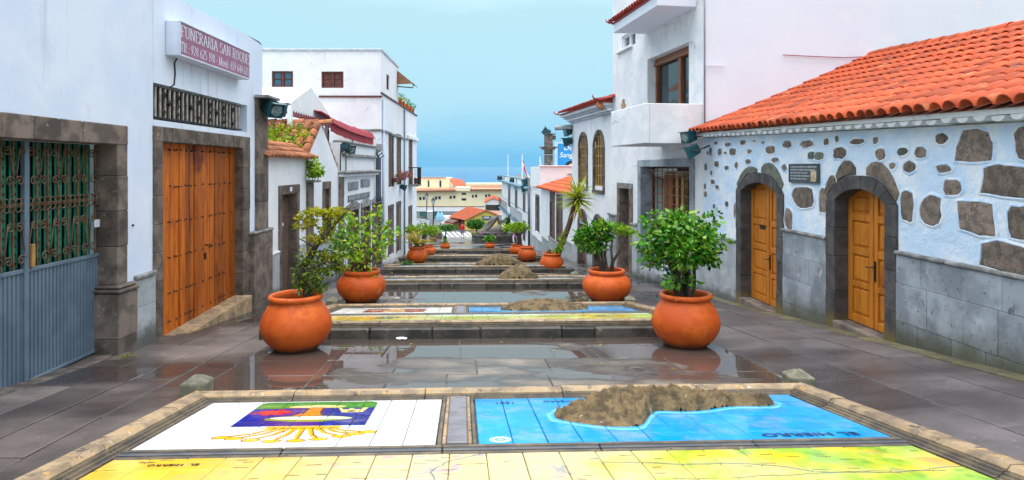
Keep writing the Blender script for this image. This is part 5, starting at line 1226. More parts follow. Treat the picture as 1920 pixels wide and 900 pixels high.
# doors with basalt surrounds
def pine_door(o, split_px, name_label, slot):
    u0, u1, zb, z1, rise = o['u0'], o['u1'], o['z0'], o['z1'], o['rise']; sp = WS.u(split_px, -.2); zs = z1-rise
    d = MB(); WS.box(d, u0-.02, u1+.02, -.262, -.242, zb, z1+.03); d = d.build('door', m_pine, S1)
    rails = [zb+.02, zb+.13, None, zb+.56, zb+.64, None, zb+1.06, zb+1.17, None, zb+1.58, zb+1.69, None, z1-.17, z1+.02]
    pz = [(zb+.13, zb+.56), (zb+.64, zb+1.06), (zb+1.17, zb+1.58), (zb+1.69, z1-.13)]; rz = [(zb+.01, zb+.13), (zb+.56, zb+.64), (zb+1.06, zb+1.17), (zb+1.58, zb+1.69), (z1-.13, z1+.02)]
    for (a, b) in ((u0+.005, sp-.004), (sp+.004, u1-.005)):
        w0, w1 = -.241, -.195
        for (p, q) in ((a, a+.10), (b-.10, b)): strip(WS, d, 'stile', m_pine, p, q, w0, w1, zb+.01, z1+.02, .006)
        for (p, q) in rz: strip(WS, d, 'rail', m_pine, a+.101, b-.101, w0, w1-.002, p, q, .006)
        for (p, q) in pz:
            strip(WS, d, 'panel', m_pine, a+.13, b-.13, w0, w1-.012, p+.035, q-.03, .028)
            strip(WS, d, 'panel_bed', m_pine, a+.1, b-.1, w0, w0+.012, p, q, .002)
    strip(WS, d, 'cover_strip', m_pine, sp-.022, sp+.022, -.194, -.180, zb+.02, z1, .006)
    strip(WS, d, 'lock_plate', m_iron, sp-.075, sp-.03, -.19, -.178, zb+.72, zb+1.02, .004)
    mb = MB(); mb.tube([WS.p(sp-.05, -.18, zb+.93), WS.p(sp-.05, -.13, zb+.93), WS.p(sp+.07, -.125, zb+.92)], .012, 6); mb.build('handle', m_rust, d, smooth=True)
    if slot: strip(WS, d, 'letter_slot', m_iron, sp+.18, sp+.42, -.207, -.19, zb+1.50, zb+1.57, .006)
    # surround
    hi = (u1-u0)/2; c = (u0+u1)/2; ho = hi+.225; n = 9; jz = zb-.35
    blocks(WS, S1, 'jamb_stone', m_stonedk, u0-.225, u0, -.24, .035, [jz, zb+.45, zb+1.0, zb+1.45, zs], 61+slot); blocks(WS, S1, 'jamb_stone', m_stonedk, u1, u1+.225, -.24, .035, [jz, zb+.45, zb+1.0, zb+1.45, zs], 63+slot)
    zi = lambda t: zs+rise*arch(t, hi, rise)-.014; zo = lambda t: zs+(rise+.18)*(1-abs(t)**2.7)
    for k in range(n):
        t0, t1 = -1+2*k/n+.004, -1+2*(k+1)/n-.004; m = 4; inn = [(c+hi*(t0+(t1-t0)*i/m), zi(t0+(t1-t0)*i/m)) for i in range(m+1)]; outt = [(c+ho*(t0+(t1-t0)*i/m), zo(t0+(t1-t0)*i/m)) for i in range(m+1)]
        mb = MB(); mb.prism([WS.p(p[0], -.24, p[1]) for p in inn+outt[::-1]], WS.N.to_3d()*(.275+rnd.uniform(-.004, .004))); mb.build('voussoir', m_stonedk, S1)
    strip(WS, S1, 'threshold', m_stone, u0-.0, u1+.0, -.235, .06, zb-.6, zb-.002, .015)
pine_door(D2, 1638, '', 0); pine_door(D1, 1442.5, '', 1)
# cladding slabs and copings
slabs_between(WS, S1, m_slab, 4.8, D2['u0']-.23, [-2.5, -2.05, -1.55, -1.165], .03, 71, .52, gWS)
slabs_between(WS, S1, m_slab, D2['u1']+.23, D1['u0']-.23, [-2.9, -2.45, -2.0, -1.58, -1.165], .03, 72, .50, lambda u: max(gWS(u), -2.83))
slabs_between(WS, S1, m_slab2, D1['u1']+.23, uS1, [-3.1, -2.7, -2.2, -1.635], .03, 73, .55, gWS)
courses(WS, S1, 'coping', m_cap, [4.8, 5.9, 6.66, 7.7, D2['u0']-.228], -.03, .07, -1.163, -1.115, 74); courses(WS, S1, 'coping', m_cap, [D2['u1']+.228, 11.0, D1['u0']-.228], -.03, .07, -1.163, -1.115, 75); courses(WS, S1, 'coping', m_cap, [D1['u1']+.228, 15.0, uS1], -.03, .07, -1.633, -1.58, 76)
m_gut = mat('mossy_gutter_slab', (.13, .115, .06), (.085, .078, .055), scale=3, rough=.7, vary=.25, spots=[(7, .56, .1, (.17, .15, .045)), (10, .62, .06, (.05, .045, .035))], bump=.3, bscale=30)
g = random.Random(77); y = 4.6
while y < 15.6:
    ye = y+g.uniform(.8, 1.4); mb = MB(); mb.cbox(y+.004, ye-.004, .036, .27, -.03, .006, .006, lambda a, b, c: (lambda q: (q[0], q[1], ground(q[0], q[1])+c))(WS.p(a, b, 0))); mb.build('gutter_slab', m_gut, pv); y = ye
# stones showing through the limewash (photo outlines turned into wall coordinates)
ST = [(1340,264,1347,272),(1360,267,1371,275),(1388,262,1400,272),(1428,264,1435,271),(1468,263,1486,279),(1501,262,1528,278),(1545,259,1556,273),(1566,253,1574,268),(1595,259,1623,272),(1637,256,1649,271),(1330,275,1336,292),(1346,277,1355,292),(1368,277,1381,292),(1401,279,1411,289),(1436,273,1455,289),(1515,284,1530,300),(1528,285,1547,301),(1563,275,1589,299),(1641,277,1663,301),(1682,276,1705,292),(1715,274,1740,297),(1754,249,1780,271),(1340,301,1349,314),(1378,302,1385,317),(1398,298,1410,308),(1447,295,1462,305),(1466,307,1477,322),(1668,303,1682,318),(1693,301,1721,326),(1756,308,1787,325),(1790,240,1866,305),(1902,233,1945,300),(1836,307,1950,375),(1321,306,1327,320),(1332,319,1337,330),(1359,310,1368,319),(1486,348,1527,391),(1536,350,1552,401),(1688,358,1717,419),(1726,366,1769,427),(1768,335,1807,367),(1795,377,1871,443),(1888,384,1940,455),(1834,452,1945,518),(1471,391,1488,431),(1320,343,1325,356),(1333,336,1342,346),(1342,346,1349,356),(1337,382,1343,391),(1360,377,1367,389),(1320,358,1327,370),(1376,378,1381,410),(1325,283,1330,290),(1357,284,1364,290),(1412,262,1418,267)]
BIG = {30: [(-.55, .95), (.15, 1.0), (.75, .75), (.98, .1), (.95, -.95), (0, -1.0), (-1, -.95), (-.9, -.1)], 41: [(-1, .95), (0, 1), (.85, .95), (1, -.9), (.2, -1), (-.9, -.75)], 32: [(-.8, .8), (-.3, 1), (.4, .85), (1, .8), (1, -.95), (-.2, -.85), (-.95, -.7)], 43: [(-.85, .7), (-.3, 1), (.5, .85), (1, .6), (1, -1), (0, -.8), (-.95, -.65)]}
g = random.Random(17); m_lip = mat('limewash_lip', (.52, .69, .92), (.74, .81, .91), scale=5, rough=.85, bump=.6, bscale=16, bdist=.03, spots=[(14, .64, .05, (.50, .46, .42))])
for i, (a, b, c, d_) in enumerate(ST):
    ul, zt_ = WS.at(a, b); ur, _ = WS.at(c, b); Ym = WS.Y((ul+ur)/2); zt_, zb_ = (314-b)/1200*Ym, (314-d_)/1200*Ym
    cu, cz, ru, rz = (ul+ur)/2, (zt_+zb_)/2, abs(ul-ur)/2, (zt_-zb_)/2
    if i in BIG:
        poly = []
        for (x0, y0), (x1, y1) in zip(BIG[i], BIG[i][1:]+BIG[i][:1]):
            for q in range(3): poly.append((cu-(x0+(x1-x0)*q/3+g.uniform(-.03, .03))*ru, cz+(y0+(y1-y0)*q/3+g.uniform(-.03, .03))*rz))
    else: poly = blob_poly(cu, cz, ru, rz, 9 if ru < .1 else 13, g, g.uniform(2.0, 3.4), .13)
    mb = MB(); n = len(poly); sc = lambda k, q: (cu+(q[0]-cu)*(1+k/max(ru, .03)), cz+(q[1]-cz)*(1+k/max(rz, .03))); hh = .007+.009*min(1, ru/.15)
    mb.v = [WS.p(*((lambda e: (e[0], w_*g.uniform(.7, 1.3), e[1]))(sc(k, q)))) for (k, w_) in ((.030, .0012), (.008, hh*.8), (-.010, hh), (-.016, -.01)) for q in poly]
    mb.f = [(r*n+j, r*n+(j+1) % n, (r+1)*n+(j+1) % n, (r+1)*n+j) for r in range(3) for j in range(n)]; mb.build('render_lip', m_lip, wallS, smooth=True)
    mb = stone_piece(WS, poly, -.03, .006+.012*min(1, ru/.15), rg=g)
    mb.build('stone', m_rubgreen if i in (19, 24, 15, 16) else m_rubble, wallS)
for (o, k) in ((D2, 0), (D1, 1)):   # rough relieving stones over the arches
    c = (o['u0']+o['u1'])/2; h = (o['u1']-o['u0'])/2+.235; zs = o['z1']-.2
    zo = lambda t: zs+.385*(1-abs(t)**2.7)+.012
    for (t0, t1, ht) in ((-.97, -.20, .21), (.10, .66, .20), (.70, 1.0, .17)) if k == 0 else ((-.93, -.12, .19), (.05, .95, .12)):
        n = 6; low = [(c+h*(t0+(t1-t0)*q/n), zo(t0+(t1-t0)*q/n)) for q in range(n+1)]; up = [(c+h*1.07*(t0+(t1-t0)*q/n), zo(t0+(t1-t0)*q/n)+ht*(.45+.75*sin(pi*(q+.6)/(n+1.2)))*(1 if q not in (0, n) else .8)) for q in range(n+1)]
        mb = stone_piece(WS, low+up[::-1], -.03, .03, rg=g); mb.build('stone', m_rubgreen if k == 1 else m_rubble, wallS)
# roof
RX = lambda Y: Vector(WS.p(Y, -4.2, 2.50+.055*(Y-11.5))); EX = lambda Y: Vector(WS.p(Y, .30, .625+.0245*(Y-6.3)))
mb = MB(); ysr = [4.4+(15.97-4.4)*i/12 for i in range(13)]
for a, b in zip(ysr, ysr[1:]):
    mb.quad(EX(a)+Vector((.04, 0, -.02)), EX(b)+Vector((.04, 0, -.02)), RX(b)-Vector((0, 0, .02)), RX(a)-Vector((0, 0, .02))); mb.quad(RX(a), RX(b), RX(b)+Vector((4, 0, -1.6)), RX(a)+Vector((4, 0, -1.6)))
m_under = mat('roof_bedding', (.22, .07, .035), (.12, .05, .035), scale=6, rough=.95)
roof = mb.build('roof', m_under, S1)
src = barrel(.100, .112, .50, 7, .016, .92); meT = src.mesh('tile', m_rooft, True); cand = []; g = random.Random(23); nr = 11
for q in range(48):
    Y = 4.55+.24*q
    if Y > 15.95: break
    for k in range(nr):
        R, E = RX(Y), EX(Y); D = (E-R); ln = D.length; D.normalize(); expo = ln/(nr+.02)
        sag = -.05*sin(pi*(k+.5)/nr); p = R+D*(expo*k+g.uniform(-.012, .012))+Vector((0, g.uniform(-.010, .010), sag+.022))
        tl = -.035+g.uniform(-.012, .012); Nn = D.cross(Vector((0, 1, 0))); Nn = Nn if Nn.z > 0 else -Nn; d2 = (D*cos(tl)-Nn*sin(tl)).normalized(); y2 = Vector((g.uniform(-.02, .02), 1, .0)); y2 = (y2-d2*y2.dot(d2)).normalized(); n2 = d2.cross(y2)
        if n2.z < 0: y2 = -y2; n2 = d2.cross(y2)
        M = Matrix(((d2.x, y2.x, n2.x, p.x), (d2.y, y2.y, n2.y, p.y), (d2.z, y2.z, n2.z, p.z), (0, 0, 0, 1))); px = CX+F*p.x/p.y
        cand.append((p.length if px < 1935 else 99, M))
cand.sort(key=lambda t: t[0]); big = MB()
for i, (ds, M) in enumerate(cand):
    if i < 290 and ds < 99: o = mkobj('tile', meT, roof); o.matrix_local = Matrix.Translation(-wloc(roof)) @ M
    else: big.add([M @ Vector(v) for v in src.v], src.f)
big.build('tile', m_rooft, roof, smooth=True, kind='stuff')
srcr = barrel(.12, .14, .46, 7, .016, .9); meR = srcr.mesh('ridge_tile', m_rooft, True)
for k in range(27):
    Y = 4.6+.42*k; a = RX(Y)+Vector((0, 0, .04)); b = RX(Y+.42)+Vector((0, 0, .04)); d2 = (a-b).normalized(); y2 = Vector((1, 0, 0)); n2 = d2.cross(y2).normalized(); n2 = n2 if n2.z > 0 else -n2; y2 = n2.cross(d2)
    o = mkobj('ridge_tile', meR, roof); o.matrix_local = Matrix.Translation(-wloc(roof)+Vector((0, 0, g.uniform(0, .015)))) @ Matrix(((d2.x, y2.x, n2.x, b.x), (d2.y, y2.y, n2.y, b.y), (d2.z, y2.z, n2.z, b.z), (0, 0, 0, 1)))
mb = MB()
for k in range(60):
    Y = 4.6+.19*k+g.uniform(-.05, .05); p = RX(Y)+Vector((-.13+g.uniform(-.04, .03), 0, -.01)); r = g.uniform(.03, .06); mb.cbox(p.x-r, p.x+r, p.y-.09, p.y+.09, p.z-.05, p.z+r*.6, .02)
mb.build('ridge_mortar', m_under, roof, kind='stuff')
# whitewashed eave course
mb = MB(); n = 7; mb.prism([(-.12, .088*cos(pi+pi*k/n), .058*sin(pi+pi*k/n)) for k in range(n+1)], (.34, 0, 0)); meW = mb.mesh('eave_tile', m_white)
for q in range(46):
    Y = 4.75+.245*q
    if Y > 15.9: break
    p = Vector(WS.p(Y, .0, ztop(Y)+.075)); d2 = WS.N.to_3d(); y2 = Vector((0, 1, 0)); y2 = (y2-d2*y2.dot(d2)).normalized(); n2 = Vector((0, 0, 1))
    o = mkobj('eave_tile', meW, roof); o.matrix_local = Matrix.Translation(-wloc(roof)+Vector((0, 0, g.uniform(-.012, .008)))) @ Matrix(((d2.x, y2.x, n2.x, p.x), (d2.y, y2.y, n2.y, p.y), (d2.z, y2.z, n2.z, p.z), (0, 0, 0, 1)))
mb = MB()
for a, b in zip(ysr, ysr[1:]): ea, eb = EX(a).z-.015, EX(b).z-.015; mb.hexa([WS.p(a, -.1, ztop(a)+.078), WS.p(b, -.1, ztop(b)+.078), WS.p(b, .215, ztop(b)+.082), WS.p(a, .215, ztop(a)+.082), WS.p(a, -.1, ea+.1), WS.p(b, -.1, eb+.1), WS.p(b, .235, eb), WS.p(a, .235, ea)])
mb.build('eave_bed', m_white, roof)
# plaque
PQ = thing('wall_plaque', 'grey bronze inscription plaque with small picture tile between the arched doors', 'plaque', WS.p(11, .03, -.1))
ul, ur = WS.u(1538.5), WS.u(1483); Ym = WS.Y((ul+ur)/2); zt_, zb_ = (314-307)/1200*Ym, (314-343)/1200*Ym
pb = MB(); WS.box(pb, ul, ur, .0, .035, zb_, zt_, .006); pb = pb.build('plate', m_bronze, PQ)
for (p, q, r, s) in ((ul, ur, zt_-.02, zt_), (ul, ur, zb_, zb_+.02), (ul, ul+.02, zb_+.021, zt_-.021), (ur-.02, ur, zb_+.021, zt_-.021)): strip(WS, pb, 'rim', m_bronze, p+.001, q-.001, .034, .046, r, s, .004)
for k in range(5):
    z = zt_-.055-.052*k; x = ur-.06
    while x > ul+(.10 if k < 2 else .36):
        wd = g.uniform(.03, .09); strip(WS, pb, 'lettering', m_slab2, x-wd, x, .0345, .041, z-.012, z+.012, .002).__setitem__('kind', 'stuff'); x -= wd+.02
strip(WS, PQ, 'picture_tile', mat('picture_tile', (.62, .52, .36), (.42, .25, .14), scale=14, rough=.3), ul+.05, ul+.22, .036, .052, zb_+.03, zb_+.21, .006)

# ---- tower house with balcony and shop
WT = Wall((7.57, 0), (-.1375, 1), -1)
gWT = lambda u: gL(WT.Y(u))
S2 = thing('balcony_house', 'tall weathered white house with solid balcony, brown window and barred shop front', 'house', (5, 19, gL(19)))
uT0, uT1 = WT.u(1319), WT.u(1149)
xT, yT = WT.p(uT0, 0, 0)[:2]
wo = dict(u0=WT.u(1291.6), u1=WT.u(1214), z0=1.0, z1=3.30, depth=.35); so_ = dict(u0=WT.u(1295), u1=WT.u(1202.5), z0=-3.09, z1=.03, depth=.40)
do_ = dict(u0=WT.u(1181), u1=WT.u(1162.5), z0=-3.62, z1=-.70, depth=.30); uo = dict(u0=WT.u(1191.5), u1=WT.u(1166), z0=(314-90)/1200*21.2, z1=4.45, depth=.15)
mb = MB(); facade(mb, WT, uT0, uT1, lambda u: gWT(u)-.5, 7.2, [wo, so_, do_, uo])
mb.quad(WT.p(uT1, 0, 0), WT.p(uT1, -9, 0), WT.p(uT1, -9, 7.2), WT.p(uT1, 0, 7.2)); mb.quad(WT.p(uT0, 0, 7.2), WT.p(uT1, 0, 7.2), WT.p(uT1, -9, 7.2), WT.p(uT0, -9, 7.2)); mb.build('wall', m_towerwall, S2)
mb = MB(); mb.quad((xT, yT, -4), (19, yT, -4), (19, yT, 7.2), (xT, yT, 7.2)); mb.build('side_wall', m_lilacwall, S2)
mb = MB(); mb.tube([(xT+.02, yT-.02, 7), (xT+.02, yT-.03, 1.1)], .022, 5); mb.build('downpipe', m_slab2, S2, smooth=True)
# balcony
strip(WT, S2, 'balcony_parapet', m_towerwall, 16.17, 18.75, 1.38, 1.50, .60, 1.595, .015); strip(WT, S2, 'balcony_parapet', m_towerwall, 16.17, 16.30, .0, 1.378, .60, 1.592, .012); strip(WT, S2, 'balcony_parapet', m_towerwall, 18.62, 18.75, .0, 1.378, .60, 1.592, .012); strip(WT, S2, 'balcony_floor', m_towerwall, 16.302, 18.618, .0, 1.378, .62, .74, 0)
# upper canopy with tiles
strip(WT, S2, 'canopy', m_lilacwall, 16.5, 19.85, .0, 1.05, 4.10, 4.36, .01)
cp = MB(); cp.hexa([WT.p(16.5, 0, 4.362), WT.p(19.9, 0, 4.362), WT.p(19.9, 1.08, 4.362), WT.p(16.5, 1.08, 4.362), WT.p(16.5, 0, 4.75), WT.p(19.9, 0, 4.75), WT.p(19.9, 1.10, 4.40), WT.p(16.5, 1.10, 4.40)]); cp = cp.build('canopy_roof', m_redtile, S2)
tile_roof(cp, WT.p(16.45, .0, 4.77), WT.T.to_3d(), Vector(WT.p(0, 1.18, 4.40))-Vector(WT.p(0, 0, 4.77)), 18, 3, .19, .40, m_redtile, (.07, .085), seed=8)
def curl(W, parent, u, w_, z, s=1.0, m=m_redtile, du=1):
    mb = MB(); mb.tube([W.p(u, w_, z), W.p(u+.06*du*s, w_+.10*s, z-.01), W.p(u+.10*du*s, w_+.20*s, z+.05*s), W.p(u+.11*du*s, w_+.24*s, z+.14*s)], [.04*s, .035*s, .028*s, .012*s], 6); mb.build('corner_finial', m, parent, smooth=True)
curl(WT, cp, 19.85, 1.08, 4.42, .8)
# window
def win_frame(W, parent, o, wpl, m, fr=.09, mull=(.5,), name='window', gm=m_glass, deep=.08, zb=None):
    u0, u1, z0, z1 = o['u0'], o['u1'], o['z0'] if zb is None else zb, o['z1']; wn = MB(); W.box(wn, u0, u1, wpl-.04, wpl-.025, z0, z1); wn = wn.build(name, m_black, parent)
    strip(W, wn, 'frame', m, u0, u1, wpl-.024, wpl+deep, z1-fr, z1-.002, .01); strip(W, wn, 'frame', m, u0, u1, wpl-.024, wpl+deep, z0, z0+fr, .01)
    cuts = [u0]+[u0+(u1-u0)*t for t in mull]+[u1]
    for k, c in enumerate(cuts):
        a, b = (c, c+fr) if k == 0 else (c-fr, c) if k == len(cuts)-1 else (c-fr*.6, c+fr*.6)
        strip(W, wn, 'frame', m, a, b, wpl-.024, wpl+deep-.004, z0+fr+.001, z1-fr-.001, .01)
    for k, (a, b) in enumerate(zip(cuts, cuts[1:])):
        p = a+(fr if k == 0 else fr*.6)+.001; q = b-(fr if k == len(cuts)-2 else fr*.6)-.001; strip(W, wn, 'pane', gm, p, q, wpl-.02, wpl-.01, z0+fr+.001, z1-fr-.001)
    return wn
wn = win_frame(WT, S2, wo, -.33, m_winwood, .13, (.40,), zb=1.2); strip(WT, wn, 'frame', m_winwood, wo['u0'], wo['u1'], -.34, -.20, 3.08, 3.16, .01)
wn2 = win_frame(WT, S2, uo, -.13, m_white, .06, (.5,), gm=m_glassb)
strip(WT, S2, 'small_parapet', m_towerwall, uo['u0']+.25, uo['u1']+.4, .0, .10, 3.92, 4.0, .01)
# shop front
blocks(WT, S2, 'jamb_stone', m_slab, WT.u(1302.7), so_['u0'], -.4, .04, [-3.4, -2.3, -1.2, .03], 81); blocks(WT, S2, 'jamb_stone', m_slab, so_['u1'], WT.u(1197.5), -.4, .04, [-3.4, -2.3, -1.2, .03], 82); courses(WT, S2, 'lintel_stone', m_slab, [WT.u(1302.7)-.01, 18.2, WT.u(1197.5)+.01], -.4, .045, .032, .235, 83)
strip(WT, S2, 'sill_stone', m_slab2, so_['u0'], so_['u1'], -.38, .06, -3.35, -3.088, .01)
sh = MB(); WT.box(sh, so_['u0'], so_['u1'], -1.2, -1.18, -3.1, .03); sh = sh.build('shop_window', m_room, S2)
U = lambda t: so_['u0']+(so_['u1']-so_['u0'])*t
gf = MB(); WT.box(gf, U(0), U(1), -.42, -.36, -.03, .03); gf = gf.build('grille', m_redwood, sh)
for t in (.005, .44, .985): strip(WT, gf, 'post', m_redwood, U(t)-.03, U(t)+.03, -.42, -.35, -3.08, -.03, .006)
for k in range(7): strip(WT, gf, 'bar', m_winwood, U(0), U(1), -.35, -.325, -.30-.26*k, -.27-.26*k, .004)
for k in range(1, 9): strip(WT, gf, 'bar', m_redwood, U(k/9)-.012, U(k/9)+.012, -.375, -.355, -1.6, -.03, .004)
for k in range(17): strip(WT, gf, 'rail_bar', m_iron, U(.03+.94*k/16)-.012, U(.03+.94*k/16)+.012, -.36, -.335, -2.6, -1.72, .004)
strip(WT, gf, 'handrail', m_iron, U(0), U(1), -.365, -.33, -1.72, -1.68, .004)
for (t0, t1, z0, z1, c) in ((.50, .66, -1.5, -.1, (.55, .36, .10)), (.12, .34, -1.4, -.3, (.30, .13, .05)), (.72, .9, -1.35, -.15, (.35, .14, .06)), (.2, .3, -2.4, -1.8, (.45, .10, .08)), (.40, .52, -2.5, -1.9, (.5, .45, .42)), (.62, .74, -2.5, -1.95, (.08, .20, .35))): strip(WT, sh, 'curtain' if z1 > -1 else 'goods', mat('shop_goods', c, tuple(x*.7 for x in c), scale=9, rough=.7), U(t0), U(t1), -.75, -.6, z0, z1, .02)
for k in range(4):
    mb = MB(); mb.tube([WT.p(U(.10+.05*k), -.27+.03*k, -.12-.03*k), WT.p(U(1.04-.06*k), -.20, -.10+.02*k-.14*(k == 3))], .014, 5); mb.build('cane', m_kerb, sh)
PS = thing('poster_board', 'blue and ochre poster board leaning under the shop window', 'poster', WT.p(U(.92), .1, -3.05)); strip(WT, PS, 'board', m_glassb, U(.84), U(.985), -.30, -.27, -3.085, -2.15, .006); strip(WT, PS, 'print', mat('poster_print', (.15, .42, .62), (.55, .40, .12), scale=3.5, rough=.4, lo=.48, hi=.55), U(.85), U(.975), -.269, -.264, -3.05, -2.2); strip(WT, PS, 'footer', m_ochre, U(.85), U(.975), -.268, -.260, -3.06, -2.80)
RK = thing('postcard_rack', 'teal rack of leaflets on the shop sill', 'rack', WT.p(U(.7), -.2, -3.08)); strip(WT, RK, 'back', m_teal, U(.60), U(.82), -.30, -.26, -3.085, -2.35, .01)
for k in range(6): strip(WT, RK, 'leaflet', m_letter if k % 2 else m_glassb, U(.62+.065*(k % 3)), U(.675+.065*(k % 3)), -.255, -.24, -3.05+.34*(k//3), -2.78+.34*(k//3), .004)
BX = thing('white_box', 'white and blue box at the near end of the shop sill', 'box', WT.p(U(.5), -.2, -3.08)); strip(WT, BX, 'carton', m_letter, U(.46), U(.57), -.30, -.12, -3.085, -2.78, .01); strip(WT, BX, 'band', m_glassb, U(.465), U(.565), -.119, -.115, -2.98, -2.87)
# street door
blocks(WT, S2, 'jamb_stone', m_stone, WT.u(1186.5), do_['u0'], -.3, .04, [-3.8, -2.8, -1.7, -.70], 84); blocks(WT, S2, 'jamb_stone', m_stone, do_['u1'], WT.u(1158.5), -.3, .04, [-4.0, -2.8, -1.7, -.70], 85); courses(WT, S2, 'lintel_stone', m_cap, [WT.u(1186.5)-.02, 21.6, WT.u(1158.5)+.02], -.3, .045, -.698, -.52, 86)
dd = MB(); WT.box(dd, do_['u0'], do_['u1'], -.34, -.302, -3.7, -.7); dd = dd.build('door', m_redwood, S2)
for s in (0, 1):
    a = do_['u0']+(do_['u1']-do_['u0'])*s/2
    for z in (-3.5, -2.5, -1.6): strip(WT, dd, 'panel', m_redwood, a+.06, a+.42, -.30, -.27, z, z+.75, .02)
strip(WT, dd, 'notice', m_letter, do_['u0']+.1, do_['u0']+.32, -.268, -.26, -2.2, -2.0); strip(WT, S2, 'doorstep', m_stone, do_['u0'], do_['u1'], -.3, .1, -4.0, -3.60, .01)
slabs_between(WT, S2, m_slab2, so_['u1']+.25, WT.u(1187), [-3.5, -2.9, -2.4, -1.86], .05, 87, .5, gWT); strip(WT, S2, 'coping', m_cap, so_['u1']+.26, WT.u(1187), 0, .12, -1.858, -1.79, .015); slabs_between(WT, S2, m_slab2, uT0, WT.u(1303.5), [-3.1, -2.5, -1.75], .03, 88, .5, gWT); slabs_between(WT, S2, m_slab2, so_['u0']-.1, so_['u1']+.2, [-3.5, -3.352], .05, 89, .8, gWT); slabs_between(WT, S2, m_slab2, WT.u(1158), uT1+.3, [-3.6, -3.0, -2.4, -1.70], .05, 90, .5, gWT); strip(WT, S2, 'coping', m_cap, WT.u(1158), uT1+.3, 0, .12, -1.698, -1.63, .015)
flood(at(1292, 257, 15.6), 195, -10, 'upper floodlight of the pair at the stone house eave', .95); flood(at(1297, 284.5, 15.4), 165, -24, 'lower floodlight of the pair at the stone house eave, seen from its back', 1.05)
CB = thing('wall_cable', 'thin dark cable strung across the blank lilac-white wall', 'cable', (9, yT-.05, 2.7)); mb = MB(); mb.tube([at(1468, 103, yT-.04), at(1520, 105.5, yT-.04), at(1580, 108, yT-.04), at(1632, 106, yT-.04), at(1610, 120, yT-.04), at(1560, 147, yT-.04)], .012, 4); mb.build('wire', m_burg, CB); mb = MB(); mb.tube([at(1323, 122, yT-.04), at(1359, 123, yT-.04)], .012, 4); mb.build('wire', m_letter, CB)

# ---- house with arched windows
S3 = thing('arched_window_house', 'white house with two arched ochre windows, moulded cornice and small arched doors', 'house', (4.1, 25.5, gL(25.5)))
uA0, uA1 = uT1+.001, WT.u(1072.5)
def arched(pa, pb, ytop, ybot, dp, inset):
    u0, u1 = WT.u(pb), WT.u(pa); Y = WT.Y((u0+u1)/2); h = (u1-u0)/2
    return dict(u0=u0+inset, u1=u1-inset, z0=(314-ybot)/1200*Y, z1=(314-ytop)/1200*Y-inset, rise=h-inset, depth=dp, ou=(u0, u1), inset=inset)
W1, W2 = arched(1085.5, 1102.5, 247, 343, .10, .14), arched(1113, 1134, 243, 349, .10, .14)
A1, A2d = arched(1084.5, 1101.5, 391, 501, .14, .15), arched(1112.5, 1130.5, 401, 512, .14, .15)
A1['z0'] = gL(27)-.05; A2d['z0'] = gL(25)-.05
mb = MB(); facade(mb, WT, uA0, uA1, lambda u: gWT(u)-.5, 2.2, [W1, W2, A1, A2d]); mb.quad(WT.p(uA1, 0, -6), WT.p(uA1, -8, -6), WT.p(uA1, -8, 2.3), WT.p(uA1, 0, 2.3)); mb.quad(WT.p(uA0, 0, 2.2), WT.p(uA1, 0, 2.2), WT.p(uA1, -8, 2.2), WT.p(uA0, -8, 2.2)); mb.build('wall', m_white, S3)
for i, o in enumerate((W1, W2, A1, A2d)):
    e0, e1 = o['ou']; c = (e0+e1)/2; zs = o['z1']-o['rise']; ri = o['rise']; ro = ri+o['inset']; n = 7; dp_ = o['depth']
    for k in range(n):
        t0, t1 = pi*k/n+.01, pi*(k+1)/n-.01; mb = MB(); mb.prism([WT.p(c+r*cos(t), -.2, zs+r*sin(t)) for r, t in ((ri, t0), (ri, (t0+t1)/2), (ri, t1), (ro, t1), (ro, (t0+t1)/2), (ro, t0))], WT.N.to_3d()*.25); mb.build('voussoir', m_stone, S3)
    for (a, b) in ((e0, o['u0']), (o['u1'], e1)): blocks(WT, S3, 'jamb_stone', m_stone, a, b, -.2, .05, [o['z0']-.15, (o['z0']+zs)/2, zs], 91+i)
    m = m_ochre if i < 2 else m_oldwood; wn = MB(); WT.box(wn, o['u0'], o['u1'], -dp_-.02, -dp_-.002, o['z0'], o['z1']); wn = wn.build('window' if i < 2 else 'door', m_black if i < 2 else m_redwood, S3)
    if i < 2:
        strip(WT, S3, 'sill', m_stone, e0, e1, -.2, .08, o['z0']-.28, o['z0']-.152, .01)
        for t in (0, .36, .64, .93): a = o['u0']+(o['u1']-o['u0'])*t; strip(WT, wn, 'frame', m, a, a+.09, -dp_, -dp_+.07, o['z0'], o['z1']-.10*(t in (0, .93)), .01)
        for k in range(6): z = o['z0']+(o['z1']-o['z0'])*k/5.4; strip(WT, wn, 'glazing_bar', m, o['u0']+.09, o['u1']-.04, -dp_+.004, -dp_+.06, z, z+.05, .01)
        for k in range(5): z = o['z0']+(o['z1']-o['z0'])*k/5.4; strip(WT, wn, 'pane', m_glass, o['u0']+.095, o['u1']-.05, -dp_-.001, -dp_+.012, z+.052, z+(o['z1']-o['z0'])/5.4-.002)
    else:
        for s in (0, 1): a = o['u0']+(o['u1']-o['u0'])*s/2; strip(WT, wn, 'leaf_panel', m, a+.03, a+(o['u1']-o['u0'])/2-.03, -dp_, -dp_+.03, o['z0']+.2, zs, .01)
        strip(WT, wn, 'fanlight_bar', m_letter, o['u0'], o['u1'], -dp_, -dp_+.035, zs-.02, zs+.05, .01)
for k, (z0, z1, w_) in enumerate(((1.94, 2.02, .10), (2.022, 2.12, .20), (2.122, 2.20, .30), (2.202, 2.31, .42))): strip(WT, S3, 'cornice', m_white if k % 2 else m_edge, uA0+.0, uA1+w_, -.1, w_, z0, z1, .015)
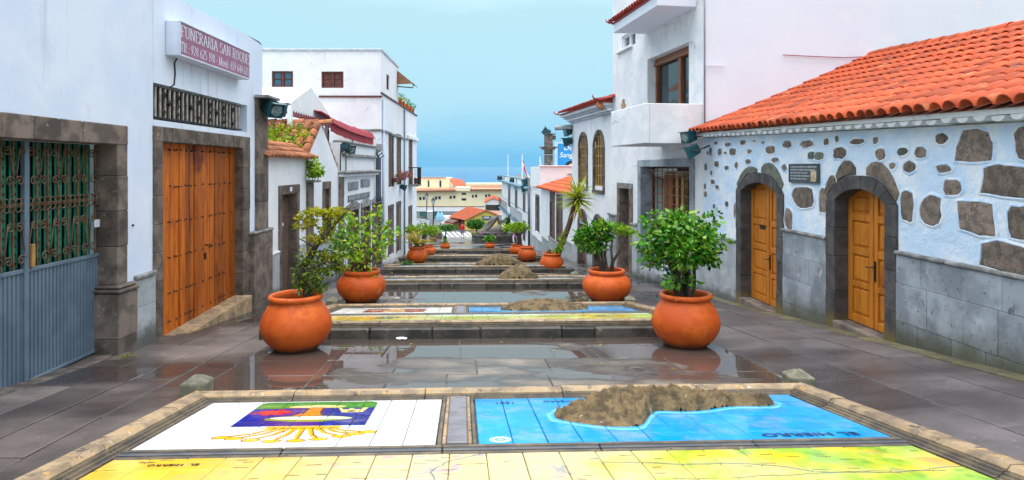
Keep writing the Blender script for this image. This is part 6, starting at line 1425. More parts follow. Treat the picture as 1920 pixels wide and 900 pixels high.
ct = MB(); ct.hexa([WT.p(uA0, -.6, 2.312), WT.p(uA1+.45, -.6, 2.312), WT.p(uA1+.45, .50, 2.312), WT.p(uA0, .50, 2.312), WT.p(uA0, -.6, 2.62), WT.p(uA1+.45, -.6, 2.62), WT.p(uA1+.45, .52, 2.34), WT.p(uA0, .52, 2.34)]); ct = ct.build('tile_edge', m_redtile, S3)
tile_roof(ct, WT.p(uA0-.3, -.5, 2.62), WT.T.to_3d(), Vector(WT.p(0, .58, 2.35))-Vector(WT.p(0, -.5, 2.62)), 28, 2, .205, .55, m_redtile, (.075, .09), seed=9)
curl(WT, ct, uA1+.4, .5, 2.38, .9); curl(WT, ct, uA0+.1, .5, 2.42, 1.1, du=-1); mb = MB(); mb.tube([WT.p(uA0+.3, .05, 2.30), WT.p(uA0+.1, .45, 2.22), WT.p(uA0-.1, .4, 2.05)], [.05, .16, .05], 7); mb.build('corner_bracket', m_oldtile, ct, smooth=True)
mb = MB(); mb.tube([WT.p(uA1-.1, .02, 1.78), WT.p(uA1+.1, .75, 1.74)], .11, 8); mb.build('waste_spout', m_slab2, S3, smooth=True)
mb = MB(); q = WT.u(1139); mb.tube([WT.p(q-.4, .05, 1.99), WT.p(q+.5, .25, 1.93)], .06, 6); mb.build('waste_spout', m_slab2, S3)
slabs_between(WT, S3, m_slab2, WT.u(1111.5), WT.u(1102), [-4.4, -3.6, -3.1], .04, 95, .6, gWT); slabs_between(WT, S3, m_slab2, WT.u(1146), WT.u(1131), [-4.2, -3.5, -2.9], .04, 96, .6, gWT); slabs_between(WT, S3, m_slab2, WT.u(1084), uA1, [-4.6, -4.0, -3.35], .04, 97, .6, gWT)
flood(at(1066, 246, 28.3), 190, -12, 'upper floodlight on the corner of the arched window house', 1.35); flood(at(1064, 266, 28.2), 170, -14, 'lower floodlight on the corner of the arched window house', 1.35)

# ---- low house with orange tile roof
WB = Wall((5.16, 0), (-.049, 1), -1); gWB = lambda u: gL(WB.Y(u))
S4 = thing('orange_roof_house', 'low white house with orange tile roof, narrow brown doors and stepped grey plinth', 'house', (3.6, 35, gL(35)))
u0, um_, u1 = 28.15, 39.1, WB.u(997.5)
def rect(W, a, b, c, d, dp): p, q = W.u(b), W.u(a); Y = W.Y((p+q)/2); return dict(u0=p, u1=q, z0=(314-d)/1200*Y, z1=(314-c)/1200*Y, depth=dp)
r1, r2, r3 = rect(WB, 1005, 1011, 369, 435, .05), rect(WB, 1032.2, 1039.6, 380, 456, .06), rect(WB, 1044.5, 1054, 388, 462, .06)
mb = MB(); facade(mb, WB, u0, u1, lambda u: gWB(u)-.5, lambda u: -1.22+.04*(u-um_ > 0)*(u-um_), [r1, r2, r3]); mb.quad(WB.p(u1, 0, -8), WB.p(u1, -8, -8), WB.p(u1, -8, -1), WB.p(u1, 0, -1)); mb.quad(WB.p(um_, 0, -1.22), WB.p(u1, 0, -1.05), WB.p(u1, -6, -1.05), WB.p(um_, -6, -1.22)); mb.build('wall', m_white, S4)
for i, o in enumerate((r1, r2, r3)):
    dr = MB(); WB.box(dr, o['u0'], o['u1'], -.09, -.062, o['z0'], o['z1']); dr = dr.build('door' if i else 'window', m_redwood if i else m_oldwood, S4)
    strip(WB, dr, 'lintel', m_stone, o['u0']-.12, o['u1']+.12, -.06, .03, o['z1']-.0, o['z1']+.45*(i > 0)+.15, .01); strip(WB, dr, 'jamb', m_stone, o['u1'], o['u1']+.18, -.2, .03, o['z0'], o['z1']-.002, .01); strip(WB, dr, 'jamb', m_stone, o['u0']-.18, o['u0'], -.2, .03, o['z0'], o['z1']-.002, .01)
    for k in range(3): z = o['z0']+(o['z1']-o['z0'])*k/3; strip(WB, dr, 'panel', m_redwood if i else m_black, o['u0']+.08, o['u1']-.08, -.061, -.035, z+.1, z+(o['z1']-o['z0'])/3-.06, .02)
for k, (a, b, zt_) in enumerate(((WB.u(1055), 28.3, -3.45), (WB.u(1030), WB.u(1055), -3.85), (WB.u(1018), WB.u(1030), -4.15), (u1, WB.u(1018), -4.55))):
    lo, hi = min(a, b), max(a, b); slabs_between(WB, S4, m_slab2, lo, hi, [-6.5, zt_], .06, 98+k, .9, gWB); strip(WB, S4, 'coping', m_cap, lo, hi, 0, .1, zt_+.002, zt_+.06, .01)
rf = MB(); A, B_ = Vector(WB.p(u0-.05, .2, -1.24)), Vector(WB.p(um_+.1, .2, -1.24)); C2, D_ = Vector(WB.p(um_+.1, -3.2, -.25)), Vector(WB.p(u0-.05, -3.2, -.25)); rf.quad(A, B_, C2, D_); rf.quad(D_, C2, C2+Vector((3, 0, -1)), D_+Vector((3, 0, -1))); rf = rf.build('tile_roof', m_under, S4)
tile_roof(rf, D_+Vector((0, 0, .02)), WB.T.to_3d(), A-D_, 46, 8, .24, .45, m_rooft, (.10, .115), seed=10, single=lambda c, q: False)
S5 = thing('roof_terrace_house', 'white walled roof terrace beyond the orange tile roof, below the pillar', 'house', (5, 41.5, -1.2)); mb = MB(); xa = WB.p(41, -.35, 0)[0]
mb.hexa([(2.90, 43.5, -1.25), (10, 43.5, -1.25), (10, 39.3, -1.25), (3.2, 39.3, -1.25), (2.90, 43.5, .06), (10, 43.5, .06), (10, 39.3, .06), (3.2, 39.3, .06)]); mb.build('parapet', m_tent, S5); mb = MB(); mb.cbox(3.12, 10, 39.2, 39.45, .062, .12, .02); mb.build('coping', m_white, S5); mb = MB(); mb.cbox(4.9, 10, 39.24, 39.30, -.42, -.34, .01); mb.build('pink_ledge', mat('pinkish_ledge', (.55, .40, .42), None), S5)
mb = MB(); q = WB.u(995.2); mb.tube([WB.p(q, .12, -.8), WB.p(q, .12, -5.8)], .09, 7); mb.build('drainpipe', m_pipe, S4, smooth=True)
# ---- blue and white balcony house
S6 = thing('balconied_house', 'white house with grey-blue cornice, thin black balconies and dark red shutters', 'house', (2.2, 58, gL(58)))
v0, v1 = WB.u(993.2), WB.u(941)
ups = [rect(WB, 952.5, 957, 353, 388, .02), rect(WB, 965.3, 970.2, 357, 391, .02), rect(WB, 980, 985.3, 362, 398, .02)]; los = [rect(WB, 952, 956, 404, 413, .02), rect(WB, 965, 969.5, 409.5, 420, .02), rect(WB, 980, 985, 413.5, 452, .02)]
mb = MB(); facade(mb, WB, v0, v1, lambda u: gWB(u)-.6, -1.5, ups+los); x0 = WB.p(v0, 0, 0)[0]; mb.quad((x0, v0, -7), (x0+9, v0, -7), (x0+9, v0, -1.5), (x0, v0, -1.5)); mb.quad(WB.p(v0, 0, -1.5), WB.p(v1, 0, -1.5), WB.p(v1, -9, -1.5), WB.p(v0, -9, -1.5)); mb.build('wall', m_white, S6)
strip(WB, S6, 'cornice', m_skyblue, v0-.2, v1+.3, -.1, .38, -1.56, -1.36, .05); strip(WB, S6, 'parapet', m_white, v0, v1, -.15, .05, -1.358, -.93, 0); strip(WB, S6, 'parapet_rail', m_skyblue, v0, v1, -.2, .1, -.928, -.84, .02)
for k in range(7): u = v0+(v1-v0)*k/6; strip(WB, S6, 'parapet_post', m_skyblue, u-.12, u+.12, .052, .1, -1.36, -.93, .01)
for i, o in enumerate(ups+los):
    wn = MB(); WB.box(wn, o['u0'], o['u1'], -.05, -.022, o['z0'], o['z1']); wn = wn.build('shutter', m_redwood, S6)
    if i < 3: strip(WB, S6, 'lintel', m_skyblue, o['u0']-.1, o['u1']+.1, 0, .06, o['z1'], o['z1']+.42, .01)
    strip(WB, wn, 'slat_panel', m_redwood, o['u0']+.1, (o['u0']+o['u1'])/2-.04, -.021, .0, o['z0']+.1, o['z1']-.1, .02); strip(WB, wn, 'slat_panel', m_redwood, (o['u0']+o['u1'])/2+.04, o['u1']-.1, -.021, .0, o['z0']+.1, o['z1']-.1, .02)
for (pa, pb) in ((941.5, 958), (965, 988)):
    a, b = WB.u(pb), WB.u(pa); bl = MB(); WB.box(bl, a, b, 0, .42, -4.55, -4.44); bl = bl.build('balcony', m_skyblue, S6)
    strip(WB, bl, 'handrail', m_iron, a, b, .37, .40, -3.42, -3.38); strip(WB, bl, 'mid_rail', m_iron, a, b, .37, .40, -4.2, -4.17); n = int((b-a)/.8)
    mb = MB()
    for k in range(n+1): u = a+(b-a)*k/n; WB.box(mb, u-.02, u+.02, .37, .40, -4.44, -3.42)
    mb.build('baluster', m_iron, bl, kind='stuff')
strip(WB, S6, 'cable_band', m_skyblue, v0, v1, .02, .06, -3.30, -3.26)
flood(at(985, 341, 46), 190, -20, 'upper floodlight on the balconied house corner', 1.6); flood(at(983.5, 353, 46), 175, -16, 'lower floodlight on the balconied house corner', 1.6); flood(at(937, 334, 70), 160, 10, 'tiny floodlight on the far corner of the balconied house', 1.5); flood(at(961, 338, 57), 150, 20, 'small floodlight standing on the balconied house cornice', 1.3)
# ---- pillar, billboard, flags
PL = thing('stone_pillar', 'dark stone bell pillar with slab cap standing behind the roof terrace', 'pillar', (4.7, 50, -1)); Zp = lambda y, Y: (314-y)/1200*Y
xa, xb = (1021-CX)/F*50, (1036-CX)/F*50
for k, (ya, yb) in enumerate(((330, 305), (305, 291), (289.5, 281), (275, 263), (263, 252))):
    mb = MB(); mb.cbox(xa, xb, 49.7, 50.4, Zp(ya, 50), Zp(yb, 50)-.01, .03); mb.build('shaft_block', m_stone, PL)
mb = MB(); mb.cbox(xa-.35, xb+.35, 49.4, 50.7, Zp(277.5, 50), Zp(275.2, 50), .03); mb.build('cap_slab', m_stone, PL); mb = MB(); mb.cbox(xa-.2, xb+.2, 49.5, 50.6, Zp(280.9, 50), Zp(277.6, 50), .04); mb.build('cap_slab', m_stone, PL)
mb = MB(); mb.cbox(xa-.05, xb+.05, 49.6, 50.5, Zp(290.8, 50), Zp(289.6, 50), .02); mb.build('band', m_slab2, PL); mb = MB(); mb.cbox(xa-.1, xb+.25, 49.6, 50.5, Zp(252, 50)+.0, Zp(250.5, 50), .02); mb.build('top_slab', m_stone, PL)
mb = MB(); mb.cbox(xb+.0, xb+.25, 49.8, 50.3, Zp(262, 50), Zp(254, 50), .05); mb.build('spout', m_stone, PL)
flood(at(1024, 247, 49.9), 170, 35, 'floodlight on top of the stone pillar', 1.9)
BB = thing('billboard', 'blue blood donation billboard with white handwriting behind the arched window house', 'billboard', (7, 56, -2)); xa, xb = (1046-CX)/F*56, (1046-CX)/F*56+3.0; zt_, zb_ = Zp(269.5, 56), Zp(312, 56)
m_bb = mat('billboard_blue', (.01, .20, .48), (.015, .23, .52), scale=.5, rough=.4); mb = MB(); mb.cbox(xa, xb, 56, 56.12, zb_, zt_, .01); pn = mb.build('panel', m_bb, BB)
mb = MB(); mb.cbox(xa-.22, xb, 56.13, 56.5, zb_-.1, zt_+.15, .02); mb.build('casing', m_edge, BB)
for k in (.6, 2.4): mb = MB(); mb.tube([(xa+k, 56.3, zb_), (xa+k, 56.3, -7)], .12, 7); mb.build('post', m_pipe, BB)
for t_, z, x in (('Dona', 1.74, .50), ('Sangre', 1.12, .14)):
    me = text_mesh(t_, .62, .004, align='LEFT', shear=.18); me.materials.append(m_letter); o = mkobj('lettering', me, pn, Vector((xa+x, 55.99, zb_+z-.32))-wloc(pn), (radians(90), 0, 0))
mb = MB(); mb.prism([(xa+1.25+.62*cos(a), 55.995, zb_+.01+.50*sin(a)) for a in np.linspace(pi, 0, 14)], (0, .004, 0)); mb.build('print_hair', m_black, pn)
mb = MB(); mb.prism([(xa+1.42+.50*cos(a), 55.985, zb_+.01+.30*sin(a)) for a in np.linspace(pi, 0, 12)], (0, .004, 0)); mb.build('print_face', mat('print_skin', (.62, .36, .27), None), pn)
def flagpole(px, ytop, ybot, Y, label, cols):
    o = thing('flagpole', label, 'flagpole', at(px, ybot, Y), 'flagpoles above the balconied house'); x, _, z0 = at(px, ybot, Y); z1 = Zp(ytop, Y); mb = MB(); mb.tube([(x, Y, z0-1), (x, Y, z1)], [.05, .03], 6); mb.build('pole', m_letter, o); mb = MB(); mb.lathe([(0, -.06), (.06, 0), (0, .06)], 8, (x, Y, z1+.04)); mb.build('finial', m_ochre, o)
    if cols:
        H = 2.1*Y/60; ncol = len(cols)
        for k, m in enumerate(cols):
            mb = MB(); n = 6; t0, t1 = k/ncol, (k+1)/ncol
            P = lambda t, s: (x+.04+(.12+.72*t)*(s**.8)*.9+.05*sin(3*s+4*t), Y+.10*sin(5*s+2*t), z1-.15-H*(t*.40)-H*.62*s)
            for i in range(n): mb.quad(P(t0, i/n), P(t0, (i+1)/n), P(t1, (i+1)/n), P(t1, i/n))
            mb.build('flag_stripe', m, o, smooth=True)
m_red = mat('flag_red', (.55, .02, .04), None); m_yel = mat('flag_yellow', (.75, .45, .02), None)
flagpole(952.5, 290, 330, 62, 'thin bare flagpole left of the flags', None); flagpole(979, 290, 333, 60, 'flagpole with drooping red and white flag', [m_red, m_red, m_letter]); flagpole(1012.5, 293, 313, 58, 'flagpole with yellow and red flag beside the pillar', [m_yel, m_yel, m_red])
# ------------------------------------------------------------------ the end of the street
def hexa_obj(name, m, parent, pts, kind=None): mb = MB(); mb.hexa(pts); return mb.build(name, m, parent, kind=kind)
def bx(name, m, parent, x0, x1, y0, y1, z0, z1, c=0): 
    mb = MB(); (mb.cbox(x0, x1, y0, y1, z0, z1, c) if c else mb.box(x0, x1, y0, y1, z0, z1)); return mb.build(name, m, parent)
FY = fwall(115.0); K = 115/1200
X_ = lambda px, Y: (px-CX)/F*Y
Z_ = lambda py, Y: (CY-py)/F*Y
Y1 = thing('long_building', 'long cream building with orange tile roofs and small paired windows across the end', 'building', (-4, 118, -9))
wr = [(785, 790.5, 369, 376), (792, 797, 368.5, 375.5), (815, 820, 368, 375), (821, 827, 367.5, 374.5), (842.5, 847.5, 367, 373.5), (849, 854.5, 366.5, 373), (884.5, 888.5, 365, 371.5), (890, 895.3, 364.7, 371), (909, 913.5, 364, 370.5), (915, 919.8, 363.8, 370), (865, 874.5, 361.3, 366), (865, 874.5, 371.5, 377)]
ops = [dict(u0=FY.u(a), u1=FY.u(b), z0=-(d_-314)*K, z1=-(c-314)*K, depth=.25) for a, b, c, d_ in wr]
mb = MB(); facade(mb, FY, X_(760, 115), X_(960, 115), -6.95, -4.05, ops); mb.quad((-15, 115, -4.05), (5, 115, -4.05), (5, 128, -4.05), (-15, 128, -4.05)); mb.build('wall', m_cream, Y1)
for o in ops:
    wn = MB(); FY.box(wn, o['u0'], o['u1'], -.28, -.26, o['z0'], o['z1']); wn = wn.build('window', m_black, Y1); wd = o['u1']-o['u0']
    for (a, b, c, d_) in ((o['u0'], o['u0']+.06, o['z0'], o['z1']), (o['u1']-.06, o['u1'], o['z0'], o['z1']), (o['u0']+.061, o['u1']-.061, o['z0'], o['z0']+.06), (o['u0']+.061, o['u1']-.061, o['z1']-.06, o['z1'])): strip(FY, wn, 'frame', m_letter, a, b, -.259, -.2, c, d_)
    strip(FY, wn, 'pane', m_glass, o['u0']+.062, o['u1']-.062, -.255, -.235, o['z0']+.062, o['z1']-.062)
strip(FY, Y1, 'string_course', m_winwood, X_(760, 115), X_(960, 115), -.1, .08, -7.05, -6.952); strip(FY, Y1, 'base_wall', m_white, X_(760, 115), X_(960, 115), -.3, .02, -7.9, -7.052); strip(FY, Y1, 'base_wall', m_grey, X_(832, 115), X_(960, 115), -.3, -.02, -10.2, -7.902)
for (a, b, m) in ((775, 786, m_grey), (786.5, 801, m_teal), (811, 831.5, m_teal), (801.5, 810.5, m_grey)): strip(FY, Y1, 'shop_front', m, X_(a, 115), X_(b, 115), -.3, -.06, -10.2, -7.902)
def tiled_slab(parent, P, ncol, nrow, m=m_farroof):
    """P: eave-left, eave-right, ridge-right, ridge-left; roof sheet with a real wave of tile rows"""
    a, b, c, d_ = (Vector(p) for p in P); mb = MB(); n = ncol*2
    nrm = (b-a).cross(d_-a).normalized(); nrm = nrm if nrm.z > 0 else -nrm
    for r in range(nrow):
        t0, t1 = r/nrow, (r+1)/nrow
        for i in range(n):
            s0, s1 = i/n, (i+1)/n; h = lambda k: .09*(k % 2); q = lambda s, t, h_: (a.lerp(b, s)).lerp(d_.lerp(c, s), t)+nrm*h_
            mb.quad(q(s0, t0, h(i)+.05), q(s1, t0, h(i+1)+.05), q(s1, t1, h(i+1)), q(s0, t1, h(i)))
    return mb.build('tile_roof', m, parent)
ya, yb = 114.5, 119.5
tiled_slab(Y1, [(X_(762, 114), ya, -4.25), (X_(856, 115), ya, -4.15), (X_(852, 119), yb, -3.75), (X_(762, 119), yb, -3.85)], 40, 5); tiled_slab(Y1, [(X_(882, 115), ya, -4.0), (X_(958, 115), ya, -3.95), (X_(958, 119), yb, -3.35), (X_(880, 119), yb, -3.45)], 34, 5)
bx('eave', m_winwood, Y1, X_(762, 114), X_(857, 115), ya-.05, ya+.1, -4.42, -4.28); bx('eave', m_winwood, Y1, X_(882, 115), X_(958, 115), ya-.05, ya+.1, -4.15, -4.03)
bx('stair_block', m_cream, Y1, X_(853.5, 115), X_(882, 115), 114.6, 121, -4.3, -3.55, .08); bx('upper_wall', m_cream, Y1, X_(760, 121), X_(843, 121), 121, 131, -4.2, -1.98); bx('upper_coping', m_farroof, Y1, X_(787, 121), X_(836, 121), 120.9, 121.3, -1.978, -1.86); bx('upper_wall', m_cream, Y1, X_(873, 131), X_(965, 131), 131, 136, -4.2, -3.25)
for (a, b) in ((802, 805), (824, 827.5)): wn = bx('window', m_teal, Y1, X_(a, 121), X_(b, 121), 120.93, 120.99, Z_(350.5, 121), Z_(338.5, 121)); bx('pane', m_glass, wn, X_(a, 121)+.05, X_(b, 121)-.05, 120.90, 120.928, Z_(350, 121), Z_(339, 121))
mb = MB(); pts = []
for i in range(9):
    t = i/8; pts.append(((X_(853, 120)+t*0, 120-.0), t))
a, b, c, d_ = Vector((X_(853, 119.4), 119.4, -3.78)), Vector((X_(876.5, 119.4), 119.4, -3.70)), Vector((X_(861, 125), 125, -2.15)), Vector((X_(836, 125), 125, -2.05))
n = 8
for i in range(n):
    for r in range(6):
        t0, t1 = r/6, (r+1)/6; bend = lambda t: Vector((0, 0, .28*sin(pi*t))); q = lambda s, t: a.lerp(b, s).lerp(d_.lerp(c, s), t)+bend(t)
        mb.quad(q(i/n, t0), q((i+1)/n, t0), q((i+1)/n, t1), q(i/n, t1))
mb.build('tile_roof', m_farroof, Y1)
mb = MB(); x = X_(871, 122); mb.tube([(x, 122, -4), (x, 122, -1.3)], .04, 4)
for k in range(4): mb.tube([(x-.7+.1*k, 122, -1.4-.25*k), (x+.7-.1*k, 122, -1.35-.25*k)], .03, 4)
mb.build('aerial', m_grey, Y1)
# white gabled shop
Y2 = thing('gabled_shop', 'small white gabled building with a long dark window band by the balconied house', 'building', (1, 100, -9)); q = lambda px, py, Y: Vector((X_(px, Y), Y, Z_(py, Y)))
P = [q(909, 412, 100), q(944, 412, 100), q(944, 380.5, 100), q(925.5, 372, 100), q(909, 380.5, 100)]; mb = MB(); mb.prism(P, (0, 9, 0)); mb.build('wall', m_white, Y2)
for (i, j) in ((4, 3), (3, 2)): tiled_slab(Y2, [P[i]+Vector((-.1, -.3, .05)), P[i]+Vector((0, 9.2, .05)), P[j]+Vector((0, 9.2, .08)), P[j]+Vector((0, -.3, .08))], 20, 4)
for k in range(2): bx('verge_board', m_winwood, Y2, 0, 0, 0, 0, 0, 0) if False else None
wn = bx('window', m_black, Y2, X_(910.5, 100), X_(938, 100), 99.9, 99.98, Z_(394, 100), Z_(384, 100))
for k in range(5): bx('pane', m_glass, wn, X_(910.8+5.4*k, 100), X_(915.8+5.4*k, 100), 99.86, 99.899, Z_(393.6, 100), Z_(384.4, 100))
tiled_slab(Y2, [q(909, 402, 97), q(945, 405, 97), q(945, 396.5, 99.9), q(911, 395, 99.9)], 18, 3, mat('pinkish_far_tile', (.62, .40, .33), (.52, .32, .26), scale=3))
# yellow cottage kiosk
Y3 = thing('yellow_cottage', 'small yellow cottage with broad orange tile roof and blue sign behind the fountain', 'building', (-1, 88, -8.5)); zf = -8.55
A0, A1_, A2_k = q(875, 411.5, 86), q(911, 394.5, 86), q(933, 403, 86); B0, B1 = q(844, 406.2, 92), q(877.5, 388, 92); bk = B0-A0
dn = lambda v: Vector((v.x, v.y, zf))
mb = MB(); mb.add([dn(A0), dn(A2_k), A2_k, A1_-Vector((0, 0, .05)), A0], [(0, 1, 2, 3, 4)]); mb.add([dn(A0), dn(B0), B0, A0], [(0, 1, 2, 3)]); B2 = A2_k+bk; mb.add([dn(A2_k), dn(B2), B2, A2_k], [(0, 1, 2, 3)]); mb.add([dn(B0), dn(B2), B2, B1, B0], [(0, 1, 2, 3, 4)]); mb.build('wall', m_yellow, Y3)
ov = Vector((-.12, -.25, -.02)); tiled_slab(Y3, [A0+ov-(A1_-A0)*.06, B0+ov-(A1_-A0)*.06, B1, A1_+Vector((0, -.25, .03))], 22, 8); tiled_slab(Y3, [A2_k+Vector((.1, -.2, 0)), B2, B1, A1_+Vector((0, -.25, .03))], 22, 5)
mb = MB(); mb.tube([A0+Vector((0, -.28, 0)), A1_+Vector((0, -.28, .05)), A2_k+Vector((0, -.28, 0))], .07, 5); mb.build('verge_board', m_winwood, Y3)
sg = bx('sign_board', m_glassb, Y3, X_(904, 85.9), X_(920.5, 85.9), 85.85, 85.95, Z_(412, 86), Z_(405, 86)); bx('sign_stripe', m_letter, sg, X_(906, 85.9), X_(918.5, 85.9), 85.83, 85.849, Z_(409, 86), Z_(408, 86)); bx('sign_stripe', m_letter, sg, X_(908, 85.9), X_(917, 85.9), 85.83, 85.849, Z_(407.3, 86), Z_(406.3, 86))
pw = lambda t, z, o=0: Vector((A0.x+bk.x*t-.12*o, A0.y+bk.y*t-.05*o, z))
mb = MB(); mb.hexa([pw(.12, zf, 0), pw(.40, zf, 0), pw(.40, zf, .3), pw(.12, zf, .3), pw(.12, -7.15, 0), pw(.40, -7.15, 0), pw(.40, -7.15, .3), pw(.12, -7.15, .3)]); mb.build('door', mat('dark_crimson', (.12, .015, .02), None), Y3)
mb = MB(); mb.hexa([pw(.35, -7.6, 0), pw(.85, -7.6, 0), pw(.85, -7.75, 9), pw(.35, -7.75, 9), pw(.35, -7.1, 0), pw(.85, -7.1, 0), pw(.85, -7.6, 9), pw(.35, -7.6, 9)]); mb.build('door_canopy', m_redwood, Y3)
mb = MB(); mb.hexa([pw(.62, -7.9, 0), pw(.82, -7.9, 0), pw(.82, -7.9, .3), pw(.62, -7.9, .3), pw(.62, -7.2, 0), pw(.82, -7.2, 0), pw(.82, -7.2, .3), pw(.62, -7.2, .3)]); mb.build('window', m_glass, Y3)
# low white wall with orange lean-to, pale stone gate pillar, stepped terrace wall
Y4 = thing('white_shed', 'low white shed with orange lean-to roof left of the yellow cottage', 'shed', (-6, 96, -8.6)); bx('wall', m_white, Y4, X_(828, 96), X_(846, 96), 96, 99, -8.7, Z_(406.5, 96), .05); tiled_slab(Y4, [q(832, 421, 93.5), q(846, 421, 93.5), q(845, 413, 95.9), q(836, 414.5, 95.9)], 10, 3)
Y5 = thing('gate_pillar', 'pale stone pillar between the two street lamps', 'pillar', (X_(805.5, 86), 86, -8.5))
for k in range(5): bx('pillar_stone', m_slab2, Y5, X_(800.5, 86), X_(811, 86), 86, 86.7, -8.6+.52*k, -8.6+.52*(k+1)-.01, .02)
bx('pillar_cap', m_white, Y5, X_(800, 86), X_(811.5, 86), 85.95, 86.75, -6.0, -5.85, .02)
Y6 = thing('terrace_wall', 'pale grey stepped terrace wall at the foot of the tall house', 'wall', (X_(790, 80), 80, -8.4))
for k in range(6):
    for j in range(3): bx('wall_block', m_slab2, Y6, X_(778, 80)+.55*j+.0, X_(778, 80)+.55*(j+1)-.02, 79+.5*k, 79.48+.5*k, -8.6, -7.9+.27*k-.12*j, .02)
# crossing, kerb
mb = MB(); mb.quad((-40, 74.2, gL(74.2)+.004), (40, 74.2, gL(74.2)+.004), (40, 76, gL(76)+.004), (-40, 76, gL(76)+.004)); mb.quad((-40, 76, gL(76)+.004), (40, 76, gL(76)+.004), (40, 86, ground(0, 86)+.004), (-40, 86, ground(0, 86)+.004)); o = mb.build('road', mat('asphalt', (.05, .05, .055), (.07, .07, .072), scale=2, rough=.35)); o['kind'] = 'structure'
m_paint = mat('road_paint', (.75, .75, .74), (.6, .6, .6), scale=3, rough=.5)
for k in range(6):
    x0 = X_(847, 79)+.62*k; mb = MB(); mb.quad((x0, 74.4, gL(74.4)+.010), (x0+.36, 74.4, gL(74.4)+.010), (x0+.36-.5, 76, gL(76)+.010), (x0-.5, 76, gL(76)+.010)); mb.quad((x0-.5, 76, gL(76)+.010), (x0-.14, 76, gL(76)+.010), (x0-1.2, 83, ground(0, 83)+.010), (x0-1.56, 83, ground(0, 83)+.010)); o = mb.build('crossing_stripe', m_paint); o['kind'] = 'structure'
# street lamps
def lamp(px, py_top, Y, label, first=None):
    o = thing('street_lamp', label, 'street lamp', (X_(px, Y), Y, gz_ := (ground(0, Y))), 'lantern street lamps'); h = Z_(py_top, Y)-gz_
    mb = MB(); mb.lathe([(.20, 0), (.20, .5), (.13, .56), (.13, .9), (.075, 1.0), (.06, h-1.05), (.10, h-1.0), (.05, h-.92)], 10); mb.build('pole', m_iron, o, smooth=True, local=True)
    mb = MB(); mb.lathe([(.13, h-.92), (.25, h-.38)], 6); mb.build('lantern_glass', mat('lantern_pane', (.55, .62, .66), None, rough=.1), o, local=True)
    mb = MB(); mb.lathe([(.30, h-.38), (.28, h-.33), (.12, h-.16), (.06, h-.10), (.07, h-.05), (0, h)], 8); mb.build('lantern_roof', m_iron, o, smooth=True, local=True)
    for k in range(6): a = pi*k/3; mb = MB(); mb.tube([(.13*cos(a), .13*sin(a), h-.92), (.255*cos(a), .255*sin(a), h-.38)], .014, 4); mb.build('lantern_bar', m_iron, o, local=True)
lamp(812.5, 369.5, 78, 'nearer black lantern street lamp in front of the cream building'); lamp(800.3, 361, 88, 'farther black lantern street lamp beside the tall house corner')
# parasols
for k, (px, lab) in enumerate(((822, 'pale blue closed parasol, left of the pair by the white shed'), (828, 'pale blue closed parasol, right of the pair by the white shed'))):
    o = thing('parasol', lab, 'parasol', (X_(px, 90), 90, ground(0, 90)), 'closed parasols'); mb = MB(); mb.tube([(0, 0, 0), (0, 0, 2.2)], .03, 5); mb.build('pole', m_letter, o, local=True); mb = MB(); prof = [(.10, .9), (.34, 1.0), (.30, 1.5), (.12, 2.1), (.02, 2.25)]; mb.lathe(prof, 9)
    for i, v in enumerate(mb.v): f = 1+.25*(-1)**(i % 9); mb.v[i] = (v[0]*f, v[1]*f, v[2])
    mb.build('canopy', mat('pale_blue_canvas', (.22, .50, .68), (.35, .62, .75), scale=6), o, local=True)
# fountain
FT = thing('fountain', 'round grey fountain basin with leaning rock sculpture and pink flowers', 'fountain', (X_(923, 55), 55.3, gL(55.3)))
zb = 0; mb = MB(); mb.lathe([(1.86, -.3), (1.86, .06), (1.78, .10), (1.76, .62), (1.84, .66), (1.84, .76), (1.66, .77), (1.62, .60)], 40); mb.build('basin', m_step, FT, local=True)
mb = MB(); mb.lathe([(0, .60), (1.63, .60)], 40); mb.build('planting_bed', m_soil, FT, local=True)
mb = MB(); mb.lathe([(1.32, .55), (1.32, .86), (1.38, .88), (1.38, .95), (1.15, .96), (0, .94)], 36); mb.build('upper_ring', m_stonedk, FT, local=True)
g = random.Random(6)
def rock(pts, rad, name, m, parent, seed):
    gg = random.Random(seed); mb = MB(); n = 12; path = [Vector(p) for p in pts]; mb.tube(path, rad, n)
    for i, v in enumerate(mb.v): mb.v[i] = (v[0]+gg.uniform(-.06, .06), v[1]+gg.uniform(-.06, .06), v[2]+gg.uniform(-.06, .06))
    return mb.build(name, m, parent, local=True)
m_rock = mat('grey_sculpture_rock', (.20, .18, .165), (.12, .11, .10), scale=2.5, rough=.85, bump=.8, bscale=9, bdist=.1)
rock([(-.75, 0, .85), (-.55, 0, 1.15), (-.2, 0, 1.6), (.2, 0, 2.05), (.45, 0, 2.3)], [.34, .33, .30, .27, .08], 'leaning_rock', m_rock, FT, 1); rock([(.42, .05, 2.25), (.62, .05, 1.8), (.72, .05, 1.3), (.9, .05, .9)], [.08, .16, .14, .16], 'leaning_rock', m_rock, FT, 2); rock([(-.35, -.35, .85), (.1, -.4, 1.05), (.55, -.4, 1.15), (1.05, -.35, 1.0), (1.3, -.3, .85)], [.15, .38, .46, .36, .12], 'boulder', m_rock, FT, 3)
rock([(.5, .3, 2.0), (.9, .3, 1.75), (1.25, .3, 1.85)], [.07, .06, .03], 'rock_arm', m_rock, FT, 4)
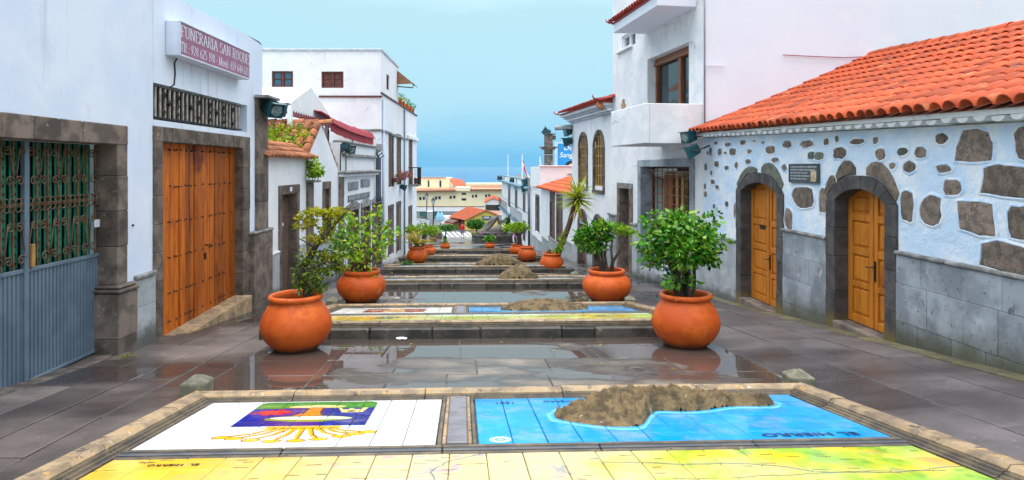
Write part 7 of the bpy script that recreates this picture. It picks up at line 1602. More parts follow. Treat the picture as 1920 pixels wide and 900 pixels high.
# ------------------------------------------------------------------ pots and plants
POT_A = [(.0, .0), (.25, .0), (.29, .015), (.345, .07), (.42, .155), (.468, .25), (.483, .33), (.474, .42), (.435, .52), (.378, .61), (.335, .672), (.330, .69), (.352, .695), (.372, .715), (.376, .74), (.362, .765), (.335, .772), (.312, .757), (.308, .70), (.33, .60), (.34, .56)]
POT_B = [(.0, .0), (.30, .0), (.345, .02), (.42, .11), (.50, .22), (.535, .33), (.53, .42), (.48, .52), (.41, .575), (.375, .595), (.37, .61), (.39, .62), (.405, .65), (.40, .69), (.375, .71), (.345, .70), (.335, .65), (.345, .58)]
def pot(px, Y, prof, s, label, seed, soil=True):
    x = X_(px, Y); o = thing('clay_pot', label, 'plant pot', (x, Y, ground(0, Y)+.003), 'terracotta pots along the median'); g = random.Random(seed)
    mb = MB(); n = 56; mb.lathe(prof, n); ph = [g.uniform(0, 6.28) for _ in range(4)]
    for i, v in enumerate(mb.v):
        a = atan2(v[1], v[0]); k = 1+.008*sin(2*a+ph[0])+.006*sin(3*a+ph[1]+v[2]*5)+.003*sin(9*a+ph[2]+v[2]*20); mb.v[i] = (v[0]*k*s, v[1]*k*s, v[2]*s*(1+.006*sin(a+ph[3])))
    mb.build('body', m_terra, o, smooth=True, local=True)
    zr = prof[-1][1]*s; mb = MB(); mb.lathe([(0, zr+.035), (.15*s, zr+.03), (prof[-1][0]*s+.01, zr)], 24); mb.build('soil', m_soil, o, smooth=True, local=True)
    return Vector((x, Y, ground(0, Y)+zr))
from math import atan2
def leaf_mesh(P, D, size, rng, fold=.25, width=.5, jit=.35, tip=True):
    """P points, D leaf directions -> arrays of small folded leaves (4 verts, 2 tris each)"""
    n = len(P); D = D+rng.normal(size=(n, 3))*jit; D /= np.linalg.norm(D, axis=1)[:, None]+1e-9
    R = rng.normal(size=(n, 3)); S = np.cross(D, R); S /= np.linalg.norm(S, axis=1)[:, None]+1e-9; Nn = np.cross(S, D)
    L_ = size*rng.uniform(.5, 1.45, n)[:, None]; W_ = L_*width/2
    base = P; tipv = P+D*L_; lf = P+D*L_*.45+S*W_+Nn*W_*fold; rt = P+D*L_*.45-S*W_+Nn*W_*fold
    V = np.stack([base, lf, tipv, rt], 1).reshape(-1, 3); idx = np.arange(n)*4
    Fc = np.stack([np.stack([idx, idx+1, idx+2], 1), np.stack([idx, idx+2, idx+3], 1)], 1).reshape(-1, 3); return V, Fc
def leaves_obj(name, parent, V, Fc, m):
    off = np.array(wloc(parent)); me = bpy.data.meshes.new(name); me.vertices.add(len(V)); me.vertices.foreach_set('co', (V-off).astype(np.float32).ravel()); nf = len(Fc)
    me.loops.add(nf*3); me.loops.foreach_set('vertex_index', Fc.astype(np.int32).ravel()); me.polygons.add(nf); me.polygons.foreach_set('loop_start', np.arange(0, nf*3, 3, dtype=np.int32)); me.polygons.foreach_set('loop_total', np.full(nf, 3, np.int32)); me.update(calc_edges=True); me.materials.append(m)
    return mkobj(name, me, parent)
def crown(parent, clumps, size, m, seed, name='foliage', width=.55, up=.25, shell=.5, **kw):
    """clumps: (cx,cy,cz, rx,ry,rz, n)"""
    rng = np.random.default_rng(seed); P = []; D = []
    for cx, cy, cz, rx, ry, rz, n in clumps:
        d = rng.normal(size=(n, 3)); d /= np.linalg.norm(d, axis=1)[:, None]; r = rng.random(n)**shell*rng.uniform(.85, 1.12, n)
        p = d*r[:, None]*np.array([rx, ry, rz])+np.array([cx, cy, cz]); P.append(p); dd = d*np.array([1, 1, .7])+np.array([0, 0, up-.35]); D.append(dd)
    return leaves_obj(name, parent, *leaf_mesh(np.concatenate(P), np.concatenate(D), size, rng, width=width, **kw), m)
def sub_clumps(c, r, k, rs, n, rng, zmin=-1, shell=(.55, .95)):
    out = []
    for _ in range(k):
        d = rng.normal(size=3); d /= np.linalg.norm(d)
        if d[2] < zmin: d[2] = -d[2]
        q = rng.uniform(*shell); s = rs*rng.uniform(.7, 1.3); out.append((c[0]+d[0]*r[0]*q, c[1]+d[1]*r[1]*q, c[2]+d[2]*r[2]*q, s, s, s*.8, n))
    return out
def limb(parent, name, pts, r, m=None, n=7): 
    mb = MB(); mb.tube(smooth_path(pts), taper(r, len(smooth_path(pts))), n); return mb.build(name, m or m_bark, parent, smooth=True)
def smooth_path(pts, k=4):
    P = [Vector(p) for p in pts]; out = []
    for i in range(len(P)-1):
        a, b, c, d_ = P[max(0, i-1)], P[i], P[i+1], P[min(len(P)-1, i+2)]
        for q in range(k): t = q/k; out.append(.5*((2*b)+(c-a)*t+(2*a-5*b+4*c-d_)*t*t+(3*b-a-3*c+d_)*t**3))
    return out+[P[-1]]
def taper(r, n): return [r[0]+(r[1]-r[0])*i/(n-1) for i in range(n)]
PX = lambda px, py, Y, dy=0: Vector((X_(px, Y+dy), Y+dy, Z_(py, Y+dy)))

# 1 dense ficus in the right front pot
YR1 = 9.07; b = pot(1285.5, YR1, POT_A, .97, 'big round clay pot with the dense glossy green tree, right of the second table', 1)
T = thing('ficus_tree', 'dense glossy green clipped tree growing in the right front pot', 'tree', b, 'potted trees'); rng = np.random.default_rng(1); g = random.Random(1)
for k in range(8):
    a = 2*pi*k/8+.3; r = .07 if k else 0; e = b+Vector((cos(a)*r, sin(a)*r, -.05)); top = Vector((X_(1279, YR1)+cos(a)*g.uniform(.15, .38), YR1+sin(a)*g.uniform(.1, .35), -1.25+g.uniform(-.1, .15)))
    limb(T, 'trunk', [e, e.lerp(top, .4)+Vector((g.uniform(-.05, .05), g.uniform(-.05, .05), .04)), top, top+Vector((cos(a)*.12, sin(a)*.1, .25))], (.052 if k < 4 else .03, .012), m_bark)
c = (X_(1278, YR1), YR1, Z_(464, YR1)); cl = sub_clumps(c, (.49, .45, .36), 48, .155, 74, rng, -.5); cl += [(X_(1330, YR1), YR1, Z_(418, YR1), .16, .14, .11, 70), (X_(1347, YR1), YR1-.05, Z_(452, YR1), .13, .13, .10, 60), (X_(1222, YR1), YR1, Z_(412, YR1), .15, .15, .12, 80), (X_(1212, YR1), YR1, Z_(455, YR1), .15, .15, .14, 90), (X_(1222, YR1), YR1, Z_(490, YR1), .14, .14, .12, 70), (X_(1330, YR1), YR1, Z_(484, YR1), .15, .15, .12, 70), (c[0], c[1], c[2], .42, .40, .33, 500), (X_(1275, YR1), YR1, Z_(408, YR1), .3, .25, .10, 160), (X_(1341, YR1), YR1, Z_(401, YR1), .07, .07, .05, 22), (X_(1270, YR1), YR1-.1, Z_(524, YR1), .25, .2, .10, 110)]
crown(T, cl, .080, m_leafA, 2, width=.62, up=.15)

# 2 twisted bonsai-like tree in the left front pot
YP1 = 8.8; b = pot(555.5, YP1, POT_A, .99, 'big round clay pot with the twisted bonsai-like tree, left of the second table', 2)
T = thing('twisted_tree', 'twisted bonsai-like tree with mossy yellow green pads in the left front pot', 'tree', b+Vector((.12, 0, 0)), 'potted trees'); p = lambda x, y, d=0: PX(x, y, YP1, d)
main = [p(577, 560), p(575, 540), p(566, 520), p(568, 500), p(583, 480, .05), p(590, 465, .05), p(598, 452), p(612, 438, -.04), p(617, 420), p(612, 405), p(602, 397)]
limb(T, 'trunk', main, (.062, .022), m_bark, 9); rng = np.random.default_rng(4)
brs = [([p(612, 438), p(625, 425), p(640, 408, -.1), p(650, 398, -.1)], .03), ([p(612, 440), p(595, 425, .1), p(575, 415, .1), p(562, 410, .1)], .028), ([p(615, 420), p(605, 405, .12), p(590, 396, .15), p(572, 396, .15)], .026), ([p(590, 465), p(575, 455, -.1), p(560, 447, -.12)], .018), ([p(568, 505), p(590, 500, -.1), p(612, 490, -.15), p(632, 498, -.15)], .024), ([p(566, 518), p(552, 508, .1), p(560, 480, .12)], .02), ([p(583, 480), p(605, 470, .1), p(625, 470, .1)], .02), ([p(617, 415), p(630, 395, .1), p(655, 393, .1)], .016)]
for q, r in brs: limb(T, 'branch', q, (r*.75, .006), m_bark, 6)
for k in range(26):
    s = brs[k % len(brs)][0][-1]+Vector((rnd.uniform(-.1, .1), rnd.uniform(-.1, .1), rnd.uniform(-.05, .05))); limb(T, 'twig', [s, s+Vector((rnd.uniform(-.15, .15), rnd.uniform(-.1, .1), rnd.uniform(-.05, .12)))], (.006, .002), m_bark, 4)
def cp(x, y, wpx, hpx, n, d=0, Y=YP1): v = PX(x, y, Y, d); return (v.x, v.y, v.z, wpx*Y/1200, wpx*Y/1200*.8, hpx*Y/1200, n)
crown(T, [cp(570, 408, 16, 7, 120), cp(590, 397, 24, 6, 230, .1), cp(615, 399, 24, 6, 230), cp(640, 395, 17, 5, 120, .1), cp(562, 425, 13, 6, 80), cp(585, 418, 16, 6, 110), cp(612, 432, 13, 12, 150), cp(603, 448, 20, 8, 190), cp(630, 410, 12, 8, 70), cp(580, 446, 12, 6, 50), cp(620, 418, 12, 12, 90)], .05, m_leafB, 5, width=.5, jit=.7)
crown(T, [cp(575, 535, 22, 16, 260), cp(595, 515, 26, 16, 210), cp(615, 500, 20, 14, 130), cp(560, 515, 14, 18, 120), cp(585, 490, 22, 12, 110), cp(612, 478, 20, 9, 130), cp(640, 500, 14, 9, 100), cp(567, 490, 12, 12, 80), cp(600, 540, 14, 8, 110), cp(630, 485, 12, 8, 70)], .055, m_leafD, 6, width=.5, jit=.7)
crown(T, [cp(620, 482, 20, 10, 80), cp(640, 502, 14, 8, 70), cp(600, 505, 26, 20, 90), cp(575, 470, 16, 8, 40)], .055, m_leafB, 7, width=.5, jit=.7)

# 3 airy shrub in the squat pot
YP2 = 14.1; b = pot(678, YP2, POT_B, 1.0, 'squat wide clay pot with the airy light green shrub, behind the second table', 3)
T = thing('airy_shrub', 'airy light green shrub with many thin stems in the squat left pot', 'shrub', b, 'potted trees'); p = lambda x, y, d=0: PX(x, y, YP2, d); g = random.Random(8); cl = []
for (tx, ty, d) in [(612, 420, .1), (628, 445, -.2), (640, 405, .2), (650, 465, -.3), (655, 430, .1), (668, 450, -.3), (682, 440, .3), (692, 402, .1), (705, 395, .2), (700, 440, -.1), (715, 455, -.3), (724, 425, .2), (738, 432, 0), (745, 448, .1), (690, 470, -.35), (672, 478, -.4), (640, 435, .4), (715, 478, -.2), (655, 400, .1), (664, 415, -.1), (632, 468, .1)]:
    s = b+Vector((g.uniform(-.12, .12), g.uniform(-.1, .1), -.03)); e = p(tx, ty, d); m = s.lerp(e, .5)+Vector(((e.x-s.x)*-.12, 0, .08)); limb(T, 'stem', [s, m, e], (.022, .005), m_barkred, 5)
    for q in (1.0, .85, .68): c = (m.lerp(e, q) if q < .8 else s.lerp(e, q)+(e-s)*0); c = m.lerp(e, q); rr = g.uniform(.09, .18); cl.append((c.x+g.uniform(-.08, .08), c.y+g.uniform(-.1, .1), c.z+g.uniform(-.06, .06), rr, rr, rr*.75, g.randint(5, 20)))
limb(T, 'stem', [b+Vector((-.15, 0, -.05)), p(660, 495), p(655, 470), p(640, 440, .1)], (.05, .012), m_bark); limb(T, 'stem', [b+Vector((.1, 0, -.05)), p(688, 498), p(705, 480), p(715, 450, .1)], (.04, .01), m_bark)
crown(T, cl, .105, m_leafC, 9, width=.6, up=.1, jit=.5); crown(T, [cp(640, 455, 18, 14, 60, -.2, YP2), cp(630, 432, 14, 10, 36, 0, YP2)], .105, m_leafE, 10, width=.6); crown(T, [cp(678, 514, 26, 5, 150, -.15, YP2), cp(680, 490, 30, 12, 70, -.2, YP2)], .09, m_leafC, 11)

# 4 branching tree in the squat right pot
YR2 = 14.2; b = pot(1137.5, YR2, POT_B, 1.0, 'squat wide clay pot with the bare-stemmed branching tree, right behind the second table', 4)
T = thing('branching_tree', 'bare-stemmed tree with a flat green crown in the squat right pot', 'tree', b, 'potted trees'); p = lambda x, y, d=0: PX(x, y, YR2, d); g = random.Random(12)
for q in ([p(1128, 515), p(1124, 490), p(1116, 470), p(1105, 452)], [p(1132, 515), p(1130, 490), p(1128, 465), p(1122, 440)], [p(1138, 515), p(1136, 492), p(1134, 470, .1), p(1140, 440, .1)], [p(1143, 515), p(1150, 490), p(1163, 468), p(1176, 443), p(1182, 436)], [p(1148, 515), p(1148, 490, -.1), p(1146, 465, -.1), p(1150, 440)], [p(1135, 515, .1), p(1120, 485, .2), p(1100, 455, .2)]): limb(T, 'trunk', q, (.045, .012), m_bark)
crown(T, [cp(1098, 440, 18, 14, 200, 0, YR2), cp(1112, 428, 20, 11, 230, 0, YR2), cp(1130, 422, 18, 8, 170, 0, YR2), cp(1100, 458, 20, 13, 230, 0, YR2), cp(1120, 448, 22, 14, 260, .1, YR2), cp(1138, 440, 12, 12, 120, 0, YR2), cp(1086, 448, 10, 10, 80, 0, YR2), cp(1118, 466, 16, 7, 110, 0, YR2), cp(1140, 462, 6, 5, 30, 0, YR2)], .095, m_leafA, 13, width=.55); crown(T, [cp(1152, 430, 16, 5, 90, 0, YR2), cp(1172, 432, 13, 6, 80, 0, YR2), cp(1184, 437, 8, 4, 40, 0, YR2), cp(1160, 425, 14, 4, 60, .1, YR2), cp(1132, 424, 14, 6, 60, -.1, YR2)], .095, m_leafC, 14)

# 5 yucca
YR3 = 22.5; b = pot(1034.5, YR3, POT_A, .88, 'clay pot with the leaning yucca, beside the fourth table', 5); p = lambda x, y, d=0: PX(x, y, YR3, d)
T = thing('yucca', 'tall leaning yucca with a spiky rosette of sword leaves', 'plant', b+Vector((.2, 0, 0)), 'potted trees'); hd = p(1082.5, 366)
limb(T, 'trunk', [p(1046, 478), p(1051, 462), p(1060, 440), p(1068, 418), p(1074, 395), p(1079, 378), hd], (.11, .075), m_barkred, 9)
mb = MB(); n = 6; Ln = .86
for i in range(n+1):
    t = i/n; wd = .034*(1-t**2.2)+.001; z = -.10*t*t; mb.v += [(Ln*t, -wd, z), (Ln*t, 0, z-.012*(1-t)), (Ln*t, wd, z)]
for i in range(n):
    for k in (0, 1): a = i*3+k; mb.f.append((a, a+1, a+4, a+3))
mY = mb.mesh('leaf', m_yucca); mY2 = mb.mesh('leaf', m_yucca2); g = random.Random(3)
for k in range(140):
    el = .12+g.uniform(-1.2, 1.35)*g.uniform(.25, 1); old = el < -.55; az = g.uniform(0, 2*pi); o = mkobj('leaf', mY2 if old else mY, T); s = g.uniform(.85, 1.12)*(1.0 if not old else .8)
    o.matrix_local = Matrix.Translation(hd-wloc(T)+Vector((0, 0, -.12+.18*(el/1.5)-.25*old))) @ Matrix.Rotation(az, 4, 'Z') @ Matrix.Rotation(-el, 4, 'Y') @ Matrix.Rotation(g.uniform(-.5, .5), 4, 'X') @ Matrix.Scale(s, 4)
IV = thing('ivy', 'ivy creeping up the foot of the yucca trunk', 'plant', b); crown(IV, [cp(1042, 472, 7, 5, 90, -.1, YR3), cp(1049, 462, 7, 7, 110, -.1, YR3), cp(1055, 448, 6, 7, 80, -.1, YR3), cp(1060, 437, 5, 6, 40, -.05, YR3)], .09, m_leafC, 15); ST_ = thing('cut_stump', 'brown cut stump standing in the yucca pot', 'stump', p(1029.5, 476)); mb = MB(); mb.tube([p(1029.5, 480), p(1029.5, 472), p(1030, 467)], [.06, .075, .05], 8); mb.build('stump', m_barkred, ST_, smooth=True)

# 6 further pots
YP3 = 27.2; b = pot(782, YP3, POT_A, .93, 'clay pot with the golden cycad on the left of the fifth table', 6); p = lambda x, y, d=0: PX(x, y, YP3, d)
T = thing('cycad', 'golden green cycad with arching fronds', 'plant', b, 'potted trees'); hd = p(781.5, 462); limb(T, 'trunk', [p(781, 472), p(781.5, 464), hd], (.16, .12), m_barkred, 9)
mb = MB(); n = 20; R_ = .98
def fr_pt(t): return Vector((R_*t*(1-.15*t), 0, .62*t-.42*t*t))
for i in range(n):
    t = (i+.6)/n; q = fr_pt(t); tn = (fr_pt(min(1, t+.03))-q).normalized(); wl = .20*sin(pi*min(1, t*1.02+.06))**.7
    for s in (-1, 1):
        e = q+Vector((0, s*wl, 0))*.85+tn*wl*.75+Vector((0, 0, .05)); mb.add([q-tn*.012, q+tn*.016, e], [(0, 1, 2)])
mb.tube([fr_pt(i/8) for i in range(9)], taper((.012, .003), 9), 4); mF = mb.mesh('frond', m_cycad); g = random.Random(9)
for k in range(34):
    az = 2*pi*k/34*3.0+g.uniform(-.2, .2); el = g.uniform(-.1, .95); o = mkobj('frond', mF, T); o.matrix_local = Matrix.Translation(hd-wloc(T)) @ Matrix.Rotation(az, 4, 'Z') @ Matrix.Rotation(-el, 4, 'Y') @ Matrix.Scale(g.uniform(.85, 1.08), 4)
YP4 = 33; b = pot(802, YP4, POT_B, .80, 'clay pot half hidden behind the cycad pot', 7); T = thing('round_tree', 'round yellow green tree behind the cycad', 'tree', b, 'potted trees'); p = lambda x, y, d=0: PX(x, y, YP4, d); limb(T, 'trunk', [p(794, 470), p(793, 455), p(794, 440)], (.11, .06)); crown(T, [cp(792, 431, 28, 9, 600, .3, YP4), cp(772, 430, 12, 7, 150, .3, YP4), cp(812, 432, 12, 8, 200, .2, YP4)], .14, m_leafC, 16)
YP5 = 41.0; b = pot(834.5, YP5, POT_B, .62, 'small clay pot with the mushroom-shaped topiary at the plaza edge', 8); T = thing('topiary_tree', 'small mushroom-shaped dark green topiary at the plaza edge', 'tree', b, 'potted trees'); p = lambda x, y, d=0: PX(x, y, YP5, d); limb(T, 'trunk', [p(834.5, 459), p(835, 445), p(836, 432)], (.06, .04)); crown(T, [cp(836, 427.5, 15, 5, 420, 0, YP5), cp(827, 428, 7, 4, 80, 0, YP5), cp(846, 428, 7, 4, 90, 0, YP5)], .13, m_leafE, 17); crown(T, [cp(834.5, 455, 4, 4, 60, 0, YP5), cp(834.5, 447, 2.5, 4, 30, 0, YP5)], .13, m_leafC, 18)
YP6 = 42.0; b = pot(918.5, YP6, POT_B, .62, 'small clay pot with a low leafy plant in front of the fountain', 9); T = thing('leafy_plant', 'low dark leafy plant in the small pot in front of the fountain', 'plant', b, 'potted trees'); crown(T, [cp(918, 447, 8, 5, 160, 0, YP6), cp(912, 449, 4, 3, 40, 0, YP6), cp(925, 446, 4, 4, 50, 0, YP6)], .15, m_leafA, 19)
for k in range(3): v = b+Vector((.1*(k-1), 0, 0)); limb(T, 'stem', [v, v+Vector((.1*(k-1), 0, .3))], (.02, .01))
YR4 = 28.7; pot(988.5, YR4, POT_A, .86, 'bare brick-red clay pot without a plant, right of the fifth table', 10); YR5 = 34.2; b = pot(970, YR5, POT_B, .80, 'clay pot half hidden behind the bare pot', 11)
T = thing('flat_crowned_tree', 'yellow green flat-crowned tree behind the bare clay pot', 'tree', b, 'potted trees'); p = lambda x, y, d=0: PX(x, y, YR5, d); limb(T, 'trunk', [p(973, 468), p(974, 450), p(972, 436)], (.16, .10)); limb(T, 'branch', [p(973, 445), p(965, 436), p(958, 430)], (.06, .02)); limb(T, 'branch', [p(973, 445), p(980, 434), p(984, 426)], (.06, .02)); crown(T, [cp(965, 427, 18, 8, 420, 0, YR5), cp(982, 425, 9, 7, 160, 0, YR5), cp(952, 427, 8, 6, 130, 0, YR5), cp(970, 422, 12, 5, 130, 0, YR5)], .15, m_leafC, 20)
# clipped hedges at the fountain
for (px, py, wp, hp, Y, lab, sd) in ((893, 420.5, 19, 8.5, 60, 'round clipped green tree left of the fountain rock', 30), (957, 417, 14, 6, 62, 'clipped green tree right of the fountain rock', 31)):
    T = thing('clipped_tree', lab, 'tree', (X_(px, Y), Y, gL(Y)), 'clipped trees by the fountain'); limb(T, 'trunk', [(X_(px, Y), Y, gL(Y)), PX(px+.5, py+4, Y)], (.10, .07)); rng = np.random.default_rng(sd); v = PX(px, py, Y); w_, h_ = wp*Y/1200, hp*Y/1200
    crown(T, sub_clumps(v, (w_*.85, w_*.7, h_*.75), 26, .28, 46, rng)+[(v.x, v.y, v.z, w_*.9, w_*.8, h_*.9, 1100)], .16, m_leafE, sd, shell=.28)
T = thing('fountain_flowers', 'pink flowers and green leaves planted round the fountain rim', 'flowers', tuple(FT.location)); f = FT.location; ang = np.linspace(pi*1.05, pi*1.95, 9)
crown(T, [(f.x+1.5*cos(a), f.y+1.5*sin(a), f.z+.74, .2, .15, .08, 40) for a in ang], .12, m_leafE, 40); crown(T, [(f.x+1.5*cos(a), f.y+1.5*sin(a), f.z+.82, .22, .12, .07, 34) for a in ang[[2, 4, 5, 7]]], .10, leafm('magenta_petal', [(.45, .06, .42), (.62, .12, .5), (.5, .08, .3)]), 41, name='blossom'); crown(T, [(f.x-1.5, f.y-.4, f.z+.85, .25, .2, .12, 60)], .12, m_leafB, 42)
# overgrown roof and hanging plant
T = thing('roof_plants', 'wild green and yellow plants overgrowing the gabled cottage roof', 'plants', tuple(eN)); rng = np.random.default_rng(50); cl = []
for k in range(110):
    s, t = rng.random()*.95, rng.random(); q = eN.lerp(rN, .02+.80*s)+back*(.03+.44*t); dens = 1 if t > .2 else .3; cl.append((q.x, q.y, q.z+.10, .20, .20, .14, int(34*dens)))
crown(T, cl, .085, m_leafC, 51, jit=.7); crown(T, cl[::2], .08, m_leafB, 52, jit=.7); crown(T, [(rN.x-1.0-.35*k, rN.y-.25, rN.z-.05, .2, .2, .12, 40) for k in range(4)], .08, leafm('dry_stems', [(.12, .05, .03), (.2, .09, .04), (.10, .06, .04)]), 53, jit=.8)
T = thing('hanging_plant', 'bushy green plant sprouting from the pilaster cap of the gabled cottage', 'plant', at(588, 338, 16.9)); crown(T, [cp(586, 325, 9, 9, 150, -.15, 16.9), cp(597, 320, 10, 8, 130, -.3, 16.9), cp(590, 306, 8, 8, 90, -.15, 16.9), cp(580, 310, 4, 14, 70, -.1, 16.9), cp(604, 323, 6, 5, 50, -.3, 16.9)], .085, m_leafC, 54, jit=.7); crown(T, [cp(582, 315, 5, 12, 60, -.1, 16.9)], .08, m_leafB, 55)
for k in range(4): v = Vector(at(580+k*5, 337, 16.85)); limb(T, 'stem', [v, v+Vector((.05*k, -.1, .2)), v+Vector((.08*k, -.15, .4))], (.012, .004), m_barkred, 4)
# flowers on the tall house
for k, (px, py, Y) in enumerate(((738, 331, 31.5), (750.5, 328, 33.6))):
    T = thing('window_flowers', ('red' if k == 0 else 'pink')+' geraniums in a box under the '+('nearer' if k == 0 else 'second')+' brown window of the tall house', 'flowers', at(px, py+5, Y), 'flower boxes of the tall house'); u = WL.u(px); z = Z_(py+6, Y); strip(WL, T, 'box', m_redwood, u-.55, u+.45, .02, .24, z-.1, z+.1, .02)
    crown(T, [(WL.p(u, .25, 0)[0], Y-.1, z+.18, .2, .45, .16, 120)], .10, m_leafE, 60+k); crown(T, [(WL.p(u, .32, 0)[0], Y-.1, z+.20, .22, .42, .2, 130)], .085, m_pink, 62+k, name='blossom')
for k, px in enumerate((752, 758, 764, 770, 776)):
    u = WL.u(px); Y = WL.Y(u); q = WL.p(u, -.12, 3.25); T = thing('roof_pot_plant', ['first potted plant on the roof terrace ledge, nearest the wall', 'second potted plant along the roof terrace ledge', 'middle potted plant on the roof terrace ledge', 'fourth potted plant along the roof terrace ledge', 'last potted plant on the roof terrace ledge, at the corner'][k], 'potted plant', q, 'plants on the roof terrace ledge')
    mb = MB(); mb.lathe([(.0, 0), (.11, 0), (.16, .26), (.17, .28), (.13, .27), (0, .24)], 10, q); mb.build('pot', m_terra, T, smooth=True); crown(T, [(q[0], q[1], q[2]+.42, .26, .3, .18+.06*(k % 2), 90)], .10, m_leafE if k != 1 else m_leafB, 70+k)
T = thing('balcony_plant', 'small yellow green plant on the balcony below the brown window', 'potted plant', at(1241, 190, 17.9)); q = WT.p(WT.u(1241), .25, .74); mb = MB(); mb.lathe([(0, 0), (.13, 0), (.19, .5), (.17, .5), (0, .45)], 10, q); mb.build('pot', m_terra, T, smooth=True); crown(T, [(q[0], q[1], q[2]+.72, .16, .16, .26, 110)], .16, m_leafB, 80, width=.3); q2 = WT.p(18.0, 1.4, 1.6)
CT = thing('stone_finial', 'small pale ornament standing on the balcony parapet', 'ornament', q2); mb = MB(); mb.lathe([(0, 0), (.07, 0), (.05, .04), (.075, .12), (.03, .2), (.05, .24), (0, .30)], 10, q2); mb.build('ornament', m_kerb, CT, smooth=True)
T = thing('weed_tuft', 'green weed growing at the kerb by the cycad pot', 'plant', at(763, 494, 26.5)); crown(T, [cp(766, 492, 6, 4, 90, -.4, 26.8), cp(760, 494, 4, 3, 40, -.4, 26.6)], .09, m_leafE, 90)
T = thing('gate_weeds', 'yellow weeds in the corner of the gate sill', 'plant', WL.p(8.5, .2, -2.5)); q = WL.p(8.25, .24, -2.45); crown(T, [(q[0], q[1], q[2], .05, .10, .03, 30)], .045, m_leafB, 91)
# ------------------------------------------------------------------ people and small things
m_skin = mat('skin', (.50, .27, .18), (.45, .24, .16), scale=8, rough=.6); m_hair = mat('dark_hair', (.015, .011, .009), (.03, .02, .015), scale=40, rough=.6)
def person(loc, h, yaw, label, shirt, shorts, stride=.18, trousers=False, arms=(.10, -.10)):
    o = thing('person', label, 'person', loc, rot=(0, 0, yaw)); s = h/1.75; V = []; E = []; R = []
    def v(x, y, z, r, par=None):
        V.append((x*s, y*s, z*s)); R.append(r*s); 
        if par is not None: E.append((par, len(V)-1))
        return len(V)-1
    pel = v(0, 0, .95, .125); sp = v(0, -.01, 1.15, .115, pel); ch = v(0, 0, 1.34, .125, sp); nk = v(0, .01, 1.48, .055, ch); hd = v(0, .03, 1.58, .085, nk); tp = v(0, .02, 1.69, .085, hd); v(0, .10, 1.585, .022, hd)
    for sx, ay, ly in ((-1, arms[0], stride), (1, arms[1], -stride)):
        sh = v(.17*sx, 0, 1.40, .062, ch); el = v(.24*sx, -.03+ay*.5, 1.13, .042, sh); wr = v(.25*sx, .06+ay*1.3, .90, .028, el); pa = v(.25*sx, .075+ay*1.4, .84, .030, wr)
        for k, (dx, ln) in enumerate(((-.028, .065), (-.009, .085), (.009, .08), (.026, .062))): a = v(.25*sx+dx*.6, .085+ay*1.4, .80, .011, pa); v(.25*sx+dx, .09+ay*1.4, .80-ln*.8, .008, a)
        v(.25*sx-.03*sx, .12+ay*1.4, .83, .010, pa)
        hp = v(.09*sx, 0, .88, .10, pel); kn = v(.10*sx, .03+ly*.6, .49, .062, hp); an = v(.10*sx, ly*1.3-.03, .10, .042, kn); v(.11*sx, ly*1.3+.14, .035, .038, an)
    me = bpy.data.meshes.new('body'); me.from_pydata(V, E, []); me.materials.append(m_skin); b = mkobj('body', me, o); md = b.modifiers.new('skin', 'SKIN')
    for i, r in enumerate(R): me.skin_vertices[0].data[i].radius = (r, r)
    me.skin_vertices[0].data[0].use_root = True; b.modifiers.new('smooth', 'SUBSURF').levels = 1; b.modifiers['smooth'].render_levels = 1; md.use_smooth_shade = True
    def rings(name, m, rs, n=14):
        mb = MB(); 
        for (cx, cy, z, rx, ry) in rs:
            for k in range(n): a = 2*pi*k/n; mb.v.append(((cx+rx*cos(a))*s, (cy+ry*sin(a))*s, z*s))
        for i in range(len(rs)-1):
            for k in range(n): mb.f.append((i*n+k, i*n+(k+1) % n, (i+1)*n+(k+1) % n, (i+1)*n+k))
        return mb.build(name, m, o, smooth=True, local=True)
    sh = rings('shirt', shirt, [(0, 0, .86, .185, .145), (0, 0, 1.0, .18, .14), (0, 0, 1.2, .185, .14), (0, 0, 1.36, .20, .14), (0, .0, 1.44, .15, .10), (0, .01, 1.48, .075, .07)])
    for sx, ay in ((-1, arms[0]), (1, arms[1])): mb = MB(); mb.tube([(.14*sx*s, 0, 1.41*s), (.19*sx*s, (-.005+ay*.15)*s, 1.33*s), (.235*sx*s, (-.02+ay*.4)*s, 1.18*s)], [.078*s, .075*s, .066*s], 10, False); mb.build('sleeve', shirt, sh, smooth=True, local=True)
    sr = rings('shorts' if not trousers else 'trousers', shorts, [(0, 0, .76, .165, .13), (0, 0, .88, .17, .14), (0, 0, .98, .16, .13)])
    for sx, ly in ((-1, stride), (1, -stride)):
        pts = [(.09*sx, 0, .86), (.095*sx, .02+ly*.3, .68), (.10*sx, .03+ly*.55, .52)]+([(.10*sx, ly*1.3-.03, .12)] if trousers else []); mb = MB(); mb.tube([Vector(q)*s for q in pts], [.115*s, .105*s, .095*s]+([.06*s] if trousers else []), 12, False); mb.build('leg_cloth', shorts, sr, smooth=True, local=True)
        mb = MB(); mb.cbox((.11*sx-.045)*s, (.11*sx+.045)*s, (ly*1.3-.08)*s, (ly*1.3+.20)*s, 0, .075*s, .03*s); mb.build('shoe', m_iron, o, local=True)
    mb = MB(); n = 12
    for i in range(6):
        z = 1.60+.155*i/5; r = .108*sqrt(max(.02, 1-((i/5))**2.6))
        for k in range(n): a = 2*pi*k/n; front = max(0, sin(a)); zz = z+(.07*front if i < 2 else 0); mb.v.append((r*cos(a)*s*.92, (.022+r*sin(a))*s, zz*s))
    for i in range(5):
        for k in range(n): mb.f.append((i*n+k, i*n+(k+1) % n, (i+1)*n+(k+1) % n, (i+1)*n+k))
    mb.f.append(tuple(range(5*n, 6*n))); mb.build('hair', m_hair, o, smooth=True, local=True)
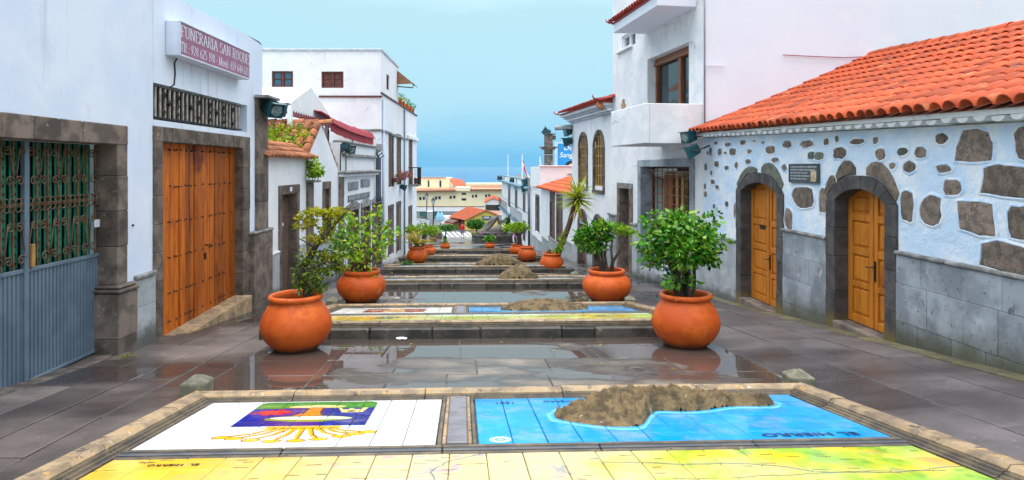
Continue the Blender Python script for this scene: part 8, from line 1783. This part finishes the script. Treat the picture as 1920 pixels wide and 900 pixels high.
    for sx in (-1, 1):
        mb = MB(); mb.lathe([(0, -.012), (.010, 0), (0, .012)], 6, (.035*sx*s, .112*s, 1.605*s)); mb.build('eye', m_black, o, local=True); mb = MB(); mb.lathe([(0, -.03), (.016, 0), (0, .03)], 6, (.095*sx*s, .02*s, 1.585*s)); mb.build('ear', m_skin, o, local=True)
    mb = MB(); mb.box(-.025*s, .025*s, .110*s, .116*s, 1.535*s, 1.542*s); mb.build('mouth', m_redwood, o, local=True)
    return o
m_shirt = mat('red_shirt', (.60, .012, .016), (.5, .01, .014), scale=8, rough=.8); m_short = mat('blue_shorts', (.16, .25, .38), (.12, .2, .32), scale=9, rough=.85)
person((X_(867.2, 73), 73, gL(73)), 1.74, .05, 'person in red shirt and blue-grey shorts walking away across the plaza', m_shirt, m_short, .14)
person((X_(797, 73.5), 73.5, gL(73.5)), 1.70, .6, 'dark-haired person in blue shirt standing by the terrace wall', mat('blue_shirt', (.05, .17, .32), None), m_iron, .05, True)
xx = X_(966.5, 51); person((xx, 51, gL(51)), 1.15, 2.6, 'child in purple top standing behind the flat-crowned tree', mat('purple_top', (.32, .07, .36), (.4, .12, .42), scale=12), m_redwood, .05, True)
o = thing('blue_bag', 'light blue bag hanging beside the child in purple', 'bag', (xx+.28, 50.85, gL(51)+.35)); mb = MB(); mb.lathe([(0, 0), (.12, .02), (.17, .14), (.15, .27), (.05, .33), (0, .33)], 12); mb.build('sack', mat('light_blue_cloth', (.10, .42, .72), None), o, smooth=True, local=True); mb = MB(); mb.tube([(-.05, 0, .32), (-.04, 0, .42), (.04, 0, .42), (.05, 0, .32)], .01, 4); mb.build('strap', m_iron, o, local=True)
# planter tubs and bollards by the tall house
for k, (px, Y, lab) in enumerate(((812.5, 58, 'brown wooden planter tub on the plaza behind the round tree'), (823, 66, 'farther wooden planter tub near the zebra crossing'))):
    o = thing('planter_tub', lab, 'planter', (X_(px, Y), Y, gL(Y)), 'planter tubs on the plaza')
    for i in range(4):
        for (a, b, c, d_) in ((-.3+.15*i, -.3+.15*(i+1)-.01, -.30, -.27),): mb = MB(); mb.cbox(a, b, c, d_, 0, .62, .008); mb.build('plank', m_oldwood, o, local=True)
    for (a, b, c, d_) in ((-.30, -.27, -.269, .30), (.26, .29, -.269, .30), (-.269, .259, .27, .30)): mb = MB(); mb.cbox(a, b, c, d_, 0, .62, .008); mb.build('side', m_oldwood, o, local=True)
    mb = MB(); mb.box(-.26, .25, -.26, .26, .45, .56); mb.build('soil', m_soil, o, local=True); crown(o, [(X_(px, Y), Y, gL(Y)+.7, .28, .28, .16, 90)], .12, m_leafD, 200+k)
o = thing('bollard', 'black iron bollard on the plaza edge by the tall house', 'bollard', (X_(797.5, 56), 56, gL(56))); mb = MB(); mb.lathe([(.14, 0), (.14, .12), (.09, .16), (.08, .72), (.12, .76), (.12, .82), (.06, .92), (0, .95)], 12); mb.build('bollard_body', m_iron, o, smooth=True, local=True)
# litter
m_paper = mat('white_paper', (.72, .74, .76), (.6, .64, .68), scale=20, rough=.7)
def paper(px, Y, s, label, seed):
    g = random.Random(seed); p = (X_(px, Y), Y, ground(0, Y)+.004); o = thing('paper_scrap', label, 'litter', p); mb = MB(); n = 6
    for j in range(n):
        for i in range(n): mb.v.append(((i/(n-1)-.5)*s*1.6+g.uniform(-.01, .01), (j/(n-1)-.5)*s+g.uniform(-.01, .01), .012+g.uniform(0, .45)*s*.6*(1-abs(i/(n-1)-.5)))) 
    for j in range(n-1):
        for i in range(n-1): mb.f.append((j*n+i, j*n+i+1, (j+1)*n+i+1, (j+1)*n+i))
    mb.build('sheet', m_paper, o, local=True)
paper(753, 9.52, .10, 'crumpled white paper scrap below the second table step', 1); paper(744.5, 14.6, .07, 'small grey scrap in the puddle behind the second table', 2)
DL = [(8.7, .9), (9.1, 1.6), (8.9, 2.1), (9.3, .2), (7.6, 2.2), (9.15, -1.1), (7.9, 1.4)]
for k, (Y, x) in enumerate(DL):
    o = thing('fallen_leaf', 'small fallen yellow leaf on the wet terrace slabs, '+['before the right pot', 'nearest the right pot', 'by the right pot foot', 'at mid terrace', 'nearest the sea panel', 'near the paper scrap', 'behind the island rim'][k], 'leaf', (x, Y, ground(0, Y)+.006), 'fallen leaves on the terrace', rot=(0, 0, k*1.3)); mb = MB(); mb.add([(-.03, 0, 0), (0, .014, .006), (.035, 0, .002), (0, -.014, .006)], [(0, 1, 2), (0, 2, 3)]); mb.build('blade', m_cycad, o, local=True)

# ------------------------------------------------------------------ sea air
hz = MB(); hz.box(-95000, 95000, -500, 80000, -442, 14.0); t = NT('sea_haze'); t.t.nodes.remove(t.b)
pv_ = t.n('ShaderNodeVolumePrincipled'); pv_.inputs['Color'].default_value = (.80, .90, 1, 1); pv_.inputs['Density'].default_value = 2.2e-6; pv_.inputs['Anisotropy'].default_value = .3
o = [q for q in t.t.nodes if q.type == 'OUTPUT_MATERIAL'][0]; t.l(pv_.outputs[0], o.inputs['Volume'])
o = hz.build('haze', t.m); o['kind'] = 'stuff'
